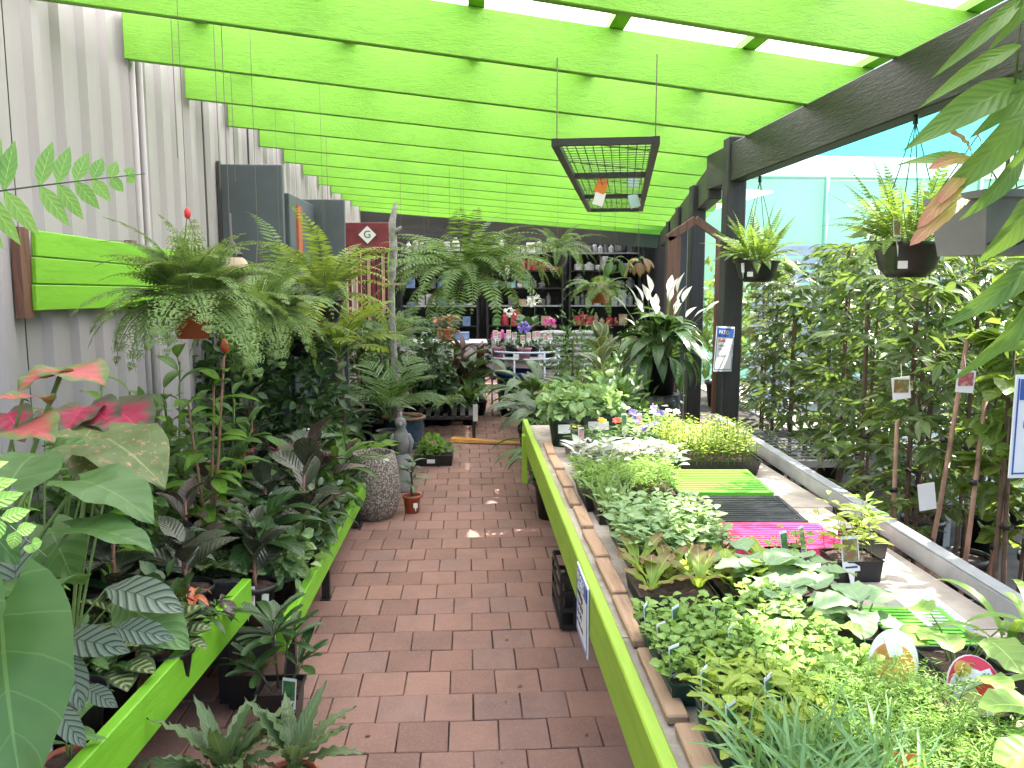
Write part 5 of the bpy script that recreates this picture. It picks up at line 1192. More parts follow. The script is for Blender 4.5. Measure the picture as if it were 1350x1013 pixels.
t, z = potted('low_fern', 590, 560, 0.26, .07, .10, 'spreading low fern in a pot on the low black stand', 'black_plastic', Y=8.7); rosette(t, lacy_s, 16, z, (.9, 1.5), (-20, 20), 'frond'); 
t, z = potted('low_fern', 545, 560, 0.26, .07, .10, 'feathery fern at the left end of the low black stand', 'black_plastic', Y=8.75); rosette(t, lacy_s, 14, z, (.9, 1.4), (-20, 20), 'frond')
# cordylines and dark plants before the counter
for px, py, n, hh, ms, lab, sc_ in ((541, 551, 12, .42, mid_l, 'fiddle shaped green plant in a black pot, leftmost of the pots before the counter', 1.7), (573, 556, 13, .45, deep_l, 'dark leafy plant in a black pot, second before the counter', 1.3), (606, 556, 18, .55, cord_l, 'bronze purple cordyline in a black pot before the white counter', 1.6), (632, 548, 18, .45, cord_l, 'dark maroon cordyline right of the bronze one', 1.5), (560, 540, 12, .55, deep_l, 'dark leafy plant behind the black pots before the counter', 1.5)):
    t, z = potted('cordyline' if ms is cord_l else 'leafy_plant', px, py, 0.0, .095, .19, lab, 'black_plastic'); stemmed(t, ms, n, z, z + hh, (0, 0), (.8 * sc_, 1.1 * sc_), (5, 30), 'stem_dark', .012)
t, z = potted('pale_lily', 622, 530, 0.0, .09, .18, 'clump with a few cream white spathes beside the cordylines', 'black_plastic'); rosette(t, deep_l, 14, z, (.9, 1.3), (-5, 20)); 
wsp = LMesh('white_petal', [petioled(.42, .12, .06, LANCE, a0=86, a1=80, e0=80, e1=55, fold=20, rad=.003), petioled(.36, .11, .055, LANCE, a0=82, a1=74, e0=70, e1=40, fold=20, rad=.003)], 'stem', 'spathe')
rosette(t, wsp, 5, z, (.7, .9), (-8, 5), 'spathe')
t, z = potted('fiddle_fig', 668, 550, 0.0, .085, .18, 'broad leaved fig in a black pot in front of the round plant stand', 'black_plastic')
stemmed(t, LMesh('mid', [petioled(.04, .22, .13, OBOV, a0=55, a1=40, e0=30, e1=-20, fold=12), petioled(.04, .20, .12, OBOV, a0=35, a1=20, e0=10, e1=-30, fold=12)]), 14, z, z + .38, (0, 0), (.8, 1.1), (0, 25), 'stem_dark', .01); add_tag(t, (-.01, -.10, .22), .04, .11, .0, PIC['green']); add_tag(t, (.02, -.10, .10), .04, .02, .0)
# round pale blue plant stand with orchids and cyclamens
RS = thing('round_plant_stand', (0.70, 10.1, 0), 'pale blue round steel plant stand with two hoop rails', 'plant stand')
def hoop(r, z, rad): 
    q = MB(); q.tube([(r * math.cos(2 * math.pi * k / 32), r * math.sin(2 * math.pi * k / 32), z) for k in range(33)], rad, 6, cap=False); return q
for z in (.72, .80): hoop(.43, z, .013).build('hoop', M['steel_paint'], RS, True)
q = MB(); q.lathe([(.01, .70), (.42, .70), (.42, .712), (.01, .712)], 32); q.build('shelf', M['galv'], RS)
for a in (-160, -110, -60, -20, 60, 120):
    q = MB(); q.tube([(.43 * math.cos(R(a)), .43 * math.sin(R(a)), 0), (.43 * math.cos(R(a)), .43 * math.sin(R(a)), .81)], .012, 6); q.build('leg', M['steel_paint'], RS, True)
M['pink_pot'] = mat_plain('pink_plastic', (0.50, 0.20, 0.30), .4, .1, 5)
M['blue_tub'] = mat_plain('blue_plastic', (0.02, 0.055, 0.22), .4, .15, 5)
t = thing('blue_tub', (0.62, 10.05, 0), 'dark blue plastic tub on the bricks under the round plant stand', 'tub')
q = MB(); q.lathe([(.22, 0), (.27, .50), (.295, .51), (.295, .55), (.26, .55), (.24, .05)], 24, close=False); q.face([k for k in reversed(range(24))]); q.build('body', M['blue_tub'], t, True)
for s in (-1, 1):
    q = MB(); q.tube([(s * .28, -.08, .46), (s * .33, -.05, .45), (s * .33, .05, .45), (s * .28, .08, .46)], .012, 6); q.build('handle', M['blue_tub'], t, True)
orch = [(-.33, -.16, 'magenta', 'orchid with magenta flowers at the left edge of the round stand', .16), (-.02, -.30, 'violet', 'orchid with pale lilac flowers at the front of the round stand', .26), (.30, -.16, 'magenta', 'cyclamen with pink flowers at the right of the round stand', .30), (.12, .10, 'white_petal', 'white orchid at the back of the round stand', .55), (-.18, .08, 'white_petal', 'pale orchid with white lilac flowers behind the magenta one', .42)]
for i, (x, y, key, lab, hh) in enumerate(orch):
    t = thing('potted_orchid', (.70 + x, 10.1 + y, .713), lab, 'plant'); z = add_pot(t, .085, .14, 'pink_pot' if i < 2 else 'black_plastic'); rosette(t, strap_d, 8, z, (.5, .8), (-20, 10))
    bush('blossom', LM[key], 26, .075, .06, .05, 'round', t, zc=z + hh, fill=.5); q = MB(); q.tube([(0, 0, z - .02), (.02, 0, z + hh)], .003, 5); q.build('stem', M['stem'], t)
    for k in range(2): add_tag(t, (rnd(-.06, .06), -.07, z + rnd(.06, .13)), .055, .10, rnd(-.3, .3), PIC['pink'])
t = thing('broad_leaf_plant', (.72, 10.25, .713), 'broad upright leaved plant rising from the middle of the round stand', 'plant'); z = add_pot(t, .09, .16, 'black_plastic'); rosette(t, LMesh('deep', [petioled(.12, .34, .15, ELL, a0=85, a1=80, e0=75, e1=20, fold=14)]), 6, z, (.8, 1.1), (-8, 8)); bush('foliage', LM['mid'], 90, .17, .12, .08, 'oval', t, zc=z + .06)
for x, y, lab in ((-.28, 10.9, 'caladium with salmon leaves in a red pot on the white counter'), ):
    t = thing('caladium', (x, 10.5, .885), lab, 'plant'); z = add_pot(t, .12, .16, 'terracotta'); rosette(t, LMesh('caladium', [petioled(.14, .16, .11, ELL, a0=75, a1=55, e0=5, e1=-35)]), 16, z, (.8, 1.2), (-10, 25))
t = thing('feathery_fern', (-.85, 10.45, .885), 'feathery green fern in a red pot on the white counter', 'fern'); z = add_pot(t, .14, .18, 'terracotta'); rosette(t, lacy, 22, z, (.7, 1.1), (-10, 30), 'frond')
t = thing('goods_tray', (-.18, 10.72, .885), 'open box of folded blue and red goods at the end of the counter', 'box'); q = MB(); q.box((0, 0, .05), (.40, .18, .10)); q.build('box', gm['blue'], t); q = MB(); q.box((-.05, 0, .11), (.25, .15, .02)); q.build('folded_goods', gm['red'], t)
# teal cake stand shaped display of flowers
for px, py, Y, lab, ms, n, zz, s_ in ((735, 510, 9.0, 'yellow green leafy pot plant right of the round stand', mid_l, 24, .0, 1.3), (770, 520, 8.2, 'grey leaved plant with purple stems by the bench end', rub_r, 16, .0, 1.1), (760, 505, 8.9, 'mottled aglaonema clump beyond the bench end', agl_l, 22, .0, 1.3)):
    t, z = potted('leafy_plant', px, py, zz, .12, .24, lab, 'black_plastic', Y=Y); rosette(t, ms, n, z + .05, (.9 * s_, 1.2 * s_), (-5, 35))
t, z = potted('tree_fern', 800, 500, 0.0, .13, .3, 'small tree fern with yellow green fronds beyond the end of the bench', 'black_plastic', Y=7.2)
q = MB(); q.tube([(0, 0, z - .02), (0, 0, z + .42)], [.05, .06], 9); q.build('trunk', M['bark'], t, True); rosette(t, lacy, 16, z + .42, (1.0, 1.35), (-10, 25), 'frond')
t, z = potted('variegated_fig', 792, 500, 0.0, .13, .3, 'cream edged variegated rubber plant behind the bench end', 'black_plastic', Y=7.7); stemmed(t, var_l, 18, z + .3, z + .85, (0, 0), (1.2, 1.6), (0, 30), 'stem_dark', .014)
# peace lily on a stand right of the bench end
t, z = at_xy('peace_lily', 1.42, 5.98, 0.82, .15, .26, 'large peace lily with tall white spathes beside the black post', 'black_plastic')
pl_l = LMesh('deep', [petioled(.22, .30, .10, LANCE, a0=84, a1=68, e0=50, e1=-40, rad=.004), petioled(.18, .28, .09, LANCE, a0=75, a1=50, e0=25, e1=-55, rad=.004)])
rosette(t, pl_l, 40, z, (.85, 1.2), (-12, 25)); rosette(t, pl_l, 30, z, (.9, 1.2), (-55, -20))
sp2 = LMesh('white_petal', [petioled(.52, .15, .06, LANCE, a0=87, a1=82, e0=84, e1=62, fold=24, rad=.003, nl=8), petioled(.46, .14, .055, LANCE, a0=84, a1=78, e0=76, e1=50, fold=24, rad=.003, nl=8)], 'stem', 'spathe')
rosette(t, sp2, 14, z, (.75, 1.0), (-38, -10), 'spathe'); rosette(t, sp2, 10, z, (.85, 1.05), (-12, 4), 'spathe', r0=.06)
q = MB(); q.box((0, 0, -.225), (.36, .36, .03)); q.build('stand_top', M['black_timber'], t)
for x in (-.15, .15):
    for y in (-.15, .15):
        q = MB(); q.box((x, y, -.53), (.04, .04, .58)); q.build('stand_leg', M['black_timber'], t)
q = MB(); q.lathe([(.16, -.21), (.16, -.005), (.12, 0)], 18); q.build('riser', M['black_plastic'], t, True)
# brown arch topped timber frame beside the far posts
t = thing('timber_arch', (1.82, 6.55, 0), 'brown timber frame with a pointed top leaning by the black post', 'frame')
q = MB(); q.box((-.17, 0, 1.0), (.10, .04, 2.0)); q.build('upright', M['brown_timber'], t); q = MB(); q.box((.20, 0, 1.0), (.05, .04, 2.0)); q.build('upright', M['brown_timber'], t)
q = MB(); q.box((0, 0, 0), (.06, .04, .27), Matrix.Rotation(R(56), 3, 'Y')); q.build('gable_bar', M['brown_timber'], t, loc=(-.11, .0, 2.06)); q = MB(); q.box((0, 0, 0), (.06, .038, .27), Matrix.Rotation(R(-56), 3, 'Y')); q.build('gable_bar', M['brown_timber'], t, loc=(.11, .0, 2.06))
# plants hung from the mesh rack
for x, y, lab, key in ((1.28, 7.15, 'hoya with drooping leaves hanging below the far end of the mesh rack', 'mid'), (1.52, 7.3, 'trailing plant with terracotta tinted leaves hanging below the mesh rack', 'bronze')):
    t = thing('hanging_plant', (x, y, 1.72), lab, 'plant'); z = add_pot(t, .07, .10, 'black_plastic', 'bowl'); wires(t, .07, .1, .56, apex=.3)
    rosette(t, LMesh(key, [petioled(.06, .13, .06, ELL, a0=60, a1=-20, e0=-40, e1=-85, fold=12), petioled(.10, .12, .055, ELL, a0=50, a1=-50, e0=-60, e1=-88, fold=12)]), 14, z, (.8, 1.2), (-20, 30))
t, z = hang('feathery_fern', 790, 400, 7.9, .12, .15, 'fine leaved drooping fern hanging left of the peace lily', 'terracotta'); fronds(t, lacy, 26, z, (.7, 1.0), (-40, 15))
# tags hung under the mesh rack
M['orange_card'] = mat_plain('orange_card', (0.70, 0.20, 0.03), .5, .05, 5); M['aqua_card'] = mat_plain('aqua_card', (0.45, 0.62, 0.64), .5, .05, 5)
for px, py, Y, mk, lab in ((793, 245, 5.6, 'orange_card', 'orange price tag hanging under the mesh rack'), (834, 238, 5.8, 'aqua_card', 'pale aqua tag hanging under the mesh rack'), (836, 265, 6.2, 'aqua_card', 'lower pale aqua tag hanging under the mesh rack'), (790, 262, 6.0, 'white_card', 'small white tag below the orange one')):
    p = P(px, py, Y=Y); t = thing('price_tag', p, lab, 'tag', 'tags under the mesh rack'); q = MB(); q.box((0, 0, 0), (.075, .003, .10), Matrix.Rotation(R(rnd(-25, 25)), 3, 'Y')); q.build('card', M[mk], t)
    q = MB(); q.tube([(0, 0, .05), (0, 0, 2.28 - p.z)], .001, 4); q.build('string', M['wire'], t)
# loose hanging lines from the rafters
for px, py, Y in ((237, 210, 4.42), (293, 250, 4.44), (312, 240, 5.32), (434, 300, 7.12), (529, 300, 8.9), (565, 300, 8.95), (593, 300, 8.0), (608, 300, 8.9)):
    p = P(px, py, Y=Y); q = MB(); q.tube([(p.x, Y - .03, p.z), (p.x, Y - .03, zr(p.x) + .24)], .0025, 4); o = q.build('hanging_line', M['wire']); tag(o, 'thin wire line hanging from a green rafter at %s' % {237: 'the near left', 293: 'the left over the lacy fern', 312: 'the slate panel', 434: 'the slate cabinet', 529: 'the driftwood post', 565: 'the left of the boston fern', 593: 'the middle of the boston fern', 608: 'the right of the boston fern'}[px], 'wire', 'lines hanging from the rafters')

SPB = [(deep_l, 'deep green clump', 'leafy_plant', 'r'), (mid_l, 'mid green leafy plant', 'leafy_plant', 's'), (strap_d, 'dark strap leaved plant', 'dracaena', 'r'), (agl_l, 'mottled aglaonema', 'aglaonema', 'r'), (pl_l, 'large leaved lily clump', 'leafy_plant', 'r'), (cord_l, 'dark cordyline', 'cordyline', 's'), (strap_g, 'green strap leaved plant', 'dracaena', 'r')]
TAKEN += [o.location.copy() for o in list(bpy.data.objects) if o.type == 'EMPTY' and o.get('category') in ('plant', 'fern', 'pot', 'planter', 'statue', 'tray') and o.location.z < .3 and o.location.y > 5.4]
crowd((-1.45, -1.15, -0.88), (6.0, 6.4, 6.8, 7.2, 7.7, 8.2, 8.7, 9.2, 9.7), 0, 'below the slate cabinets', .24, 1.5, .12, .24, SPB, 21, 18)
crowd((-0.55, -0.28, 0.0), (9.3, 9.8), 0, 'before the white counter', .12, 1.7, .11, .22, SPB, 22, 16, 'left')
crowd((0.62, 0.92, 1.22, 1.5), (5.7, 6.1, 6.6, 7.1, 7.7, 8.4, 9.1), 0, 'past the bench end', .26, 1.55, .12, .24, SPB, 23, 18, 'left')

for x, y, hh, key, rr, lab in ((0.58, 5.55, .5, 'mid', .2, 'small bushy shrub at the left of the bench end'), (1.02, 5.43, .85, 'mid', .24, 'slim bushy shrub tight behind the back of the bench'), (0.86, 5.74, .6, 'mid', .28, 'bushy green shrub just past the far end of the bench'), (1.22, 5.72, .55, 'deep', .26, 'dark shrub between the bench end and the peace lily'), (-0.42, 9.35, .95, 'deep', .30, 'tall umbrella shaped shrub before the white counter'), (1.15, 8.9, 1.1, 'mid', .36, 'tall green shrub right of the round plant stand'), (1.55, 8.0, 1.0, 'mid', .36, 'leafy shrub below the hanging hoya'), (-0.95, 9.0, 1.1, 'deep', .36, 'tall dark shrub beside the driftwood post')):  # first four added to keep sun off the path, amid greenery there
    t, z = at_xy('leafy_shrub', x, y, 0, .13, .28, lab, 'black_plastic'); bush('foliage', LM[key], 620, rr, hh * .52, .085, 'lance' if key == 'mid' else 'oval', t, zc=z + hh * .5, fill=.25, zmin=-1); q = MB(); q.tube([(0, 0, z - .02), (0, 0, z + hh * .7)], .013, 6); q.build('stem', M['bark'], t, True)
t, z = hang('boston_fern', 735, 352, 9.2, .12, .16, 'small boston fern hanging in front of the shop shelves', 'black_plastic'); fronds(t, sword, 30, z, (.8, 1.15), (-40, 20))
t, z = hang('boston_fern', 560, 372, 9.0, .12, .16, 'small boston fern hanging above the white counter', 'black_plastic'); fronds(t, sword, 30, z, (.8, 1.15), (-40, 20))

# ================================================================== SEEDLINGS ON THE BENCH
ZD = 0.711
M['green_tray'] = mat_plain('green_tray_plastic', (0.16, 0.50, 0.05), .4, .08, 6)
M['pink_tray'] = mat_plain('pink_tray_plastic', (0.72, 0.05, 0.19), .4, .08, 6)
M['dark_green'] = mat_plain('dark_green_plastic', (0.015, 0.05, 0.035), .4, .15, 6)
def slat_tray(x, y, w, d, mat, label, rz, h=.05):
    t = thing('mesh_tray', (x, y, ZD), label, 'tray', 'empty slatted trays', rz)
    for sx in (-1, 1):
        q = MB(); q.box((sx * (w / 2 - .008), 0, h / 2), (.016, d, h)); q.build('side', M[mat], t)
    for sy in (-1, 1):
        q = MB(); q.box((0, sy * (d / 2 - .008), h / 2), (w - .033, .016, h - .002)); q.build('side', M[mat], t)
    n = 12; q0 = MB(); q0.box((0, 0, 0), (w - .034, (d - .034) / n * .62, .010)); sl = q0.mesh('slat', [M[mat]])
    for k in range(n): put(sl, 'slat', t, (0, -d / 2 + .017 + (d - .034) * (k + .5) / n, h - .006))
    q0 = MB(); q0.box((0, 0, 0), (.02, d - .034, .008)); rb_ = q0.mesh('rib', [M[mat]])
    for k in range(5): put(rb_, 'rib', t, (-w / 2 + w * (k + .5) / 5, 0, h - .016))
    return t
slat_tray(1.09, 3.53, .42, .42, 'green_tray', 'bright green empty slatted tray on the seedling bench', R(-4), .055)
slat_tray(1.075, 3.115, .42, .37, 'black_plastic', 'black empty slatted tray between the green and pink trays', R(-4), .045)
slat_tray(1.08, 2.765, .42, .30, 'pink_tray', 'hot pink empty slatted tray on the seedling bench', R(-4), .045)
slat_tray(1.12, 1.98, .34, .30, 'green_tray', 'bright green slatted tray half covered by brassica leaves', R(-6), .04)
slat_tray(1.27, 2.12, .12, .26, 'white_card', 'narrow white slatted tray at the back rail', R(-4), .04)

def tray(x, y, w, d, h, label, rz=0.0, mat='black_plastic', cells=0):
    if x < .8: x -= .03
    t = thing('seedling_tray', (x, y, ZD), label, 'tray', 'trays of seedlings on the bench', rz)
    q = MB(); a = .004
    for s, z in ((.92, 0), (.99, h * .93), (1.03, h * .94), (1.03, h), (.98, h), (.97, h * .82)):
        for sx, sy in ((-1, -1), (1, -1), (1, 1), (-1, 1)): q.v.append((sx * w / 2 * s, sy * d / 2 * s, z))
    for k in range(5):
        for c in range(4): q.face([k * 4 + c, k * 4 + (c + 1) % 4, k * 4 + 4 + (c + 1) % 4, k * 4 + 4 + c])
    q.face([3, 2, 1, 0]); q.build('tray', M[mat], t)
    n = 9; s_ = MB()
    for i in range(n + 1):
        for k in range(n + 1): s_.v.append((w * .965 * (i / n - .5), d * .965 * (k / n - .5), h * .84 + rnd(0, .008)))
    for i in range(n):
        for k in range(n): s_.face([i * (n + 1) + k, (i + 1) * (n + 1) + k, (i + 1) * (n + 1) + k + 1, i * (n + 1) + k + 1])
    s_.build('soil', M['soil'], t)
    return t, h * .85
def sprouts(t, z, w, d, n, hh, key, tp, size, per=6, spread=.035, lean=.5, stem=True, name='seedlings', rowed=True, jit=.3, upn=1.0, flat=.15, smat='stem'):
    """n little plants: each a thin stem with leaves up it, all in one mesh"""
    g = max(1, int(round(math.sqrt(n * w / d)))); gy = max(1, int(round(n / g)))
    ps = []; ds = []; ss = []; st = MB()
    for i in range(g):
        for k in range(gy):
            cx_ = w * .92 * ((i + .5 + rnd(-jit, jit)) / g - .5); cy_ = d * .92 * ((k + .5 + rnd(-jit, jit)) / gy - .5); H = hh * rnd(.6, 1.15)
            lx, ly = rnd(-1, 1) * lean * H * .5, rnd(-1, 1) * lean * H * .5
            if stem: st.tube([(cx_, cy_, z - .004), (cx_ + lx * .4, cy_ + ly * .4, z + H * .55), (cx_ + lx, cy_ + ly, z + H)], [.0014, .0012, .0008], 3, cap=False)
            a = rnd(0, 6.28)
            for j in range(per):
                f = .35 + .65 * (j + .5) / per; a += 2.4 + rnd(-.4, .4); r_ = spread * rnd(.05, .35)
                ps.append((cx_ + lx * f + r_ * math.cos(a), cy_ + ly * f + r_ * math.sin(a), z + H * f)); ds.append((math.cos(a), math.sin(a), flat + .5 * f * rnd(-.2, 1))); ss.append(size * rnd(.65, 1.2))
    extra_mat[0] = M[smat]
    return leaves(name, LM[key], ps, ds, ss, tp, t, .35, None, st if stem else None, upn)
def spikes(t, z, w, d, n, hh, key, bend=.8, name='foliage', tp='grass'):
    x = rng.uniform(-w / 2, w / 2, n) * .92; y = rng.uniform(-d / 2, d / 2, n) * .92
    dd = np.stack([rng.normal(0, bend * .5, n), rng.normal(0, bend * .5, n), np.ones(n)], 1)
    return leaves(name, LM[key], np.stack([x, y, np.full(n, z)], 1), dd, hh * rng.uniform(.6, 1.15, n), tp, t, 1.0)
def plumes(t, z, w, d, n, hh, key, name='foliage', leaflet=.012, per=26):
    """feathery divided leaves (carrot, parsley, dill)"""
    ps = []; ds = []; ss = []; st = MB()
    for i in range(n):
        cx_, cy_ = rnd(-w, w) * .46, rnd(-d, d) * .46; a = rnd(0, 6.28); H = hh * rnd(.6, 1.15); out = rnd(.2, .75) * H
        pts = [Vector((cx_ + math.cos(a) * out * f * f, cy_ + math.sin(a) * out * f * f, z + H * (f - .22 * f * f))) for f in (0, .3, .6, .8, 1)]
        st.tube(pts, [.0014, .0012, .001, .0008, .0005], 3, cap=False)
        for j in range(per):
            f = .35 + .65 * (j + .5) / per; k = min(3, int(f * 4)); p = pts[k].lerp(pts[k + 1], f * 4 - k); b_ = rnd(0, 6.28); l_ = (1.1 - f) * .05
            r_ = rnd(0, 1) * l_
            ps.append((p.x + r_ * math.cos(b_), p.y + r_ * math.sin(b_), p.z + rnd(-.2, .5) * l_)); ds.append((math.cos(b_), math.sin(b_), rnd(-.1, .6))); ss.append(leaflet * rnd(.6, 1.5))
    extra_mat[0] = M['stem']
    return leaves(name, LM[key], ps, ds, ss, 'narrow', t, .6, None, st)
def stick_label(t, x, y, z, w=.028, h=.07, rz=0., pic='green', tilt=-.2): return add_tag(t, (x, y, z), w, h, rz, PIC[pic], tilt)

# far end: dark green pots of pelargonium, flowers
for i, (x, y, lab, key) in enumerate(((.55, 4.62, 'dark green pot of scalloped geranium foliage at the far left bench corner', 'mint'), (.76, 4.72, 'wide dark green pot of leafy geranium beside the bench corner pot', 'mint'), (.60, 5.0, 'geranium pot behind the bench corner pot', 'mint'), (.88, 5.05, 'geranium pot with taller stems at the back of the bench', 'mid'))):
    t = thing('geranium_pot', (x, y, ZD), lab, 'plant'); z = add_pot(t, .095, .17, 'dark_green', 'square' if i % 2 else 'round'); bush('foliage', LM[key], 260, .15, .10, .055, 'round', t, zc=z + .06, fill=.3, out=.5, zmin=-.3)
    q = MB(); q.box((-.01, -.098 if i % 2 else -.094, .11), (.12 if i % 2 else .07, .004, .05), Matrix.Rotation(R(-8), 3, 'X')); q.build('pot_label', M['white_card'], t)
def blooms(t, pts, key, size):
    for x, y, z in pts:
        q = MB()
        for k in range(7):
            b_ = MB(); blade(b_, size, size * .75, ROUND, nl=3, nw=1, e0=rnd(15, 50), e1=0, fold=5); a = 2 * math.pi * k / 7; b0 = len(q.v)
            q.v += [(vx * math.cos(a) - vy * math.sin(a), vx * math.sin(a) + vy * math.cos(a), vz) for vx, vy, vz in b_.v]
            for f, u in zip(b_.f, b_.uv): q.face([b0 + i for i in f], 0, u)
        o = q.build('flower', [LM[key]], t, True, (x, y, z)); o.rotation_euler = (rnd(-.3, .9), rnd(-.4, .4), 0)
t, z = tray(.72, 4.28, .34, .26, .06, 'tray of marigolds with one yellow and one red bloom by the geranium pots'); sprouts(t, z, .34, .26, 26, .12, 'mid', 'lance', .05, 8, .04); blooms(t, [(.02, -.02, .20), (-.11, .02, .16)], 'yellow_petal', .03); blooms(t, [(.11, .04, .19)], 'red_petal', .028); stick_label(t, -.10, -.10, .09, .03, .09, .1, 'pink'); stick_label(t, .02, -.12, .07, .03, .06, .1, 'pink')
t, z = tray(.74, 3.98, .36, .22, .06, 'tray of low green bedding plants with scarlet blooms'); sprouts(t, z, .36, .22, 40, .075, 'seedling', 'tiny', .032, 8, .04); blooms(t, [(-.15, -.05, .14), (-.14, -.08, .12)], 'red_petal', .03); stick_label(t, -.16, -.11, .06, .03, .06, .3, 'pink'); blooms(t, [(-.02, .02, .12), (.08, -.03, .13)], 'red_petal', .014)
t, z = tray(1.06, 4.72, .40, .30, .06, 'tray of violet and white pansies near the black post'); sprouts(t, z, .40, .30, 36, .11, 'seedling', 'oval', .042, 8, .04); blooms(t, [(rnd(-.17, .17), rnd(-.12, .12), rnd(.15, .19)) for k in range(8)], 'violet', .026); blooms(t, [(rnd(-.17, .17), rnd(-.12, .12), rnd(.15, .2)) for k in range(7)], 'white_petal', .024)
for k, x in enumerate((-.17, -.08, .02)): stick_label(t, x, -.16, .07, .03, .12, .1 * k, ('green', 'pink', 'leaf')[k])
t, z = tray(1.04, 4.43, .28, .18, .06, 'tray of blue flowered seedlings behind the lime seedlings'); sprouts(t, z, .28, .22, 28, .10, 'mint', 'oval', .04, 8, .04); blooms(t, [(rnd(-.12, .12), rnd(-.1, .1), rnd(.13, .17)) for k in range(6)], 'violet', .022)
t, z = tray(.94, 4.06, .22, .20, .06, 'tray with small labels between the marigolds and lime seedlings'); sprouts(t, z, .22, .20, 22, .09, 'mid', 'tiny', .035, 8, .04)
for k, x in enumerate((-.09, 0, .09)): stick_label(t, x, -.11, .06, .03, .10, .15 * k - .1, ('red', 'pink', 'red')[k])
t, z = tray(.76, 3.72, .42, .20, .06, 'tray of silvery white dusty miller foliage'); sprouts(t, z, .50, .24, 64, .12, 'silver', 'mid', .075, 9, .04, flat=.4); blooms(t, [(.02, .05, .15)], 'red_petal', .016)
t, z = tray(1.20, 4.05, .46, .46, .075, 'large black tray of tall lime green seedlings on bare stems', R(-4)); sprouts(t, z, .47, .54, 300, .16, 'lime', 'tiny', .022, 8, .05, .35)
t, z = tray(.70, 3.40, .40, .34, .07, 'tray of parsley like bright green foliage'); plumes(t, z, .42, .40, 200, .14, 'seedling', leaflet=.022, per=22); sprouts(t, z, .44, .3, 50, .10, 'seedling', 'tiny', .03, 7, .05)
t, z = tray(.60, 3.16, .14, .22, .06, 'small punnet of pale upright leaves beside the parsley'); spikes(t, z, .13, .2, 60, .13, 'mint', .6, tp='narrow')
t = thing('seedling_tray', (.66, 2.98, ZD), 'black tray with little left in it at the left of the bench', 'tray', 'trays of seedlings on the bench'); q = MB(); q.box((0, 0, .01), (.22, .16, .02)); q.build('base', M['black_plastic'], t)
for sx, sy, w_, d_ in ((-1, 0, .01, .16), (1, 0, .01, .16), (0, -1, .20, .01), (0, 1, .20, .01)): 
    q = MB(); q.box((sx * .106, sy * .076, .04), (w_, d_, .06)); q.build('side', M['black_plastic'], t)
t, z = tray(.70, 2.70, .32, .44, .06, 'wide tray of pale mint green leafy seedlings left of the pink tray'); sprouts(t, z, .36, .54, 170, .11, 'mint', 'oval', .045, 9, .05, flat=.3)
t, z = tray(.62, 2.30, .22, .24, .06, 'punnet of red tipped lettuce seedlings at the bench edge')
let = LMesh('lettuce', [petioled(.01, .13, .05, OBOV, a0=75, a1=70, e0=65, e1=15, fold=10, wave=.1, wf=3, nl=7), petioled(.01, .11, .045, OBOV, a0=60, a1=55, e0=45, e1=0, fold=10, wave=.1, wf=3, nl=7)])
for x, y in ((-.07, -.07), (.07, -.06), (0, .02), (-.07, .09), (.08, .08)):
    for k in range(7):
        put(let[k % 2], 'leaf', t, mat4=Matrix.Translation((x, y, z)) @ Matrix.Rotation(R(51 * k + rnd(-15, 15)), 4, 'Z') @ Matrix.Rotation(R(rnd(-10, 15)), 4, 'X') @ Matrix.Scale(rnd(.75, 1.2), 4))
t, z = tray(.82, 2.30, .20, .24, .06, 'punnet of lime green lettuce between the red lettuce and the brassicas')
let2 = LMesh('lime', [petioled(.02, .10, .04, OBOV, a0=75, a1=70, e0=65, e1=15, fold=10, wave=.1, wf=3, nl=6), petioled(.02, .09, .035, OBOV, a0=60, a1=55, e0=45, e1=0, fold=10, wave=.1, wf=3, nl=6)])
for x in (-.06, .06):
    for y in (-.08, 0, .08):
        for k in range(6): put(let2[k % 2], 'leaf', t, mat4=Matrix.Translation((x, y, z)) @ Matrix.Rotation(R(60 * k + rnd(-15, 15)), 4, 'Z') @ Matrix.Rotation(R(rnd(-10, 15)), 4, 'X') @ Matrix.Scale(rnd(.7, 1.15), 4))
brs = LMesh('brassica', [petioled(.07, .095, .085, ROUND, a0=75, a1=50, e0=25, e1=-25, fold=12, wave=.05, wf=3, nl=7, rad=.0025), petioled(.06, .085, .075, ROUND, a0=65, a1=35, e0=5, e1=-35, fold=12, wave=.05, wf=3, nl=7, rad=.0025)], 'stem')
for i, (x, y, lab, n_) in enumerate(((.93, 2.28, 'tray of broad blue green cabbage seedlings behind the punnets', 5), (.92, 2.0, 'tray of large leaved cabbage seedlings in the middle of the bench', 5))):
    t, z = tray(x, y, .26, .24, .06, lab)
    for k in range(n_):
        cx_, cy_ = (-.08 + .16 * (k % 2) + rnd(-.02, .02), -.08 + .08 * (k // 2 * 1.0) + rnd(-.02, .02))
        for j in range(7): put(brs[j % 2], 'leaf', t, mat4=Matrix.Translation((cx_, cy_, z)) @ Matrix.Rotation(R(72 * j + rnd(-20, 20)), 4, 'Z') @ Matrix.Rotation(R(rnd(-15, 15)), 4, 'X') @ Matrix.Scale(rnd(.7, 1.15), 4))
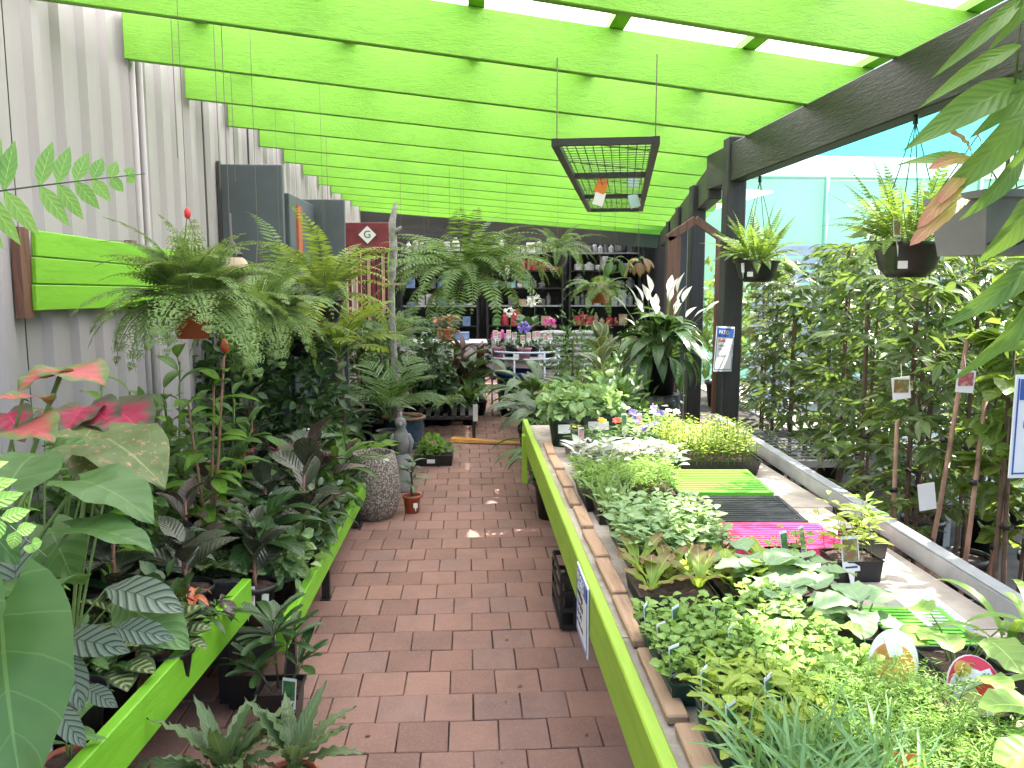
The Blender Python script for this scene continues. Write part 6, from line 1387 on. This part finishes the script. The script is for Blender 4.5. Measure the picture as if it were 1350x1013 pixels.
# punnets with picture labels near the back rail
t, z = tray(1.02, 2.50, .15, .13, .07, 'dark punnet with upright green labels in front of the pink tray'); sprouts(t, z, .15, .13, 9, .09, 'seedling', 'oval', .035, 5); stick_label(t, -.02, -.05, .07, .032, .085, .5, 'green'); stick_label(t, .06, .0, .07, .032, .085, .7, 'leaf')
t, z = tray(1.22, 2.47, .15, .13, .07, 'dark punnet of floppy seedlings with a large picture label by the back rail'); sprouts(t, z, .15, .13, 12, .14, 'lime', 'lance', .06, 6, .05, .8); stick_label(t, -.03, -.07, .04, .06, .11, .15, 'red')
t, z = tray(1.36, 2.68, .12, .13, .07, 'dark punnet with a drooping seedling against the back rail'); sprouts(t, z, .14, .13, 8, .13, 'seedling', 'lance', .06, 6, .05, .9)
# front seedlings
t, z = tray(.60, 1.86, .26, .36, .06, 'tray of young round leaved seedlings at the near bench edge', mat='dark_green'); sprouts(t, z, .30, .40, 110, .07, 'seedling', 'round', .026, 7, .03, .5, flat=.3)
for k, (x, y) in enumerate(((-.11, -.14), (-.11, -.02), (-.05, .08), (.05, -.05), (.06, .1), (-.12, .1))): stick_label(t, x, y, .06, .034, .07, .6 + .1 * k, 'green', -.1)
t, z = tray(.78, 1.70, .22, .30, .06, 'tray of dense bright seedlings left of the oval labels', mat='dark_green'); sprouts(t, z, .26, .36, 110, .085, 'seedling', 'round', .026, 8, .03, .5, flat=.3)
t, z = tray(.80, 2.02, .14, .2, .06, 'tray of small green seedlings beside the cabbages', mat='dark_green'); sprouts(t, z, .14, .2, 36, .075, 'seedling', 'round', .024, 8, .03, .5, flat=.3)
t, z = tray(.62, 1.52, .22, .24, .06, 'tray of lime green leafy seedlings behind the chives', mat='dark_green'); sprouts(t, z, .26, .30, 44, .09, 'lime', 'obov', .05, 6, .03, .5, flat=.35)
for k, (x, y) in enumerate(((-.09, -.08), (.02, .02), (-.1, .06))): stick_label(t, x, y, .06, .036, .085, .7 + .1 * k, 'green', -.1)
t, z = tray(.64, 1.26, .24, .22, .06, 'tray of fine arching chives at the bottom of the bench'); spikes(t, z, .24, .22, 420, .19, 'chive', .9)
q = MB(); q.box((0, 0, .04), (.05, .002, .05)); o = q.build('carrot_label', M['orange_card'], t, loc=(.115, -.02, .085)); o.rotation_euler = (-.3, 0, -.2)
q = MB(); q.poly([(-.018, -.003, .012), (.018, -.003, .012), (0, -.003, -.05)]); o2 = q.build('printed_carrot', M['orange_card'], o)
t, z = tray(.84, 1.40, .22, .26, .06, 'tray of feathery green carrot tops in the foreground'); plumes(t, z, .28, .34, 280, .14, 'carrot', leaflet=.014, per=30)
t, z = tray(.84, 1.16, .2, .2, .06, 'tray of feathery dill at the very front of the bench'); plumes(t, z, .2, .2, 110, .12, 'carrot', leaflet=.013, per=26)
# pots with oval picture labels
M['lab_orange'] = printmat('label_orange', [(0.40, 0.14, 0.02), (0.62, 0.30, 0.05), (0.70, 0.38, 0.10)], 12); M['lab_red'] = mat_plain('label_red', (0.62, 0.03, 0.06), .3, .05, 5); M['lab_cream'] = mat_plain('label_cream', (0.62, 0.56, 0.26), .3, .15, 20)
def oval(rx, rz_, n=26, c=(0, 0, 0), y=0.0, th=.0015):
    q = MB(); b0 = 0
    for yy in (-th / 2, th / 2):
        for k in range(n):
            a = 2 * math.pi * k / n; q.v.append((c[0] + rx * math.cos(a), y + yy, c[2] + rz_ * math.sin(a)))
    q.face(list(range(n))); q.face(list(range(2 * n - 1, n - 1, -1)))
    for k in range(n): q.face([k, n + k, n + (k + 1) % n, (k + 1) % n])
    return q
def veg_pot(px, py, Y, lab, ry, kind):
    p = P(px, py, Y=Y); t = thing('vegetable_pot', (p.x, Y, ZD), lab, 'plant'); z = add_pot(t, .075, .085, 'black_plastic', 'square')
    lb = oval(.052, .068).build('oval_label', M['white_card'], t, loc=(-.005, -.05, .125)); lb.rotation_euler = (R(-22), R(ry), R(-12))
    if kind == 'corn':
        oval(.045, .048, c=(0, 0, -.008), y=-.002).build('printed_cobs', M['lab_orange'], lb)
        q = MB(); q.box((-.006, -.004, .035), (.032, .001, .05), Matrix.Rotation(R(-25), 3, 'Y')); q.build('price_sticker', M['white_card'], lb)
    else:
        oval(.05, .066, c=(.001, 0, 0), y=-.0018).build('red_field', M['lab_red'], lb); oval(.046, .052, c=(-.006, 0, -.01), y=-.003).build('white_field', M['white_card'], lb)
        oval(.026, .022, c=(-.008, 0, -.022), y=-.0045).build('printed_squash', M['lab_cream'], lb); oval(.017, .017, c=(.018, 0, .0), y=-.0048).build('red_spot', M['red_ink'], lb); oval(.016, .016, c=(-.016, 0, .042), y=-.0048).build('printed_orange', M['lab_orange'], lb)
        q = MB(); q.box((0, -.006, .02), (.075, .001, .022), Matrix.Rotation(R(-14), 3, 'Y')); st_ = q.build('price_sticker', M['white_card'], lb)
        q = MB(); q.box((-.022, -.0072, .015), (.014, .0006, .008)); q.build('barcode', M['grey_ink'], st_)
        text('$4', .013, (.025, -.0072, .026), FACE, M['ink'], st_, .0002, name='price')
    return t, z
gl = LMesh('seedling', [petioled(.10, .09, .075, ROUND, a0=75, a1=50, e0=15, e1=-30, fold=12, wave=.05, wf=3, nl=7, rad=.002), petioled(.06, .075, .065, ROUND, a0=60, a1=30, e0=5, e1=-30, fold=12, wave=.05, wf=3, nl=7, rad=.002)])
t, z = veg_pot(1165, 860, 1.68, 'black pot with an oval picture label of orange cobs', 12, 'corn'); rosette(t, gl, 3, z, (.6, .9), (0, 20), r0=.03, az0=10)
t, z = veg_pot(1268, 905, 1.55, 'black pot with a red and white oval squash label', -8, 'squash'); rosette(t, gl, 3, z, (.6, .9), (0, 20), r0=.03, az0=-20)
corn = LMesh('seedling', [petioled(.06, .24, .03, STRAP, a0=85, a1=80, e0=72, e1=-20, fold=20, nl=9, nw=1, rad=.003), petioled(.05, .2, .026, STRAP, a0=80, a1=70, e0=60, e1=-35, fold=20, nl=9, nw=1, rad=.003)])
for x, y, lab in ((1.27, 1.72, 'pot of young corn with long arching leaves near the back rail'), (1.24, 1.48, 'pot of young corn leaning over the squash label')):
    t = thing('corn_pot', (x, y, ZD), lab, 'plant'); z = add_pot(t, .07, .08, 'black_plastic', 'square')
    for k in range(3):
        for j in range(4): put(corn[j % 2], 'leaf', t, mat4=Matrix.Translation((-.04 + .04 * k, rnd(-.03, .03), z)) @ Matrix.Rotation(R(90 * j + rnd(-30, 30)), 4, 'Z') @ Matrix.Rotation(R(rnd(-12, 12)), 4, 'X') @ Matrix.Scale(rnd(.7, 1.1), 4))
for x, y, lab in ((1.12, 1.72, 'pot of broad leaved squash seedlings behind the oval labels'), (1.08, 1.32, 'pot of squash seedlings with long stalks at the bottom right'), (1.24, 1.28, 'pot of squash seedlings at the bottom right corner'), (1.0, 1.2, 'pot of squash seedlings in front of the squash label')):
    t = thing('squash_pot', (x, y, ZD), lab, 'plant'); z = add_pot(t, .07, .08, 'black_plastic', 'square'); rosette(t, gl, 7, z, (.7, 1.25), (-10, 20), r0=.025)
# sign hung on the bench edge board and wire crate underneath
t = sign('bench_sign', (0.350, 2.42, 0.64), R(-90), .24, .22, 'white sign with a blue band hung on the green edge board of the bench', 'VEGIES', [('seedlings', .13, .15, 'ink'), ('1 for $4.50', .11, .0, 'ink'), ('3 for $12', .11, -.14, 'ink'), ('mix and match', .09, -.28, 'ink')])
t = thing('wire_crate', (0.56, 3.85, 0.012), 'black plastic crate of empty trays on the bricks under the seedling bench', 'crate')
for sx, sy, w_, d_ in ((-1, 0, .012, .36), (1, 0, .012, .36), (0, -1, .25, .012), (0, 1, .25, .012)):
    for z in (.02, .10, .18, .26):
        q = MB(); q.box((sx * .13, sy * .18, z), (w_, d_, .022)); q.build('rail', M['black_plastic'], t)
for x in (-.13, -.065, 0, .065, .13):
    for y in (-.18, .18):
        q = MB(); q.box((x, y, .14), (.011, .010, .26)); q.build('upright', M['black_plastic'], t)
q = MB(); q.box((0, 0, .006), (.25, .35, .010)); q.build('base', M['black_plastic'], t)
q = MB(); q.box((.02, -.14, .055), (.06, .03, .05)); q.build('white_packet', M['white_card'], t); q = MB(); q.box((0, .03, .12), (.2, .24, .09)); q.build('stacked_trays', M['black_plastic'], t)

# ================================================================== RIGHT SIDE: HANGING BASKETS, TREES, SHADE HOUSE
def basket(x, y, zpot, r, h, label, meshes, n, s_, hookz=2.35):
    t = thing('hanging_basket', (x, y, zpot), label, 'fern'); z = add_pot(t, r, h, 'black_plastic', 'bowl'); ap = hookz - .07 - zpot
    for k in range(4):
        a = R(45 + 90 * k); q = MB(); q.tube([(r * math.cos(a), r * math.sin(a), h), (0, 0, ap)], .0022, 4); q.build('hanger_cord', M['dark_green'], t)
    q = MB(); q.tube([(0, 0, ap - .01), (0, 0, ap + .03)], [.012, .009], 6); q.build('cord_knot', M['black_plastic'], t)
    q = MB(); q.tube([(0, 0, ap + .03)] + [(-.025 * math.sin(R(a)), 0, ap + .055 - .025 * math.cos(R(a))) for a in range(0, 271, 30)], .005, 6); q.build('hook', M['black_metal'], t, True)
    rosette(t, meshes, n, z, s_, (-35, 15), 'frond', r0=.05)
    q = MB(); q.box((-.6 * r, -.85 * r, h * .35), (.035, .003, .03), Matrix.Rotation(R(-25), 3, 'Z')); q.build('price_sticker', M['white_card'], t)
    return t
p = P(1195, 366, X=1.79); t = basket(1.79, p.y, p.z, .135, .14, 'fern in a black hanging basket, the nearer of the two under the black beam', bosty, 60, (.9, 1.35)); add_tag(t, (-.10, -.10, .14), .03, .09, .1, PIC['red'])
p = P(990, 372, X=1.86); t = basket(1.86, p.y - .1, p.z, .14, .14, 'fern in a black hanging basket beside the black post', bosty, 60, (.9, 1.3)); add_tag(t, (-.12, -.09, .06), .02, .06, .1)
# grey square basket with long drooping leaves, top right
GQ = thing('hanging_pot', (1.79, 2.70, 1.735), 'grey square hanging pot with long drooping green leaves at the top right', 'plant')
q = pot_mesh(.165, .20, 'square'); q.build('pot', M['grey_plastic'], GQ); soil_mesh(.15, .18, sq=True).build('soil', M['soil'], GQ)
for k in range(3):
    q = MB(); q.box((-.03 + .05 * k, -.153 + .001 * k, .09), (.26, .003, .004), Matrix.Rotation(R(-28), 3, 'Y')); q.build('moulded_line', M['black_plastic'], GQ)
for a in (45, 135, 225, 315):
    q = MB(); q.tube([(.22 * math.cos(R(a)), .22 * math.sin(R(a)), .19), (0, 0, .55)], .002, 4); q.build('hanger_cord', M['black_plastic'], GQ)
q = MB(); q.tube([(0, 0, .55)] + [(-.02 * math.sin(R(a)), 0, .58 - .02 * math.cos(R(a))) for a in range(0, 300, 30)], .005, 6); q.build('hook', M['galv'], GQ, True)
lb_ = MB(); blade(lb_, 1.0, .24, LANCE, e0=12, e1=-38, fold=16, nl=12, nw=2, wave=.03, wf=2); longb = lb_.mesh('leaf', [LM['long'], M['stem']], True)
rt = Vector((1.79, 2.70, 1.93))
for b_, t_, n_, w_, Yb, Yt in (((1310, 230), (1200, 188), (0, -.7, .7), .9, 2.62, 2.55), ((1350, 110), (1213, 170), (.2, -.8, .5), 1.0, 2.5, 2.35), ((1345, 60), (1228, 120), (.3, -.7, .5), .6, 2.4, 2.3), ((1360, 140), (1252, 268), (.4, -.8, .3), 1.0, 2.5, 2.4), ((1350, 200), (1290, 290), (.4, -.9, .2), .9, 2.5, 2.4),
    ((1370, 245), (1312, 352), (.4, -.9, .2), 1.5, 2.45, 2.4), ((1380, 330), (1270, 430), (.3, -.9, .3), .8, 2.5, 2.35), ((1390, 345), (1292, 520), (.4, -.9, .1), .7, 2.4, 2.3), ((1350, -5), (1250, 88), (.3, -.8, .4), .55, 2.3, 2.2), ((1370, -30), (1322, 62), (.3, -.9, .3), .8, 2.3, 2.25), ((1370, 150), (1330, 245), (.3, -.9, .2), .8, 2.4, 2.4),
    ((1300, 215), (1255, 240), (0, -.8, .6), 1.4, 2.6, 2.6), ((1390, 90), (1300, 170), (.3, -.8, .4), .9, 2.5, 2.4), ((1400, 420), (1330, 470), (.3, -.9, .2), 1.0, 2.4, 2.4)):
    hero(GQ, longb, 1.0, P(b_[0], b_[1], Y=Yb), P(t_[0], t_[1], Y=Yt), n_, w_, root=rt, rad=.003)
yb = MB(); blade(yb, 1.0, .2, STRAP, e0=20, e1=-35, fold=12, nl=12, nw=2, wave=.10, wf=5); ybm = yb.mesh('leaf', [leafmat('yellow_pink_leaf', (0.36, 0.34, 0.06), (0.46, 0.40, 0.10), .3, .5, 'tip', (0.50, 0.22, 0.17)), M['stem']], True)
for b_, t_ in (((1275, 232), (1215, 292)), ((1278, 222), (1240, 262)), ((1280, 215), (1262, 165)), ((1286, 215), (1296, 170)), ((1270, 262), (1205, 315)), ((1282, 212), (1232, 212))): hero(GQ, ybm, 1.0, P(*b_, Y=2.52), P(*t_, Y=2.42), (0, -.8, .6), 1.0)
# sign at the right edge on its own post
SP = thing('sign_post', (1.80, 2.3, 0), 'dark post at the right edge carrying a white and blue sign', 'sign'); q = MB(); q.box((.05, .04, 1.15), (.07, .06, 2.3)); q.build('post', M['black_post'], SP)
sign('edge_sign', (1.665, 2.24, 1.235), R(4), .22, .30, 'white sign with a blue band cut by the right edge of the picture', None, [('FRUIT', .14, .02, 'ink')])

def potted_tree(x, y, h, r, label, key, tp, size, n, z0=0.0, stake=True, lean=0.0, tagp=None, low=.22, pr_=.12):
    t = thing('potted_tree', (x, y, z0), label, 'tree', 'potted trees beyond the beam', rnd(0, 6)); z = add_pot(t, pr_, pr_ * 2.1, 'black_plastic')
    q = MB(); pts = [(lean * k / 5 + rnd(-.01, .01), rnd(-.01, .01), z - .02 + (h - z) * k / 5) for k in range(6)]; q.tube(pts, [.011, .010, .009, .007, .005, .003], 6)
    ps = []; ds = []; ss = []
    nb = max(6, n // 14)
    for i in range(nb):
        f = low + (1 - low) * (i + rnd(0, 1)) / nb; zz = z + (h - z) * f; a = 2.4 * i + rnd(-.5, .5); ln = r * rnd(.6, 1.15) * (1.15 - .65 * f); el = rnd(.05, .7)
        tip = Vector((lean * f + ln * math.cos(a), ln * math.sin(a), zz + ln * el - .05 * ln)); b0 = Vector((lean * f, 0, zz)); md = (b0 + tip) / 2 + Vector((0, 0, .06 * ln))
        q.tube([b0, md, tip], [.004, .003, .0015], 4, cap=False)
        for j in range(n // nb):
            g_ = .2 + .8 * (j + rnd(0, 1)) / (n // nb); p_ = b0.lerp(md, g_ * 2) if g_ < .5 else md.lerp(tip, g_ * 2 - 1); b2 = a + rnd(-1.5, 1.5)
            ps.append((p_.x + rnd(-.012, .012), p_.y + rnd(-.012, .012), p_.z)); ds.append((math.cos(b2), math.sin(b2), rnd(-.75, .45))); ss.append(size * rnd(.65, 1.2))
    q.build('trunk', M['bark'], t, True); leaves('crown', LM[key], ps, ds, ss, tp, t, .5)
    if stake:
        q = MB(); q.box((.035, .02, h * .42), (.015, .015, h * .84), Matrix.Rotation(rnd(-.04, .04), 3, 'Y')); q.build('stake', M['bark'], t)
        q = MB(); q.box((.018, .01, h * .45), (.06, .035, .012)); q.build('tie', M['black_plastic'], t)
    return t
spots = [(2.15, 3.05, 1.5, 'cane', 'nearest'), (2.05, 3.55, 1.75, 'tree', 'second'), (2.45, 3.3, 1.7, 'sunny', ''), (2.1, 4.15, 1.85, 'tree', ''), (2.55, 3.95, 1.8, 'tree', ''), (2.95, 3.9, 1.8, 'sunny', ''), (2.25, 4.75, 1.85, 'tree', ''), (2.7, 4.6, 1.9, 'tree_grey', ''), (3.15, 4.7, 1.85, 'sunny', ''), (2.2, 5.4, 1.7, 'tree', ''), (2.65, 5.35, 1.9, 'tree', ''), (3.15, 5.4, 1.85, 'tree_grey', ''), (3.65, 5.2, 1.9, 'sunny', ''),
         (2.35, 6.15, 1.75, 'tree_grey', ''), (2.85, 6.2, 1.85, 'tree', ''), (3.4, 6.2, 1.8, 'tree', ''), (3.95, 6.1, 1.85, 'sunny', ''), (2.6, 7.0, 1.85, 'tree', ''), (3.15, 7.1, 1.9, 'tree_grey', ''), (3.75, 7.0, 1.85, 'sunny', ''), (4.4, 7.0, 1.9, 'tree', ''), (2.55, 2.5, 2.7, 'sunny', ''), (2.5, 1.95, 2.8, 'tree', ''), (2.75, 1.5, 2.8, 'sunny', ''), (2.5, 1.0, 2.8, 'tree', '')]  # last four: taller trees out of view, added to shade the near bench
rown = lambda y: sum(y > v for v in (1.3, 2.0, 2.8, 3.7, 4.3, 5.05, 5.7, 6.6))
look = {'tree': ('glossy dark green', 'lance', .105), 'sunny': ('bright yellow green', 'oval', .095), 'tree_grey': ('grey green', 'lance', .085), 'cane': ('long caned', 'round', .09)}
for i, (x, y, h, k, _) in enumerate(spots):
    nm, tp, sz = look[k]; key = 'sunny' if k == 'cane' else k
    rowmates = sorted(q_[0] for q_ in spots if rown(q_[1]) == rown(y)); sd = ORD[rowmates.index(x)] + ' from the left'; row = ORD[rown(y)]
    potted_tree(x, y, h, (.34 if y > 2.6 else .5) if k != 'cane' else .2, f'{nm} potted tree, {sd} in the {row} row beyond the beam', key, tp, sz * 1.12, 720 if k != 'cane' else 150, tagp=None, low=.16 if k != 'cane' else .5, lean=rnd(-.06, .06))
# bare canes and picture labels among the near trees
for px, Y, zt, dx, lab in ((1215, 3.2, 1.42, .14, 'tallest pale cane leaning right in front of the potted trees'), (1268, 3.1, 1.2, .06, 'brown cane behind the grape picture label'), (1300, 3.3, 1.25, .12, 'thin brown cane right of the picture label'), (1180, 3.4, 1.05, -.02, 'short brown cane left of the pale cane')):
    p = P(px, 700, Y=Y); t = thing('garden_cane', (p.x, Y, 0), lab, 'cane', 'canes among the near trees'); add_pot(t, .11, .23, 'black_plastic'); q = MB(); q.tube([(0, 0, .18), (dx * .5, 0, zt * .5), (dx, 0, zt)], [.011, .010, .009], 7); q.build('cane', M['stake'], t, True)
    for zz in (.4, .7): q = MB(); q.lathe([(.015, 0), (.015, .02)], 8, 0, (dx * zz / zt, 0, zt * zz)); q.build('tie', M['black_plastic'], t, True)
for px, py, Y, w_, h_, pic, lab in ((1273, 503, 2.95, .07, .085, 'fruit', 'square picture label of fruit hanging among the canes'), (1188, 512, 3.2, .075, .09, 'red', 'red topped picture label in the dark foliage'), (1222, 655, 3.1, .07, .11, None, 'plain white label tied low on a cane')):
    p = P(px, py, Y=Y); t = thing('picture_label', p, lab, 'label', 'labels among the near trees'); q = MB(); q.box((0, 0, 0), (w_, .002, h_), Matrix.Rotation(R(rnd(-10, 10)), 3, 'Y')); q.build('card', M['white_card'], t)
    if pic: q = MB(); q.box((0, -.002, h_ * .1), (w_ * .82, .001, h_ * .6), Matrix.Rotation(0, 3, 'Y')); q.build('picture', PIC[pic], t)
    q = MB(); q.tube([(0, .002, h_ * .45), (.02, .05, h_ * .5 + .05)], .001, 4); q.build('tie', M['wire'], t)
# metal mesh bench among the trees
GBn = thing('mesh_bench', (2.35, 5.0, 0), 'grey green metal mesh bench behind the seedling bench rail', 'bench')
for y in (-.45, .45):
    q = MB(); q.box((0, y, .60), (1.0, .04, .04)); q.build('rail', M['galv'], GBn)
    for x in (-.46, .46): q = MB(); q.box((x, y, .29), (.04, .04, .58)); q.build('leg', M['galv'], GBn)
for k in range(13): q = MB(); q.tube([(-.48 + .08 * k, -.45, .625), (-.48 + .08 * k, .45, .625)], .004, 4); q.build('mesh_wire', M['galv'], GBn)
for k in range(11): q = MB(); q.tube([(-.5, -.42 + .084 * k, .632), (.5, -.42 + .084 * k, .632)], .004, 4); q.build('mesh_wire', M['galv'], GBn)

# shade house behind: cloth walls on posts, sail, pale fence
def clothmat(name, c, tr=.6, alpha=0.0):
    m, n, l, b = newmat(name); tc = n.new('ShaderNodeTexCoord'); nz = nd(n, 'ShaderNodeTexNoise', Scale=1.3, Detail=4.0); l.new(tc.outputs['Object'], nz.inputs['Vector'])
    cc = ramp(n, l, nz.outputs[0], [(.3, tuple(x * .9 for x in c)), (.7, c)]); t_ = n.new('ShaderNodeBsdfTranslucent'); l.new(cc, t_.inputs[0]); d_ = n.new('ShaderNodeBsdfDiffuse'); l.new(cc, d_.inputs[0])
    mx = n.new('ShaderNodeMixShader'); mx.inputs[0].default_value = tr; l.new(d_.outputs[0], mx.inputs[1]); l.new(t_.outputs[0], mx.inputs[2])
    tp_ = n.new('ShaderNodeBsdfTransparent'); tp_.inputs[0].default_value = (1, 1, 1, 1); m2 = n.new('ShaderNodeMixShader'); m2.inputs[0].default_value = alpha; l.new(mx.outputs[0], m2.inputs[1]); l.new(tp_.outputs[0], m2.inputs[2])
    l.new(m2.outputs[0], n['Material Output'].inputs['Surface']); return m
M['mint_cloth'] = clothmat('mint_shade_cloth', (0.42, 0.78, 0.58), .6, .05); M['aqua_cloth'] = clothmat('aqua_shade_cloth', (0.05, 0.42, 0.45), .6, .05)
M['mint_post'] = mat_plain('mint_paint', (0.30, 0.62, 0.40), .5, .08, 4)
SHH = thing('shade_house', (6.5, 13.5, 0), 'pale mint shade cloth house on slim posts beyond the trees', 'shade house')
def cloth(pts, nx, ny, mat, nm, sag=.0):
    a, b, c, d = [Vector(p) for p in pts]; q = MB()
    for i in range(nx + 1):
        for k in range(ny + 1):
            u_, v_ = i / nx, k / ny; p_ = a.lerp(b, u_).lerp(d.lerp(c, u_), v_); p_.z -= sag * math.sin(math.pi * u_) * math.sin(math.pi * v_) + .01 * math.sin(9 * u_ + 5 * v_); q.v.append(p_[:])
    for i in range(nx):
        for k in range(ny): q.face([i * (ny + 1) + k, (i + 1) * (ny + 1) + k, (i + 1) * (ny + 1) + k + 1, i * (ny + 1) + k + 1])
    return q.mesh(nm, [M[mat]], True)
put(cloth([(-3.2, 0, 0), (6.5, 0, 0), (6.5, 0, 3.3), (-3.2, 0, 3.3)], 12, 6, 'mint_cloth', 'cloth_wall'), 'cloth_wall', SHH)
put(cloth([(-3.2, 0, 3.3), (6.5, 0, 3.3), (6.5, 5, 4.3), (-3.2, 5, 4.3)], 12, 8, 'mint_cloth', 'cloth_roof', .2), 'cloth_roof', SHH)
put(cloth([(6.5, 0, 0), (6.5, -9, 0), (6.5, -9, 3.3), (6.5, 0, 3.3)], 12, 6, 'mint_cloth', 'cloth_wall'), 'cloth_wall', SHH)
for x in (-3.2, -.6, 2.0, 4.4, 6.5): q = MB(); q.tube([(x, -.06, 0), (x, -.06, 3.35)], .045, 8); q.build('post', M['mint_post'], SHH, True)
q = MB(); q.tube([(-3.2, -.06, 3.32), (6.5, -.06, 3.32)], .03, 8); q.build('top_rail', M['mint_post'], SHH, True)
SL = thing('shade_sail', (5.2, 6.5, 3.0), 'aqua shade sail stretched over the trees at the right', 'shade sail')
put(cloth([(-1.75, 1.9, -.08), (2.6, 2.2, -.05), (2.4, -2.6, .7), (.4, -1.6, .75)], 14, 12, 'aqua_cloth', 'cloth', .22), 'cloth', SL)
for a, b_ in (((-1.75, 1.9, -.08), (-2.6, 2.6, .05)), ((2.6, 2.2, -.05), (3.5, 3.0, .1)), ((2.4, -2.6, .7), (3.2, -3.2, .9)), ((.4, -1.6, .75), (-3.2, -1.2, -.40))):
    q = MB(); q.tube([a, b_], .008, 5); q.build('rope', M['wire'], SL)
for x, y in ((3.5, 3.0), (3.2, -3.2)): q = MB(); q.tube([(x, y, -3), (x, y, .95)], .05, 8); q.build('post', M['galv'], SL, True)
FN = thing('slat_fence', (6.6, 10.8, 0), 'pale blue grey slat fence behind the right hand trees', 'fence')
for k in range(12): q = MB(); q.box((0, 0, .12 + .175 * k), (5.6, .025, .14)); q.build('slat', M['steel_paint'], FN)
for x in (-2.7, -.9, .9, 2.7): q = MB(); q.box((x, .05, 1.1), (.09, .07, 2.2)); q.build('post', M['steel_paint'], FN)
for i, (x, y, h) in enumerate(((5.0, 10.4, 1.9), (6.2, 9.9, 2.1), (7.2, 10.2, 2.3), (4.1, 11.3, 1.9), (5.9, 8.6, 1.9), (3.3, 10.6, 1.9))):
    t = thing('leafy_tree', (x, y, 0), ('broad leafy shrub in front of the slat fence, ' + ('far left', 'right of centre', 'far right', 'left of centre', 'nearest', 'by the pergola posts')[i]), 'tree', 'shrubs before the slat fence'); add_pot(t, .16, .34, 'black_plastic')
    q = MB(); q.tube([(0, 0, .28), (.03, 0, h * .6), (.0, .02, h * .9)], [.025, .018, .008], 7); q.build('trunk', M['bark'], t, True); bush('crown', LM[('tree', 'sunny')[i % 2]], 520, .5, h * .42, .12, 'oval', t, zc=h * .6, fill=.3, zmin=-1)
